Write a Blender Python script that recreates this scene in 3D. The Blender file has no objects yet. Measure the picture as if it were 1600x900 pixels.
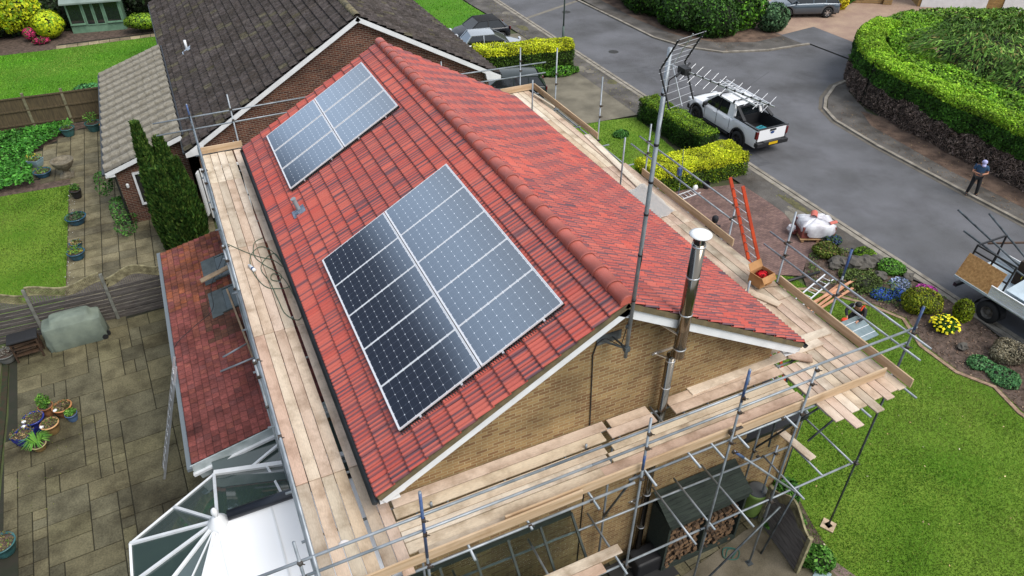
import bpy, math, random
import numpy as np
from mathutils import Vector, Matrix
C = bpy.context.scene
COL = C.collection
# ------------------------------------------------------------------ camera
F, YAW, PITCH, ROLL = 1145.5, .438, .649, .003
f = Vector((math.sin(YAW)*math.cos(PITCH), math.cos(YAW)*math.cos(PITCH), -math.sin(PITCH)))
r = Vector((math.cos(YAW), -math.sin(YAW), 0)); u = r.cross(f)
r2 = r*math.cos(ROLL)+u*math.sin(ROLL); u2 = u*math.cos(ROLL)-r*math.sin(ROLL)
cam = bpy.data.objects.new('camera', bpy.data.cameras.new('camera')); COL.objects.link(cam)
cam.data.sensor_width = 36; cam.data.lens = F/1600*36; cam.data.clip_end = 1500; cam.data.clip_start = .1
cam.matrix_world = Matrix(((r2.x, u2.x, -f.x, -5.774), (r2.y, u2.y, -f.y, -7.777), (r2.z, u2.z, -f.z, 16.041), (0, 0, 0, 1)))
C.camera = cam
# ------------------------------------------------------------------ world: bright broken cloud over a Nishita sky
SUN_EL, SUN_AZ = math.radians(52), math.radians(150)      # azimuth clockwise from +y
w = bpy.data.worlds.new('World'); C.world = w; w.use_nodes = True
nt = w.node_tree; N = nt.nodes; L = nt.links; N.clear()
out = N.new('ShaderNodeOutputWorld'); bg = N.new('ShaderNodeBackground'); bg.inputs[1].default_value = .115
sky = N.new('ShaderNodeTexSky'); sky.sky_type = 'NISHITA'; sky.sun_disc = False
sky.sun_elevation = SUN_EL; sky.sun_rotation = SUN_AZ; sky.dust_density = 3
tc = N.new('ShaderNodeTexCoord')
mp = N.new('ShaderNodeMapping'); mp.inputs['Scale'].default_value = (1, 1, 2.2)
nz = N.new('ShaderNodeTexNoise'); nz.inputs['Scale'].default_value = 2.6; nz.inputs['Detail'].default_value = 6
L.new(tc.outputs['Generated'], mp.inputs[0]); L.new(mp.outputs[0], nz.inputs['Vector'])
# dark north-west cloud bank with bright edge, added to shape the solar panels' reflections
dp = N.new('ShaderNodeVectorMath'); dp.operation = 'DOT_PRODUCT'
dv = Vector((-1, .3, -.25)).normalized(); dp.inputs[1].default_value = dv
L.new(tc.outputs['Generated'], dp.inputs[0])
ad = N.new('ShaderNodeMath'); ad.operation = 'MULTIPLY_ADD'; ad.inputs[1].default_value = .12
L.new(nz.outputs['Fac'], ad.inputs[0]); L.new(dp.outputs['Value'], ad.inputs[2])
cr = N.new('ShaderNodeValToRGB'); cr.color_ramp.elements[0].position = .34; cr.color_ramp.elements[0].color = (6.4, 6.9, 7.6, 1)
cr.color_ramp.elements[1].position = .562; cr.color_ramp.elements[1].color = (.7, .85, 1.2, 1)
e = cr.color_ramp.elements.new(.46); e.color = (9.5, 12.2, 16.0, 1); e = cr.color_ramp.elements.new(.515); e.color = (7.5, 9.8, 13.2, 1)
L.new(ad.outputs[0], cr.inputs[0])
mx = N.new('ShaderNodeMixRGB'); mx.inputs[0].default_value = .86
L.new(sky.outputs[0], mx.inputs[1]); L.new(cr.outputs[0], mx.inputs[2])
L.new(mx.outputs[0], bg.inputs[0]); L.new(bg.outputs[0], out.inputs[0])
sun = bpy.data.objects.new('sun', bpy.data.lights.new('sun', 'SUN')); COL.objects.link(sun)
sun.data.energy = 2.6; sun.data.angle = math.radians(38); sun.data.color = (1, .96, .9)
sd = Vector((math.sin(SUN_AZ)*math.cos(SUN_EL), math.cos(SUN_AZ)*math.cos(SUN_EL), math.sin(SUN_EL)))
sun.rotation_euler = sd.to_track_quat('Z', 'Y').to_euler(); sun.location = (0, -10, 40)
C.view_settings.view_transform = 'Standard'; C.view_settings.look = 'None'
C.view_settings.exposure = 0.20; C.view_settings.gamma = 1; C.view_settings.use_curve_mapping = False
# ------------------------------------------------------------------ helpers
RNG = np.random.default_rng(7); random.seed(7)
def h2l(h):
    h = h.lstrip('#'); o = []
    for i in (0, 2, 4):
        c = int(h[i:i+2], 16)/255; o.append(c/12.92 if c <= .04045 else ((c+.055)/1.055)**2.4)
    return tuple(o)
class MB:
    def __init__(s): s.v = []; s.f = []; s.mi = []; s.cur = 0
    def face(s, pts):
        n = len(s.v); s.v += [tuple(p) for p in pts]; s.f.append(tuple(range(n, n+len(pts)))); s.mi.append(s.cur)
    def box(s, c, d, rot=None):
        hx, hy, hz = d[0]/2, d[1]/2, d[2]/2; n = len(s.v); c = Vector(c)
        for x, y, z in ((-1,-1,-1),(1,-1,-1),(1,1,-1),(-1,1,-1),(-1,-1,1),(1,-1,1),(1,1,1),(-1,1,1)):
            p = Vector((x*hx, y*hy, z*hz))
            if rot is not None: p = rot @ p
            s.v.append(tuple(c+p))
        for q in ((0,3,2,1),(4,5,6,7),(0,1,5,4),(1,2,6,5),(2,3,7,6),(3,0,4,7)):
            s.f.append(tuple(n+k for k in q)); s.mi.append(s.cur)
        return s
    def beam(s, a, b, wd, ht, up=(0,0,1)):
        a = Vector(a); b = Vector(b); d = (b-a); l = d.length; x = d/l; z = Vector(up); y = z.cross(x)
        if y.length < 1e-4: y = Vector((0,1,0)).cross(x)
        y.normalize(); z = x.cross(y)
        return s.box((a+b)/2, (l, wd, ht), Matrix((x, y, z)).transposed())
    def tube(s, a, b, r, n=10, r1=None, cap=True):
        a = Vector(a); b = Vector(b); r1 = r if r1 is None else r1; x = (b-a).normalized()
        y = x.cross(Vector((0,0,1)));
        if y.length < 1e-3: y = Vector((1,0,0))
        y.normalize(); z = x.cross(y); k = len(s.v)
        for c, rr in ((a, r), (b, r1)):
            for i in range(n):
                t = 2*math.pi*i/n; s.v.append(tuple(c+(y*math.cos(t)+z*math.sin(t))*rr))
        for i in range(n):
            j = (i+1) % n; s.f.append((k+i, k+j, k+n+j, k+n+i)); s.mi.append(s.cur)
        if cap:
            s.f.append(tuple(k+i for i in range(n))[::-1]); s.mi.append(s.cur); s.f.append(tuple(k+n+i for i in range(n))); s.mi.append(s.cur)
        return s
    def path(s, pts, r, n=6):
        for a, b in zip(pts[:-1], pts[1:]): s.tube(a, b, r, n, cap=False)
        return s
    def lathe(s, c, prof, n=20, ax='z', sx=1, sy=1, cap=False):
        c = Vector(c); k = len(s.v); m = len(prof)
        for rr, h in prof:
            for i in range(n):
                t = 2*math.pi*i/n; p = (rr*math.cos(t)*sx, rr*math.sin(t)*sy, h)
                if ax == 'x': p = (p[2], p[0], p[1])
                if ax == 'y': p = (p[0], p[2], p[1])
                s.v.append((c.x+p[0], c.y+p[1], c.z+p[2]))
        for j in range(m-1):
            for i in range(n):
                q = (i+1) % n; s.f.append((k+j*n+i, k+j*n+q, k+(j+1)*n+q, k+(j+1)*n+i)); s.mi.append(s.cur)
        if cap:
            s.f.append(tuple(k+i for i in range(n))); s.mi.append(s.cur)
            s.f.append(tuple(k+(m-1)*n+i for i in range(n))); s.mi.append(s.cur)
        return s
    def prism(s, pts, z0, z1):
        n = len(pts); k = len(s.v)
        for z in (z0, z1): s.v += [(p[0], p[1], z) for p in pts]
        for i in range(n):
            j = (i+1) % n; s.f.append((k+i, k+j, k+n+j, k+n+i)); s.mi.append(s.cur)
        s.f.append(tuple(range(k, k+n))[::-1]); s.f.append(tuple(range(k+n, k+2*n))); s.mi += [s.cur]*2
        return s
    def grid(s, rows):
        k = len(s.v); n = len(rows[0])
        for rw in rows: s.v += [tuple(p) for p in rw]
        for j in range(len(rows)-1):
            for i in range(n-1): s.f.append((k+j*n+i, k+j*n+i+1, k+(j+1)*n+i+1, k+(j+1)*n+i)); s.mi.append(s.cur)
        return s
    def mesh(s, name, mats, smooth=False):
        me = bpy.data.meshes.new(name); me.from_pydata(s.v, [], s.f)
        for m in (mats if isinstance(mats, (list, tuple)) else [mats]): me.materials.append(m)
        if any(s.mi): me.polygons.foreach_set('material_index', s.mi)
        if smooth: me.polygons.foreach_set('use_smooth', [True]*len(s.f))
        me.update(); return me
def link(name, me, parent=None, loc=None):
    o = bpy.data.objects.new(name, me); COL.objects.link(o)
    if parent is not None: o.parent = parent
    if loc: o.location = loc
    return o
def obj(name, mb, mats, parent=None, smooth=False, bevel=0, loc=None):
    o = link(name, mb.mesh(name, mats, smooth), parent, loc)
    if bevel:
        b = o.modifiers.new('bevel', 'BEVEL'); b.width = bevel; b.segments = 2; b.limit_method = 'ANGLE'; b.angle_limit = math.radians(40)
    return o
def tag(o, label=None, cat=None, group=None, kind=None):
    if label: o['label'] = label
    if cat: o['category'] = cat
    if group: o['group'] = group
    if kind: o['kind'] = kind
    return o
def thing(name, label, cat, loc=(0,0,0), rz=0, group=None):
    o = bpy.data.objects.new(name, None); COL.objects.link(o); o.location = loc; o.rotation_euler = (0, 0, rz)
    o.empty_display_size = .2
    return tag(o, label, cat, group)
def kids(o): return [c for c in bpy.data.objects if c.parent == o]
def dup(root, loc, rz=0, label=None, kidmap=None):
    r_ = root.copy(); COL.objects.link(r_); r_.location = loc; r_.rotation_euler = (0, 0, rz)
    if label: r_['label'] = label
    for ch in kids(root):
        c = ch.copy(); COL.objects.link(c); c.parent = r_
        for g in kids(ch):
            d = g.copy(); COL.objects.link(d); d.parent = c
    return r_
# numpy quads mesh with vertex colours
def qmesh(name, V, col, mats, parent=None, nv=4, mi=None):
    V = np.asarray(V, float); n = V.shape[0]; me = bpy.data.meshes.new(name)
    me.vertices.add(n*nv); me.vertices.foreach_set('co', V.reshape(-1).astype(np.float32))
    me.loops.add(n*nv); me.loops.foreach_set('vertex_index', np.arange(n*nv, dtype=np.int32))
    me.polygons.add(n); me.polygons.foreach_set('loop_start', np.arange(0, n*nv, nv, dtype=np.int32))
    for m in (mats if isinstance(mats, (list, tuple)) else [mats]): me.materials.append(m)
    me.update(calc_edges=True)
    if col is not None:
        a = me.color_attributes.new('Col', 'FLOAT_COLOR', 'POINT')
        cc = np.ones((n, nv, 4), np.float32); cc[:, :, :3] = np.asarray(col).reshape(n, -1, 3); a.data.foreach_set('color', cc.reshape(-1))
    me.validate(); return link(name, me, parent)
# ------------------------------------------------------------------ materials
MC = {}
def mat(name, col, rough=.6, metal=0, col2=None, scale=4, detail=6, bump=0, bscale=40, stretch=None, spec=.5, coat=0, attr=False, ior=None, alpha=None, fac=(.35, .65), fine=.0, objrand=None, trans=0, emit=None, stain=None):
    if name in MC: return MC[name]
    m = bpy.data.materials.new(name); m.use_nodes = True; MC[name] = m
    nt = m.node_tree; N = nt.nodes; L = nt.links; b = N['Principled BSDF']
    b.inputs['Roughness'].default_value = rough; b.inputs['Metallic'].default_value = metal
    b.inputs['Specular IOR Level'].default_value = spec; b.inputs['Coat Weight'].default_value = coat
    if ior: b.inputs['IOR'].default_value = ior
    if trans: b.inputs['Transmission Weight'].default_value = trans
    tc = N.new('ShaderNodeTexCoord'); mp = N.new('ShaderNodeMapping'); L.new(tc.outputs['Object'], mp.inputs[0])
    if stretch: mp.inputs['Scale'].default_value = stretch
    if attr:
        at = N.new('ShaderNodeAttribute'); at.attribute_name = 'Col'; cur = at.outputs['Color']
    elif objrand:
        oi = N.new('ShaderNodeObjectInfo'); rp = N.new('ShaderNodeValToRGB'); L.new(oi.outputs['Random'], rp.inputs[0])
        while len(rp.color_ramp.elements) < len(objrand): rp.color_ramp.elements.new(.5)
        for i, c in enumerate(objrand):
            rp.color_ramp.elements[i].position = i/(len(objrand)-1); rp.color_ramp.elements[i].color = (*c, 1)
        cur = rp.outputs[0]
    else:
        rg = N.new('ShaderNodeRGB'); rg.outputs[0].default_value = (*col, 1); cur = rg.outputs[0]
    if col2 is not None:
        nz = N.new('ShaderNodeTexNoise'); nz.inputs['Scale'].default_value = scale; nz.inputs['Detail'].default_value = detail
        L.new(mp.outputs[0], nz.inputs['Vector'])
        mr = N.new('ShaderNodeMapRange'); mr.inputs[1].default_value, mr.inputs[2].default_value = fac; L.new(nz.outputs['Fac'], mr.inputs[0])
        mx = N.new('ShaderNodeMixRGB'); mx.inputs[2].default_value = (*col2, 1)
        if attr or objrand: mx.blend_type = 'MULTIPLY'
        L.new(mr.outputs[0], mx.inputs[0]); L.new(cur, mx.inputs[1]); cur = mx.outputs[0]
    if stain:
        ns = N.new('ShaderNodeTexNoise'); ns.noise_dimensions = '4D'; ns.inputs['Scale'].default_value = stain[0]; ns.inputs['Detail'].default_value = 9; ns.inputs['Roughness'].default_value = .62
        L.new(tc.outputs['Object'], ns.inputs['Vector']); o2 = N.new('ShaderNodeObjectInfo'); mm = N.new('ShaderNodeMath'); mm.operation = 'MULTIPLY'; mm.inputs[1].default_value = 37; L.new(o2.outputs['Random'], mm.inputs[0]); L.new(mm.outputs[0], ns.inputs['W'])
        m3 = N.new('ShaderNodeMapRange'); m3.inputs[1].default_value, m3.inputs[2].default_value = stain[1]; L.new(ns.outputs['Fac'], m3.inputs[0])
        ms = N.new('ShaderNodeMixRGB'); ms.blend_type = 'MULTIPLY'; ms.inputs[2].default_value = (*stain[2], 1); L.new(m3.outputs[0], ms.inputs[0]); L.new(cur, ms.inputs[1]); cur = ms.outputs[0]
    if fine:
        nf = N.new('ShaderNodeTexNoise'); nf.inputs['Scale'].default_value = bscale; nf.inputs['Detail'].default_value = 3
        L.new(mp.outputs[0], nf.inputs['Vector'])
        m2 = N.new('ShaderNodeMapRange'); m2.inputs[1].default_value, m2.inputs[2].default_value = .3, .7
        m2.inputs[3].default_value, m2.inputs[4].default_value = 1-fine, 1+fine; L.new(nf.outputs['Fac'], m2.inputs[0])
        mv = N.new('ShaderNodeMixRGB'); mv.blend_type = 'MULTIPLY'; mv.inputs[0].default_value = 1
        L.new(cur, mv.inputs[1]); L.new(m2.outputs[0], mv.inputs[2]); cur = mv.outputs[0]
    L.new(cur, b.inputs['Base Color'])
    if bump:
        nb = N.new('ShaderNodeTexNoise'); nb.inputs['Scale'].default_value = bscale; nb.inputs['Detail'].default_value = 4; L.new(mp.outputs[0], nb.inputs['Vector'])
        bp = N.new('ShaderNodeBump'); bp.inputs['Strength'].default_value = bump; bp.inputs['Distance'].default_value = .02
        L.new(nb.outputs['Fac'], bp.inputs['Height']); L.new(bp.outputs[0], b.inputs['Normal'])
    return m
def brickmat(name, c1, c2, mortar, bw=.225, bh=.075, mw=.009):
    m = bpy.data.materials.new(name); m.use_nodes = True; nt = m.node_tree; N = nt.nodes; L = nt.links; b = N['Principled BSDF']
    b.inputs['Roughness'].default_value = .85; b.inputs['Specular IOR Level'].default_value = .25
    tc = N.new('ShaderNodeTexCoord'); sp = N.new('ShaderNodeSeparateXYZ'); L.new(tc.outputs['Object'], sp.inputs[0])
    ad = N.new('ShaderNodeMath'); L.new(sp.outputs[0], ad.inputs[0]); L.new(sp.outputs[1], ad.inputs[1])
    cb = N.new('ShaderNodeCombineXYZ'); L.new(ad.outputs[0], cb.inputs[0]); L.new(sp.outputs[2], cb.inputs[1])
    br = N.new('ShaderNodeTexBrick'); L.new(cb.outputs[0], br.inputs['Vector'])
    br.inputs['Scale'].default_value = 1; br.inputs['Brick Width'].default_value = bw; br.inputs['Row Height'].default_value = bh
    br.inputs['Mortar Size'].default_value = mw; br.inputs['Mortar Smooth'].default_value = .3
    br.inputs['Color1'].default_value = (*c1, 1); br.inputs['Color2'].default_value = (*c2, 1); br.inputs['Mortar'].default_value = (*mortar, 1)
    nz = N.new('ShaderNodeTexNoise'); nz.inputs['Scale'].default_value = 1.3; nz.inputs['Detail'].default_value = 8; L.new(tc.outputs['Object'], nz.inputs['Vector'])
    mr = N.new('ShaderNodeMapRange'); mr.inputs[1].default_value, mr.inputs[2].default_value = .3, .7; mr.inputs[3].default_value, mr.inputs[4].default_value = .72, 1.25
    L.new(nz.outputs['Fac'], mr.inputs[0])
    mx = N.new('ShaderNodeMixRGB'); mx.blend_type = 'MULTIPLY'; mx.inputs[0].default_value = 1; L.new(br.outputs['Color'], mx.inputs[1]); L.new(mr.outputs[0], mx.inputs[2])
    L.new(mx.outputs[0], b.inputs['Base Color'])
    bp = N.new('ShaderNodeBump'); bp.inputs['Strength'].default_value = .5; bp.inputs['Distance'].default_value = .01; bp.invert = True
    L.new(br.outputs['Fac'], bp.inputs['Height']); L.new(bp.outputs[0], b.inputs['Normal'])
    return m
M_steel = mat('galvanised_tube', h2l('a4aab0'), .45, .35, h2l('7c8489'), 3, bump=.1, bscale=60)
M_steel_dark = mat('weathered_tube', h2l('6c7478'), .5, .4, h2l('3c4144'), 4)
M_blue = mat('blue_painted_tube', h2l('2f4f8a'), .5, .1, h2l('5a6c8a'), 9)
M_coupler = mat('coupler_steel', h2l('6d6a66'), .55, .7, h2l('4b3b30'), 14)
WOODS = [h2l(x) for x in ('c8b196', 'd4c2aa', 'd8c9b2', 'c8aa96', 'dfd0bb', 'b4a491', 'cfb7a0', 'dfd2bf', 'c8ae9c', 'd6c5ac', 'beb09c')]
M_board = mat('scaffold_board', (1,1,1), .8, 0, (.70,.64,.60), 1.6, stretch=(.5, 2.6, 2.6), bump=.2, bscale=30, spec=.2, objrand=WOODS, fac=(.45,.85), fine=.10, stain=(1.9,(.48,.72),(.52,.47,.42)))
M_toe = mat('toe_board', h2l('ccb294'), .8, 0, h2l('b39776'), 2, stretch=(.4, 6, 6), bump=.2, spec=.2, stain=(1.2,(.52,.75),(.62,.54,.46)))
M_ply = mat('rough_board', h2l('b99f80'), .85, 0, h2l('8d7a66'), 3, bump=.2, spec=.2)
M_white = mat('white_upvc', (.84,.85,.86), .35, 0, (.74,.75,.76), 3)
M_whitepaint = mat('white_car_paint', (.90,.90,.91), .3, 0, coat=.5)
M_black = mat('black_plastic', (.016,.016,.018), .5)
M_blackgloss = mat('black_gloss', (.01,.01,.012), .12, coat=.5)
M_rubber = mat('tyre_rubber', (.018,.018,.018), .85)
M_glassdark = mat('dark_window_glass', (.012,.015,.018), .05, 0, spec=.8)
M_alu = mat('aluminium', (.72,.73,.75), .35, .9)
M_alu_br = mat('bright_aluminium', (.82,.83,.85), .5, .3)
M_chrome = mat('polished_steel', (.27,.235,.19), .17, 1)
M_redlight = mat('red_lens', (.12,.006,.006), .15, coat=.5)
M_yplate = mat('yellow_plate', h2l('d9b013'), .4)
M_foliage = mat('foliage', (1,1,1), .62, attr=True, spec=.22)
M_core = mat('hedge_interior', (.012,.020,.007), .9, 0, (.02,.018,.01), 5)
M_bark = mat('bark', h2l('5a4836'), .9, 0, h2l('3a2e24'), 8, bump=.5)
M_soil = mat('soil', h2l('65544a'), .95, 0, h2l('43372e'), 5, bump=.9, bscale=25, fine=.3)
M_attr = mat('coloured_surface', (1,1,1), .75, attr=True, col2=(.55,.55,.55), scale=2.2, spec=.25, bump=.3, bscale=18, fac=(.45,.8), fine=.18)
M_tile = mat('concrete_roof_tile', (1,1,1), .48, attr=True, spec=.42, bump=.12, bscale=70, fine=.10)
M_oldtile = mat('weathered_roof_tile', (1,1,1), .85, attr=True, spec=.2, bump=.6, bscale=30, col2=(.45,.43,.40), scale=7, fac=(.4,.7), fine=.35, stain=(.8,(.48,.62),(.75,.72,.66)))
# ------------------------------------------------------------------ vegetation helpers
def lump(P, s, seed=0, n=7):
    rg = np.random.default_rng(seed); o = np.zeros(len(P))
    for i in range(n):
        d = rg.normal(size=3); d /= np.linalg.norm(d); k = s*(1+i*.55); o += np.sin(P@d*k+rg.uniform(0, 6.3))/(1+i*.4)
    return o/2.6
def unit(a): return a/np.maximum(np.linalg.norm(a, axis=1, keepdims=True), 1e-9)
def leafset(P, Nn, size, cols, w=(1,), tilt=.7, aspect=.55, seed=1, topcol=None, vary=.25, clump=3.0, cd=.45):
    """leaf-shaped quads round the points P facing roughly Nn"""
    rg = np.random.default_rng(seed); n = len(P)
    nn = unit(Nn*1.0+rg.normal(size=(n,3))*tilt); t = unit(np.cross(nn, rg.normal(size=(n,3)))); b = np.cross(nn, t)
    s = (size*rg.uniform(.6, 1.35, n))[:, None]
    V = np.stack([P-t*s, P+b*s*aspect, P+t*s, P-b*s*aspect], 1)
    cols = np.array(cols); ci = rg.choice(len(cols), n, p=np.array(w)/sum(w)); c = cols[ci].copy()
    v = 1+vary*rg.normal(size=n)+cd*lump(P, clump, seed+5)
    c *= np.clip(v, .3, 2.0)[:, None]
    return V, c
def ellipsoids(blobs, dens, seed=0, inward=.18, rough=.12, zmin=.02, ls=3.):
    rg = np.random.default_rng(seed); PP = []; NN = []
    for i, (c, rd) in enumerate(blobs):
        c = np.array(c, float); rd = np.array(rd, float); A = 4*math.pi*((rd[0]*rd[1])**1.6/3+(rd[0]*rd[2])**1.6/3+(rd[1]*rd[2])**1.6/3)**(1/1.6)
        n = int(A*dens); d = unit(rg.normal(size=(n,3))); k = 1-inward*rg.random(n)**2+rough*lump(d*rd+c, ls, seed)
        P = c+d*rd*k[:, None]; nr = unit(d/rd)
        keep = P[:, 2] > zmin
        for j, (c2, r2_) in enumerate(blobs):
            if j != i: keep &= (((P-np.array(c2))/np.array(r2_))**2).sum(1) > .62
        PP.append(P[keep]); NN.append(nr[keep])
    return np.vstack(PP), np.vstack(NN)
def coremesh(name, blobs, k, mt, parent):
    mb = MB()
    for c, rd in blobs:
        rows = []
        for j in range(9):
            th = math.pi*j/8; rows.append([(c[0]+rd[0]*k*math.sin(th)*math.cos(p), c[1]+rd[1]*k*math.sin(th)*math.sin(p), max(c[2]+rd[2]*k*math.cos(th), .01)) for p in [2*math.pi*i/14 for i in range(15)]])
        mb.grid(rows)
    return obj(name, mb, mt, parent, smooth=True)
def shrub(name, label, cat, blobs, cols, w, size=.06, dens=350, seed=0, group=None, trunk=None, kw={}, core=.8, rough=.12):
    z = thing(name, label, cat, group=group)
    P, Nn = ellipsoids(blobs, dens, seed, rough=rough); V, c = leafset(P, Nn, size, cols, w, seed=seed, **kw)
    qmesh('foliage', V, c, M_foliage, z)
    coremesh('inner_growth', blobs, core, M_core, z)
    if trunk: obj('trunk', MB().tube(trunk[0], trunk[1], trunk[2], 10, trunk[2]*.6), M_bark, z, True)
    return z
def hedge(name, label, line, wd, ht, cols, w, topcols, size=.05, dens=420, seed=0, group=None, low=None, lowcols=None, cat='hedge', toplim=.86, closed=False, rnd=.18):
    """box hedge along a polyline; leaves on sides, ends and top; optional bare lower part"""
    z = thing(name, label, cat, group=group); rg = np.random.default_rng(seed)
    line = [Vector((*p, 0)) for p in line]; PP = []; NN = []
    mb = MB(); rows = []
    for i, p in enumerate(line):
        a = line[max(i-1, 0)]; b = line[min(i+1, len(line)-1)]; d = (b-a).normalized(); s = Vector((-d.y, d.x, 0)); h = wd/2-.17
        q = p
        if i == 0: q = p+d*wd*.07
        if i == len(line)-1: q = p-d*wd*.07
        rows.append([q-s*h, q-s*h+Vector((0,0,ht-.30)), q-s*h*.7+Vector((0,0,ht-.20)), q+s*h*.7+Vector((0,0,ht-.20)), q+s*h+Vector((0,0,ht-.30)), q+s*h])
    mb.grid(rows); mb.face(rows[0]); mb.face(rows[-1][::-1])
    for i in range(len(line)-1):
        a, b = line[i], line[i+1]; d = b-a; l = d.length; d /= l; s = Vector((-d.y, d.x, 0)); A = np.array
        for kind in ('l', 'r', 't', 'e0', 'e1'):
            if kind == 'e0' and i > 0 or kind == 'e1' and i < len(line)-2: continue
            ar = {'l': l*ht, 'r': l*ht, 't': l*wd, 'e0': wd*ht, 'e1': wd*ht}[kind]; n = int(ar*dens)
            t = rg.random(n)*l; k = rg.random(n)
            if kind in 'lr':
                sg = 1 if kind == 'l' else -1; P = A(a)+np.outer(t, A(d))+np.outer(np.full(n, sg*wd/2), A(s)); P[:, 2] = k*ht; Nr = np.tile(A(s)*sg, (n,1))
            elif kind == 't': P = A(a)+np.outer(t, A(d))+np.outer((k-.5)*wd, A(s)); P[:, 2] = ht; Nr = np.tile([0,0,1.], (n,1))
            else:
                q = a if kind == 'e0' else b; sg = -1 if kind == 'e0' else 1
                P = A(q)+np.outer((t/l-.5)*wd, A(s)); P[:, 2] = k*ht; Nr = np.tile(A(d)*sg, (n,1))
            # round the shoulders
            sh = np.clip((P[:, 2]-(ht-rnd))/rnd, 0, 1)
            if kind != 't':P -= Nr*(sh**2*rnd*.6)[:, None]
            else:
                e = np.clip((np.abs(k-.5)*2-(1-2*rnd/wd))/(2*rnd/wd), 0, 1); P[:, 2] -= e**2*rnd*.6
            P += Nr*(.09*lump(P, 2.3, seed)+.05*lump(P, 7, seed+1)+(rg.random(n) < .03)*rg.random(n)*.12-.14*rg.random(n)**2)[:, None]
            PP.append(P); NN.append(Nr)
    P = np.vstack(PP); Nr = np.vstack(NN); P[:, 2] = np.maximum(P[:, 2], .02)
    edge = None
    if low: edge = low+.22*lump(P*[1,1,0], 1.1, seed+2)+.1*lump(P*[1,1,0], 4, seed+3)
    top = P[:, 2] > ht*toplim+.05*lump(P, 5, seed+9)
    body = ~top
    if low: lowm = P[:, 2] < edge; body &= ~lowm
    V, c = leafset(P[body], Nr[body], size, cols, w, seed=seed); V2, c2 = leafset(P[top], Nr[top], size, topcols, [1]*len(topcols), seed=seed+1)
    qmesh('foliage', np.vstack([V, V2]), np.vstack([c, c2]), M_foliage, z)
    if low:
        n = lowm.sum(); Vt, ct = leafset(P[lowm], Nr[lowm], size*1.5, lowcols, [1]*len(lowcols), seed=seed+4, aspect=.18, vary=.35)
        qmesh('bare_twigs', Vt, ct, M_foliage, z)
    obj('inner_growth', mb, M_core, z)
    return z
def inpoly(P, poly):
    x, y = P[:, 0], P[:, 1]; ins = np.zeros(len(P), bool); n = len(poly)
    for i in range(n):
        x1, y1 = poly[i]; x2, y2 = poly[(i+1) % n]
        if y1 == y2: continue
        c = ((y1 > y) != (y2 > y)) & (x < (x2-x1)*(y-y1)/(y2-y1)+x1); ins ^= c
    return ins
def grass(name, label, poly, dens, h, cols, w, seed=0, z=.0, bw=.012, pale=(.21,.22,.055)):
    rg = np.random.default_rng(seed); a = np.array(poly); lo = a.min(0); hi = a.max(0); n = int((hi-lo).prod()*dens)
    P = rg.uniform(lo, hi, (n,2)); P = P[inpoly(P, poly)]; n = len(P); P = np.c_[P, np.full(n, z)]
    an = rg.uniform(0, 6.28, n); d = np.c_[np.cos(an), np.sin(an), np.zeros(n)]; hh = h*rg.uniform(.5, 1.4, n)*(1+.35*lump(P, 1.2, seed))
    ln = rg.normal(size=(n,3))*.5; ln[:, 2] = 1; ln *= hh[:, None]
    V = np.stack([P-d*bw, P+d*bw, P+ln], 1)
    c = np.array(cols)[rg.choice(len(cols), n, p=np.array(w)/sum(w))]; k = np.clip(.30+.75*lump(P, .45, seed+8)+.4*lump(P, 2.1, seed+9), 0, 1)[:, None]*.55; c = (c*(1-k)+np.array(pale)*k)*np.clip(1.05+.13*rg.normal(size=n)+.24*lump(P, .8, seed+2)+.2*lump(P, 2.6, seed+3), .45, 1.8)[:, None]
    o = qmesh(name, V, c, M_foliage, None, 3); o['kind'] = 'stuff'; tag(o, label, 'grass'); return o
def sheet(name, poly, z, mt, kind='structure'):
    mb = MB(); mb.face([(p[0], p[1], z) for p in poly]); o = obj(name, mb, mt); o['kind'] = kind; return o
# ------------------------------------------------------------------ ground, roads and lawns
M_ground = mat('garden_ground', h2l('4d5a30'), .95, 0, h2l('3c3a26'), .6, fine=.2)
M_lawn = mat('lawn_turf', h2l('54781f'), .9, 0, h2l('6f8a30'), .45, detail=9, bump=.7, bscale=45, fine=.35, spec=.15)
M_lawn2 = mat('far_lawn_turf', h2l('45761a'), .9, 0, h2l('557f24'), .5, detail=9, bump=.5, bscale=30, fine=.3, spec=.15)
M_asph = mat('road_asphalt', h2l('6a6a6e'), .88, 0, h2l('5b5b5d'), .35, detail=10, bump=.35, bscale=90, fine=.2, spec=.3, stain=(.35,(.46,.64),(.72,.71,.70)))
M_asph2 = mat('patched_footway', h2l('67625d'), .9, 0, h2l('47433f'), .9, detail=10, bump=.5, bscale=50, fine=.25, stain=(.7,(.5,.62),(.7,.66,.6)))
M_kerb = mat('kerb_concrete', h2l('9a9286'), .9, 0, h2l('777065'), 2.5, bump=.4, bscale=40, fine=.15)
M_block = brickmat('block_paving', h2l('80665e'), h2l('6a5450'), h2l('4c423d'), .2, .1, .006)
M_block.node_tree.nodes['Combine XYZ'].inputs[1].default_value = 0
_n = M_block.node_tree; _s = _n.nodes['Separate XYZ']; _c = _n.nodes['Combine XYZ']
_n.links.new(_s.outputs[0], _c.inputs[0]); _n.links.new(_s.outputs[1], _c.inputs[1])
M_beige = mat('beige_paving', h2l('a68d78'), .9, 0, h2l('93796a'), .8, detail=9, fine=.12, bscale=12)
M_conc = mat('aggregate_drive', h2l('7b7464'), .9, 0, h2l('5f594c'), .9, detail=9, bump=.3, bscale=60, fine=.2)
M_dirt = mat('leaf_litter', h2l('7a6353'), .95, 0, h2l('4a3a30'), 1.6, detail=9, bump=.5, bscale=40, fine=.3)
sheet('ground', [(-160,-120),(180,-120),(180,220),(-160,220)], -.03, M_ground)
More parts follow.
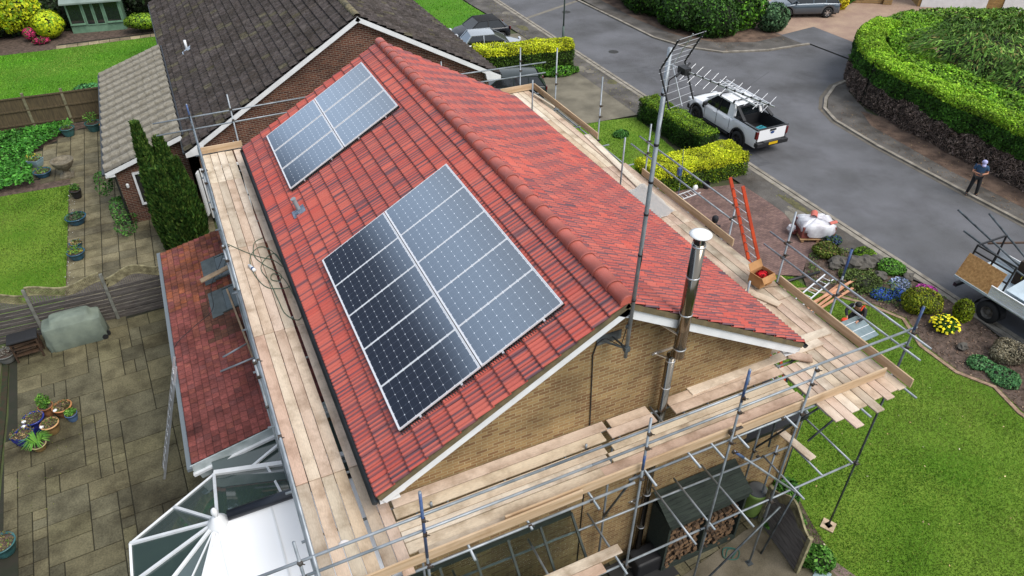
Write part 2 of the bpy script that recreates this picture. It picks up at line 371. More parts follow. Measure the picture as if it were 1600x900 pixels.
ROAD = [(17.3,-60),(24.05,-60),(24.0,6.5),(24.0,9.4),(24.1,14.2),(24.4,17.3),(25.0,18.7),(26.1,19.8),(27.8,20.9),(29.8,21.4),(31.9,21.6),(31.9,23.6),(31.65,26.85),(28.3,27.0),(25.5,27.9),(23.9,29.7),(23.1,32.1),(22.9,36.6),(22.6,41.8),(22.3,90),(17.3,90)]
sheet('road', ROAD, 0, M_asph)
sheet('driveway_apron', [(31.9,21.6),(36,20),(34.4,25.8),(34.3,29.4),(31.0,30.2),(31.2,27.1),(31.65,26.85),(31.9,23.6)], .06, M_asph)
sheet('brick_driveway', [(30.9,30.2),(31.2,29.0),(34.3,29.4),(34.4,25.8),(36.0,20),(42,14),(60,14),(60,33),(38,33.5),(36,38),(28,38),(29,33)], .064, M_beige)
sheet('footpath', [(15.5,-60),(17.16,-60),(17.16,90),(15.0,90),(15.0,44),(15.4,38),(15.6,30),(15.5,22),(15.7,12),(15.6,9),(17.0,5),(16.9,3),(16.6,1),(16.2,-8)], .05, M_asph2)
sheet('neighbour_driveway', [(7,22.6),(15.5,22.2),(15.6,28.9),(13,28.8),(6,29.2)], .045, M_conc)
sheet('far_driveway', [(5,31.3),(15.5,31.3),(15.4,36.6),(5,38)], .045, M_conc)
sheet('paved_driveway', [(4.3,7.9),(12.4,7.95),(13.2,7.5),(14.35,8.4),(15.7,8.8),(15.7,14.0),(13,14.6),(4.3,15.2)], .045, M_block)
sheet('far_verge', [(24.2,-60),(26.6,-60),(26.6,12),(26.8,17.5),(28,20.0),(31,20.6),(36,19.9),(31.9,21.5),(29.8,21.25),(27.8,20.75),(26.2,19.65),(25.15,18.6),(24.55,17.3),(24.25,14.2),(24.15,9.4)], .055, M_asph2)
sheet('leaf_litter', [(25.2,-60),(27.5,-60),(27.2,16),(26.5,17.6),(25.6,16),(25.15,11)], .059, M_dirt)
sheet('corner_verge', [(23.05,90),(23.05,42),(23.1,36.6),(23.3,32.2),(24.05,29.9),(25.6,28.1),(28.3,27.2),(31.3,27.1),(31.2,29),(30,33),(27,36),(25.6,42),(25.6,90)], .055, M_asph2)
sheet('shrub_bed', [(24.4,60),(24.3,42),(24.2,36),(24.5,33),(25.0,31.4),(26.3,29.6),(28.6,28.6),(31.6,28.9),(31,32),(30,38),(32,60)], .059, M_dirt)
def strip(name, line, wd, h, mt, close=False):
    mb = MB(); pts = [Vector((*p, 0)) for p in line]; Lp = []; Rp = []
    for i, p in enumerate(pts):
        a = pts[max(i-1, 0)]; b = pts[min(i+1, len(pts)-1)]; d = (b-a).normalized(); s = Vector((-d.y, d.x, 0))*wd/2; Lp.append(p+s); Rp.append(p-s)
    up = Vector((0,0,h)); dn = Vector((0,0,-.02))
    mb.grid([[a+dn, a+up, b+up, b+dn] for a, b in zip(Lp, Rp)])
    for k in (0, -1): mb.face([Lp[k]+dn, Lp[k]+up, Rp[k]+up, Rp[k]+dn])
    o = obj(name, mb, mt); o['kind'] = 'structure'; return o
strip('kerb', [(17.25,-60),(17.25,90)], .17, .075, M_kerb)
strip('kerb', [(24.1,-60),(24.1,9.4),(24.15,14.2),(24.45,17.3),(25.05,18.7),(26.15,19.75),(27.85,20.85),(29.8,21.33),(31.9,21.55)], .17, .085, M_kerb)
strip('kerb', [(31.6,26.92),(28.3,27.1),(25.55,28.0),(23.97,29.8),(23.18,32.1),(22.98,36.6),(22.7,41.8),(22.4,90)], .17, .085, M_kerb)
strip('gutter_line', [(17.02,-60),(17.02,90)], .22, .056, M_kerb)
strip('drain_channel', [(23.92,-60),(23.92,9.4),(23.98,14.2),(24.25,17.3),(24.85,18.8),(26.0,19.95),(27.75,21.05),(29.8,21.52),(31.5,21.7)], .2, .006, mat('gutter_grit', h2l('6c655b'), .95, 0, h2l('57524b'), 2, fine=.2))
for (x, y) in ((20.6, 39.5),(19.4,31)):
    m = obj('manhole_cover', MB().lathe((x,y,0), [(0,.008),(.3,.008),(.32,.0)], 24), mat('cast_iron', (.05,.048,.045), .6, .5, bump=.4))
    tag(m, 'round iron manhole cover in the road, farther one behind the lamp post' if y > 35 else 'round iron manhole cover in the road, nearer one beside the kerb', 'manhole cover', 'manhole covers in the road')
# random-laid sandstone slabs (real joints between them)
def ashlar(name, poly, unitsz, z, cols, seed=0, sizes=((3,2),(2,3),(2,2),(4,2),(2,1),(3,3),(1,2),(1,1)), gap=.012, rot=0, wts=None, o0=(0,0)):
    rg = np.random.default_rng(seed); a = np.array(poly); ct, st = math.cos(rot), math.sin(rot); R = np.array([[ct, st], [-st, ct]])
    q = (a-np.array(o0))@R.T; lo = np.floor(q.min(0)/unitsz).astype(int); hi = np.ceil(q.max(0)/unitsz).astype(int); nx, ny = hi-lo
    occ = np.zeros((nx, ny), bool); V = []; cl = []
    cols = np.array(cols)
    for j in range(ny):
        for i in range(nx):
            if occ[i, j]: continue
            for t in rg.permutation(len(sizes)) if len(sizes) > 1 else (0,):
                sx, sy = sizes[t] if rg.random() > .12 or len(sizes) == 1 else (1, 1)
                if i+sx <= nx and j+sy <= ny and not occ[i:i+sx, j:j+sy].any(): break
            else: sx = sy = 1
            occ[i:i+sx, j:j+sy] = True
            x0, y0 = (lo[0]+i)*unitsz+gap/2, (lo[1]+j)*unitsz+gap/2; x1, y1 = (lo[0]+i+sx)*unitsz-gap/2, (lo[1]+j+sy)*unitsz-gap/2
            c = (np.array([[(x0+x1)/2, (y0+y1)/2]])@R)+np.array(o0)
            if not inpoly(c, poly)[0]: continue
            zz = z+rg.uniform(-.004, .004); cc = cols[rg.integers(len(cols))]*rg.uniform(.85, 1.12)
            e = .008; top = np.array([[x0+e,y0+e],[x1-e,y0+e],[x1-e,y1-e],[x0+e,y1-e]]); bt = np.array([[x0,y0],[x1,y0],[x1,y1],[x0,y1]])
            T = np.c_[top@R+np.array(o0), np.full(4, zz)+rg.uniform(-.002,.002,4)]; B = np.c_[bt@R+np.array(o0), np.full(4, zz-.012)]; D = B.copy(); D[:, 2] -= .03
            V.append(T); cl.append(cc)
            for k in range(4):
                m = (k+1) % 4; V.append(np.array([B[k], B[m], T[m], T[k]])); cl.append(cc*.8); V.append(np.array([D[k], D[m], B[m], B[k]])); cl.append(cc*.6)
    o = qmesh(name, V, np.repeat(np.array(cl)[:, None], 4, 1), M_slab); o['kind'] = 'structure'; return o
M_slab = mat('sandstone_slab', (1,1,1), .82, attr=True, col2=(.42,.41,.40), scale=1.7, detail=10, fac=(.42,.78), bump=.5, bscale=22, fine=.25, spec=.25, stain=(.7,(.48,.64),(.48,.46,.44)))
SAND = [h2l(x) for x in ('6e684e','67614a','69644f','706950','625d49')]
M_joint = mat('joint_mortar', h2l('2e2b22'), .95, 0, h2l('24281a'), 3)
PATIO = [(-12.75,-12),(5.2,-12),(5.9,-6),(5.5,-2.6),(5.3,-1.4),(5.6,.4),(5.9,.4),(5.9,.42),(-4,.42),(-4,15.4),(-13.05,15.6),(-12.85,12)]
sheet('patio_bed', PATIO, .012, M_joint)
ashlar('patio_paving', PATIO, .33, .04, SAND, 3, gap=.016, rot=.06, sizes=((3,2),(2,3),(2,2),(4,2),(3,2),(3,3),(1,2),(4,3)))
PATH = [(-11.2,15.9),(-6,15.9),(-6,32.6),(-11.0,32.6),(-13.0,30.6),(-12.9,27.5),(-11.2,26.6)]
sheet('path_bed', PATH, .012, M_joint)
ashlar('garden_path', PATH, .6, .036, [h2l(x) for x in ('7f775c','77705a','867d62')], 5, sizes=((1,1),), gap=.02)
sheet('shed_path_bed', [(-12.3,46.0),(-6.4,46.0),(-6.4,46.9),(-12.3,46.9)], .012, M_joint)
ashlar('shed_path', [(-12.3,46.1),(-6.4,46.1),(-6.4,46.8),(-12.3,46.8)], .62, .04, [h2l('a39478'), h2l('95876e')], 5, sizes=((1,1),), gap=.02, o0=(0,.1))
sheet('side_path', [(-14.6,-12),(-13.1,-12),(-13.2,15.4),(-14.6,15.4)], .02, mat('mossy_path', h2l('5f5b45'), .9, 0, h2l('3f4030'), 1.5, detail=9, fine=.2))
M_moss = mat('soil_gutter', h2l('3a2c1d'), .95, 0, h2l('23301a'), 6, bump=.4)
strip('gravel_strip', [(-12.95,-12),(-13.0,12),(-13.12,15.4)], .16, .03, M_moss)
# lawns
LAWN = [(5.9,.4),(5.6,-.4),(5.5,-1.2),(5.45,-2.0),(5.75,-3.6),(6.6,-5.6),(7.2,-12),(15,-12),(14.6,-3),(14.35,-.5),(14.62,.6),(14.12,1.5),(14.15,2.8),(14.75,4.1),(14.25,5.3),(13.6,6.2),(12.9,6.9),(12.9,7.6),(12.4,7.98),(4.3,7.95),(4.3,.4)]
sheet('lawn', LAWN, .02, M_lawn)
G1 = [h2l(x) for x in ('5c8a20','4a761a','76983a','8f9c3e','426c1a','84903c')]
grass('grass', 'green lawn with pale worn patches beside the scaffold', LAWN, 1500, .045, G1, [4,4,3,1,3,1], 2, .02, .009)
BACKL = [(-24,15.9),(-11.5,15.9),(-11.4,18.9),(-11.35,26.4),(-24,26.9)]
sheet('lawn', BACKL, .02, M_lawn)
grass('grass', 'dark lawn behind the wavy trellis fence with the blue pots beside it', BACKL, 700, .045, [h2l(x) for x in ('456f1a','3a6016','557826','6b6f30')], [4,4,2,1], 4, .02, .012)
FARL = [(-30,33.6),(-6,33.4),(-5,46),(-12.3,46.0),(-30,46.6)]
sheet('lawn', FARL, .02, M_lawn2)
grass('grass', 'bright striped lawn in front of the green summerhouse', FARL, 260, .05, [h2l(x) for x in ('5c9a1e','4b861a','6fa82a')], [3,3,2], 5, .02, .02)
FRONTL = [(5,15.2),(13.9,15.4),(14.9,17.7),(15.3,22.0),(12.6,22.5),(5,22.6)]
sheet('lawn', FRONTL, .02, M_lawn)
grass('grass', 'front lawn behind the clipped hedge with a clump of bulb leaves', FRONTL, 450, .05, G1, [4,4,2,1,3,.5], 6, .02, .014)
TOPL = [(4,38),(14.8,38.2),(15.1,41),(14.8,46),(14.5,80),(-4,80),(0,50)]
sheet('lawn', TOPL, .02, M_lawn2)
grass('grass', 'bright green front lawn beyond the parked convertible', TOPL, 60, .06, [h2l(x) for x in ('5fa01e','4f8c1a')], [3,3], 7, .02, .03)
BED = [(15,-12),(16.2,-12),(16.4,.6),(16.9,3),(17.0,4.6),(16.2,7.2),(15.5,8.9),(14.4,8.5),(13.2,7.4),(12.9,6.9),(13.6,6.2),(14.25,5.3),(14.75,4.1),(14.15,2.8),(14.12,1.5),(14.62,.6),(14.35,-.5),(14.6,-3)]
sheet('flower_bed', BED, .03, M_soil)
strip('bed_edging', [(14.6,-12),(14.35,-3),(14.2,-.5),(14.5,.55),(14.0,1.5),(14.0,2.85),(14.6,4.1),(14.1,5.25),(13.45,6.1),(12.8,6.8),(11.5,7.35)], .13, .06, mat('edging_brick', h2l('a58a74'), .9, 0, h2l('7f6655'), 7, bump=.3))
strip('bed_edging', [(5.0,-1.35),(5.3,-1.6),(5.55,-2.4),(6.0,-3.6),(6.8,-5.6),(7.4,-12)], .5, .035, mat('edging_stone', h2l('85706a'), .9, 0, h2l('6b5a54'), 5, bump=.3))
sheet('concrete_path', [(2.0,-12),(5.3,-12),(5.75,-6),(5.4,-2.6),(4.7,-1.6),(4.6,-.3),(4.2,-.3),(1.6,-.75),(1.8,-1.6)], .056, mat('worn_concrete', h2l('6f6758'), .9, 0, h2l('57503f'), 1.2, detail=9, fine=.2, stain=(.8,(.5,.64),(.65,.62,.58))))
sheet('soil_border', [(5.1,.42),(6.3,.42),(5.9,-.9),(5.55,-2.5),(4.95,-1.5)], .034, M_soil)
sheet('back_soil', [(-24,26.9),(-11.4,26.4),(-11.3,27.2),(-12.9,27.5),(-13.0,30.6),(-11,32.6),(-6,32.6),(-6,33.5),(-24,33.5)], .024, M_soil)
sheet('far_soil', [(-30,46.6),(-12.3,46.0),(-12.3,46.9),(-5,46.9),(-5,60),(-30,60)], .024, M_soil)
# loose white grit and scattered petals on the lawn edge
def specks(name, label, cat, pts, sz, cols, seed=0):
    rg = np.random.default_rng(seed); n = len(pts); P = np.array(pts); V, c = leafset(P, np.tile([0,0,1.], (n,1)), sz, cols, [1]*len(cols), tilt=.3, seed=seed, cd=0)
    o = qmesh(name, V, c, M_foliage); tag(o, label, cat); o['kind'] = 'stuff'; return o
rg = np.random.default_rng(9)
Q = rg.uniform((5.5,-8), (14.5, 7), (110, 2)); Q = Q[inpoly(Q, LAWN)]
specks('fallen_petals', 'pale petals and dead leaves scattered over the lawn', 'petals', np.c_[Q, np.full(len(Q), .06)], .03, [h2l('c8c0a4'), h2l('a8905f'), h2l('b8a47c')], 3)
Q = np.c_[rg.uniform(-11.45,-11.15,90), rg.uniform(16.2,26.4,90), np.full(90,.06)]
specks('white_gravel', 'white chippings scattered along the lawn edge by the blue pots', 'gravel', Q, .025, [h2l('e6e6e0'), h2l('b9b5a8')], 3)
sheet('soil_edge', [(-11.42,16),(-11.2,16),(-11.2,26.5),(-11.42,26.4)], .03, M_soil)
Q = rg.uniform((13,-8),(17,9),(5200,2)); Q = Q[inpoly(Q, BED)]
specks('bark_chips', 'brown bark chips and dead stems covering the curved flower bed', 'bark mulch', np.c_[Q, np.full(len(Q), .05)], .035, [h2l('6b5444'), h2l('4a382c'), h2l('8a7462'), h2l('5b4a3a')], 4)
Q = np.c_[rg.uniform(24.3,26.9,1500), rg.uniform(-10,19,1500), np.full(1500,.075)]; Q2 = np.c_[rg.uniform(24.2,31,900), rg.uniform(28,42,900), np.full(900,.075)]
specks('leaf_litter', 'brown leaf litter along the far footpath and under the shrubs', 'leaf litter', np.vstack([Q, Q2]), .035, [h2l('7a5f48'), h2l('584436'), h2l('8f7a5a')], 5)
Q = np.c_[rg.uniform(15.3,17.1,2600), rg.uniform(-6,45,2600), np.full(2600,.062)]; k = lump(Q, 1.3, 4) > .25; 
specks('moss_tufts', 'moss and weeds growing in the cracks of the near footpath', 'moss', Q[k], .035, [h2l('6f7434'), h2l('59552f'), h2l('8b8452')], 6)

M_moss2 = mat('mossy_patch', h2l('66613e'), .95, 0, h2l('4c4a36'), 4, detail=9, fine=.3)
M_pale = mat('pale_patch', h2l('7f796e'), .9, 0, h2l('6c665c'), 2, detail=9, fine=.25)
strip('road_repair', [(17.4,39.4),(22.7,41.6)], .3, .004, M_pale)
M_crack = mat('tar_line', h2l('48484a'), .8)
for i, ln in enumerate(([(17.4,28),(19.5,27.2),(21,24)],[(20.5,20),(22.5,22.5),(26,24.2)])): strip('road_joint', ln, .025, .004, M_crack)
rg = np.random.default_rng(21)
for i in range(16):
    x = rg.uniform(15.8,16.9); y = rg.uniform(3,42); a = rg.uniform(.15,.4); b = rg.uniform(.25,.9); ph = rg.uniform(0,6)
    sheet('footpath_patch', [(x+a*math.cos(t)*(1+.2*math.sin(3*t+ph)), y+b*math.sin(t)*(1+.2*math.cos(2*t+ph))) for t in np.linspace(0,6.283,13)[:-1]], .054+.0002*i, M_pale if i % 3 else M_moss2)

sheet('road_patch', [(19.0,24.5),(20.3,24.3),(20.5,28.0),(19.1,28.1)], .0045, mat('dark_patch', h2l('5c5c5f'), .9, 0, h2l('4f4f52'), 3, fine=.2))
sheet('road_patch', [(17.5,15.0),(18.3,15.0),(18.2,18.9),(17.5,18.9)], .0045, MC['dark_patch'])
rg = np.random.default_rng(31); Q = rg.uniform((-12.6,-6),(-4.5,15.2),(14000,2)); q3 = np.c_[Q, Q[:,0]*0]; k = (lump(q3,.8,12)+.6*lump(q3,3.1,13) > .62) & ((np.abs((Q[:,0]*math.cos(.06)+Q[:,1]*math.sin(.06)) % .33-.165) > .145) | (np.abs((-Q[:,0]*math.sin(.06)+Q[:,1]*math.cos(.06)) % .33-.165) > .145))
specks('patio_moss', 'moss and small weeds growing along the joints of the patio slabs', 'moss', np.c_[Q, np.full(len(Q), .05)][k], .02, [h2l('4f5a24'), h2l('3a3f1e'), h2l('6a6c34')], 8)
# ------------------------------------------------------------------ tiled roofs
def tileroof(name, org, U, V, Nn, Lu, Lv, tw, gauge, amp, step, base_fn, mt, parent, K=12, rolls=2, flat=.45, seed=0, lip=.028, umax=None, jit=.002, lipk=.55):
    org, U, V, Nn = [np.array(a, float) for a in (org, U, V, Nn)]
    rg = np.random.default_rng(seed); nu = int(round(Lu/tw)); nc = int(round(Lv/gauge)); tw = Lu/nu; gauge = Lv/nc
    k = np.linspace(0, 1, K+1); ph = (k*rolls) % 1
    h = amp*np.where(ph < flat, 0, np.sin(math.pi*(ph-flat)/(1-flat))**.8); h[-1] = h[0] = 0
    VV = []; CC = []
    for j in range(nc):
        v0 = j*gauge; v1 = v0+gauge+.035
        for i in range(nu):
            u0 = i*tw+.0035; uu = u0+k*(tw-.007); dz = rg.uniform(-jit, jit); col = base_fn(j, i, k, rg)     # (K+1,3)
            if umax is not None:
                a, b = umax(v0+gauge/2)
                if u0+tw/2 < a or u0+tw/2 > b: continue
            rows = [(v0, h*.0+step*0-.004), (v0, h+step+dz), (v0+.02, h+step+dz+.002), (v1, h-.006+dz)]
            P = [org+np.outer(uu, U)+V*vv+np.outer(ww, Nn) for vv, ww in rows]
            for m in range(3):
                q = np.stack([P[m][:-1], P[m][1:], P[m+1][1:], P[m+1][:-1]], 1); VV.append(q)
                c = col*(lipk, .55 if lipk < .5 else .9, 1.0)[m]; CC.append(np.stack([c[:-1], c[1:], c[1:], c[:-1]], 1))  # course-line shadow and joint dirt painted in as darker lip and nose
    return qmesh(name, np.concatenate(VV), np.concatenate(CC), mt, parent)
RED = np.array(h2l('b64f42')); RED2 = np.array(h2l('c26656')); PUR = np.array(h2l('52404a')); DRK = np.array(h2l('6b454a'))
def antique(j, i, k, rg, more=0):
    mixn = rg.random()*.7; n = len(k); base = RED*(1-mixn)+RED2*mixn
    out = np.tile(base, (n,1)); s = rg.random()
    dens = np.clip(.40+.14*math.sin(i*.31+j*.9)+.12*math.sin(i*.13-j*.5+2), .12, .6)+more
    m = (n-1)//3+1; a = np.where(rg.random(m) < dens*np.tile([1.75,.06] if (i*7+j*3) % 2 else [.06,1.75],m)[:m], rg.uniform(.6, 1.0, m), rg.uniform(0, .12, m)); a = np.repeat(a, 3)[:n][:, None]
    d = PUR if rg.random() < .6 else DRK
    out = base*(1-a)+d*a
    return out*rg.uniform(.96, 1.04)
W_, HR, LEN, ZE = 4.582, 2.599, 14.116, 5.943
LS = math.hypot(W_, HR); cs, sn = W_/LS, HR/LS
house = thing('brick_house', 'yellow brick house under a new red tiled roof with solar panels, wrapped in scaffolding', 'house')
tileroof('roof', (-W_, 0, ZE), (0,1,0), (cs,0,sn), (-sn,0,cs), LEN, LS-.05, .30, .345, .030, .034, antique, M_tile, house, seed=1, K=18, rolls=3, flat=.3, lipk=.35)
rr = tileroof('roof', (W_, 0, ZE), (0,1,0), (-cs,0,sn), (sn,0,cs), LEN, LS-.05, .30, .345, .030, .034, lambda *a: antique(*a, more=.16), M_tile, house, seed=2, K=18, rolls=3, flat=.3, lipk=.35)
# underlay slabs
mb = MB()
for s in (-1, 1):
    mb.cur = 0
    for a, b in (((s*(W_-.03), ZE-.035), (0, ZE+HR-.035)),):
        mb.grid([[(a[0], .03, a[1]), (a[0], LEN-.03, a[1])], [(0, .03, b[1]), (0, LEN-.03, b[1])]]); mb.grid([[(a[0], .03, a[1]-.04), (a[0], LEN-.03, a[1]-.04)], [(0, .03, b[1]-.04), (0, LEN-.03, b[1]-.04)]])
obj('roof_underlay', mb, M_black, house)
# ridge tiles
mb = MB(); n = 31; g = LEN/n
for i in range(n):
    y0 = i*g; rows = []
    for yy, rr_ in ((y0+.006, .0), (y0+.006, .156), (y0+.05, .156), (y0+.052, .148), (y0+g-.004, .142)):
        rows.append([(rr_*1.02*math.cos(t), yy, ZE+HR-.005+rr_*.88*math.sin(t)) for t in np.linspace(-.15, math.pi+.15, 13)])
    mb.grid(rows[1:]); mb.face([p for p in rows[1]])
M_seal = mat('dark_joint', h2l('4a2a26'), .8)
obj('ridge_tiles', mb, mat('ridge_tile', h2l('c4685a'), .5, 0, h2l('b25a4c'), 1.6, bump=.1, bscale=60, fine=.08, spec=.4), house, True)
for i in range(1, n):
    mb = MB(); mb.grid([[(.161*math.cos(t), yy, ZE+HR-.003+.142*math.sin(t)) for t in np.linspace(.1, math.pi-.1, 11)] for yy in (i*g-.0045, i*g+.0045)]); obj('joint_seal', mb, M_seal, house)
M_brick = brickmat('yellow_brick', h2l('9a8058'), h2l('785a3e'), h2l('a0916f'))
M_brick2 = brickmat('brown_brick', h2l('6d4434'), h2l('4a2c26'), h2l('8a7f70'))
# walls: gable prism
def gable(name, x0, x1, xr, z_e0, z_e1, zr, y0, y1, mt, parent, zb=0):
    mb = MB(); P = [(x0, zb), (x1, zb), (x1, z_e1), (xr, zr), (x0, z_e0)]
    for y in (y0, y1): mb.face([(x, y, z) for x, z in P])
    for i in range(5):
        a, b = P[i], P[(i+1) % 5]; mb.face([(a[0], y0, a[1]), (b[0], y0, b[1]), (b[0], y1, b[1]), (a[0], y1, a[1])])
    return obj(name, mb, mt, parent)
def zr(x): return ZE+(W_-abs(x))*HR/W_
gable('wall', -4.15, 4.15, 0, zr(4.15)-.12, zr(4.15)-.12, zr(0)-.12, .4, 13.75, M_brick, house)
obj('garage_wall', MB().box((5.0, 2.6, 1.35), (1.78, 4.4, 2.7)), M_brick, house)
obj('garage_roof', MB().box((5.03, 2.6, 2.76), (1.95, 4.55, .1)), M_black, house)
# verge mortar, bargeboards, soffits
M_mort = mat('verge_mortar', h2l('77684a'), .9, 0, h2l('57503c'), 5)
for yv, yn in ((0, 1), (LEN, -1)):
    for s in (-1, 1):
        a = Vector((s*(W_+.0), yv+yn*.02, ZE)); b = Vector((0, yv+yn*.02, ZE+HR)); dn = Vector((-s*sn*-1, 0, -cs))*1.0
        dn = Vector((-(s)*sn, 0, -cs))
        for nm, wd, ht, off, yy, mt in (('verge_mortar', .05, .10, .065, .005, M_mort), ('bargeboard', .022, .19, .205, .03, M_white)):
            o = Vector((0, yn*yy, 0))+dn*off; obj(nm, MB().beam(a+o, b+o+Vector((-s*.0, 0, 0)), wd, ht, up=tuple(-dn)), mt, house)
        o = dn*.25; mb = MB(); A = a+o; B = b+o
        mb.face([A+Vector((0,yn*.045,0)), B+Vector((0,yn*.045,0)), B+Vector((0,yn*.36,0)), A+Vector((0,yn*.36,0))]); obj('soffit', mb, M_white, house)
        # boxed foot of the barge
        x0 = s*(W_-.03); P = [(x0, ZE-.06), (s*(W_-.62), ZE+.28), (s*(W_-.60), ZE+.04), (s*(W_-.48), ZE-.12), (x0, ZE-.24)]
        mb = MB(); y0, y1 = yv+yn*.058, yv+yn*.085
        mb.face([(p[0], y0, p[1]) for p in P]); mb.face([(p[0], y1, p[1]) for p in P])
        for i in range(5):
            p, q = P[i], P[(i+1) % 5]; mb.face([(p[0], y0, p[1]), (q[0], y0, q[1]), (q[0], y1, q[1]), (p[0], y1, p[1])])
        obj('barge_foot', mb, M_white, house)
M_gut = mat('dark_gutter', h2l('34383a'), .5, 0, h2l('22262a'), 3)
for s in (-1, 1):
    mb = MB(); rows = []
    for y in (-.02, LEN+.02): rows.append([(s*(W_+.045)+.058*math.cos(t), y, ZE-.075+.055*math.sin(t)) for t in np.linspace(math.pi, 2*math.pi, 9)])
    mb.grid(rows); mb.face(rows[0]); mb.face(rows[1]); obj('gutter', mb, M_gut, house)
    obj('fascia', MB().box((s*(W_-.03), LEN/2, ZE-.15), (.025, LEN-.1, .18)), M_white if s > 0 else M_gut, house)
    obj('eaves_soffit', MB().box((s*(W_-.22), LEN/2, ZE-.245), (.36, LEN-.1, .012)), M_white, house)
obj('downpipe', MB().tube((5.7, .34, 0), (5.7, .34, 2.7), .035), M_black, house)
# windows on the long walls
for s in (-1, 1):
    for y, zc, wd in ((3, 4.2, 1.8), (7, 4.2, 1.2), (11, 4.2, 1.8), (11, 1.5, 1.8), (8, 1.5, 1.5)):
        if s < 0 and zc < 2: continue
        wn = obj('window', MB().box((s*4.15, y, zc), (.05, wd, 1.1)), M_glassdark, house)
        mb = MB()
        for dy in (-wd/2, 0, wd/2): mb.box((s*4.165, y+dy, zc), (.07, .07, 1.16))
        for dz in (-.55, .55): mb.box((s*4.167, y, zc+dz), (.06, wd, .07))
        obj('frame', mb, M_white, wn)
# roof vent with lead flashing
def slope(s, y, off=0, side=-1):
    return Vector((side*(W_-s*cs)+side*sn*off, y, ZE+s*sn+off*cs))
vt = obj('vent_pipe', MB().tube(slope(.82, 8.98, .02), slope(.90, 9.02, .34), .055, 12).tube(slope(.90,9.02,.34), slope(.905,9.02,.37), .07, 12), mat('grey_vent', h2l('8b9094'), .5), house)
R_l = Matrix(((cs,0,-sn),(0,1,0),(sn,0,cs)))
obj('flashing', MB().box(slope(.80, 8.92, .045), (.36,.34,.012), R_l).box(slope(.80,8.92,.06), (.2,.2,.02), R_l), mat('lead_flashing', h2l('555f70'), .4, .3, h2l('8d98a8'), 8), vt)
obj('cable', MB().path([(-.05,.39,7.50),(-.2,.36,7.52),(-.3,.375,7.45),(-.36,.38,7.2),(-.33,.385,6.6),(-.30,.385,5.9),(-.27,.385,5.2),(-.26,.385,3),(-.26,.385,.5)], .012, 6), M_black, house)
# ------------------------------------------------------------------ solar arrays
def cellmat():
    m = bpy.data.materials.new('solar_cells'); m.use_nodes = True; nt = m.node_tree; N = nt.nodes; L = nt.links; b = N['Principled BSDF']
    def mth(op, a, c=None, d=None):
        n = N.new('ShaderNodeMath'); n.operation = op
        for i, x in enumerate((a, c, d)):
            if x is None: continue
            if isinstance(x, (int, float)): n.inputs[i].default_value = x
            else: L.new(x, n.inputs[i])
        return n.outputs[0]
    tc = N.new('ShaderNodeTexCoord'); sp = N.new('ShaderNodeSeparateXYZ'); L.new(tc.outputs['Object'], sp.inputs[0])
    cu = 1.695/10; cv = 1.07/6
    fu = mth('FRACT', mth('DIVIDE', mth('ADD', sp.outputs[0], 10*cu/2+cu*100), cu)); fv = mth('FRACT', mth('DIVIDE', mth('ADD', sp.outputs[1], 3*cv+cv*100), cv))
    du = mth('MINIMUM', fu, mth('SUBTRACT', 1, fu)); dv = mth('MINIMUM', fv, mth('SUBTRACT', 1, fv))
    dia = mth('LESS_THAN', mth('ADD', du, dv), .085)
    ln = mth('LESS_THAN', du, .016); ln2 = mth('LESS_THAN', dv, .007); grid = mth('MAXIMUM', ln, ln2)
    bus = mth('LESS_THAN', mth('FRACT', mth('MULTIPLY', fu, 5)), .09)
    c1 = N.new('ShaderNodeMixRGB'); c1.inputs[1].default_value = (.006,.008,.016,1); c1.inputs[2].default_value = (.05,.06,.09,1); L.new(bus, c1.inputs[0])
    c2 = N.new('ShaderNodeMixRGB'); c2.inputs[2].default_value = (.16,.18,.22,1); L.new(grid, c2.inputs[0]); L.new(c1.outputs[0], c2.inputs[1])
    c3 = N.new('ShaderNodeMixRGB'); c3.inputs[2].default_value = (.85,.87,.9,1); L.new(dia, c3.inputs[0]); L.new(c2.outputs[0], c3.inputs[1])
    L.new(c3.outputs[0], b.inputs['Base Color']); b.inputs['Roughness'].default_value = .13; b.inputs['IOR'].default_value = 2.1
    b.inputs['Specular IOR Level'].default_value = .6; b.inputs['Coat Weight'].default_value = .8; b.inputs['Coat IOR'].default_value = 1.7; b.inputs['Coat Roughness'].default_value = .06
    return m
M_cell = cellmat(); M_back = mat('white_backsheet', (.72,.72,.75), .3)
PW, PH = 1.775, 1.112
fr = MB()
for sx in (-1, 1): fr.box((sx*(PW/2-.008), 0, 0), (.016, PH, .04))
for sy in (-1, 1): fr.box((0, sy*(PH/2-.006), 0), (PW-.032, .012, .04))
fr_me = fr.mesh('frame', M_alu_br)
bk_me = MB().box((0,0,.008), (PW-.033, PH-.033, .012)).mesh('backsheet', M_back)
_m = MB(); _m.face([(-.8475,-.535,.0165),(.8475,-.535,.0165),(.8475,.535,.0165),(-.8475,.535,.0165)]); ce_me = _m.mesh('cells', M_cell)
rotp = Matrix(((cs,0,-sn),(0,1,0),(sn,0,cs))).to_4x4()
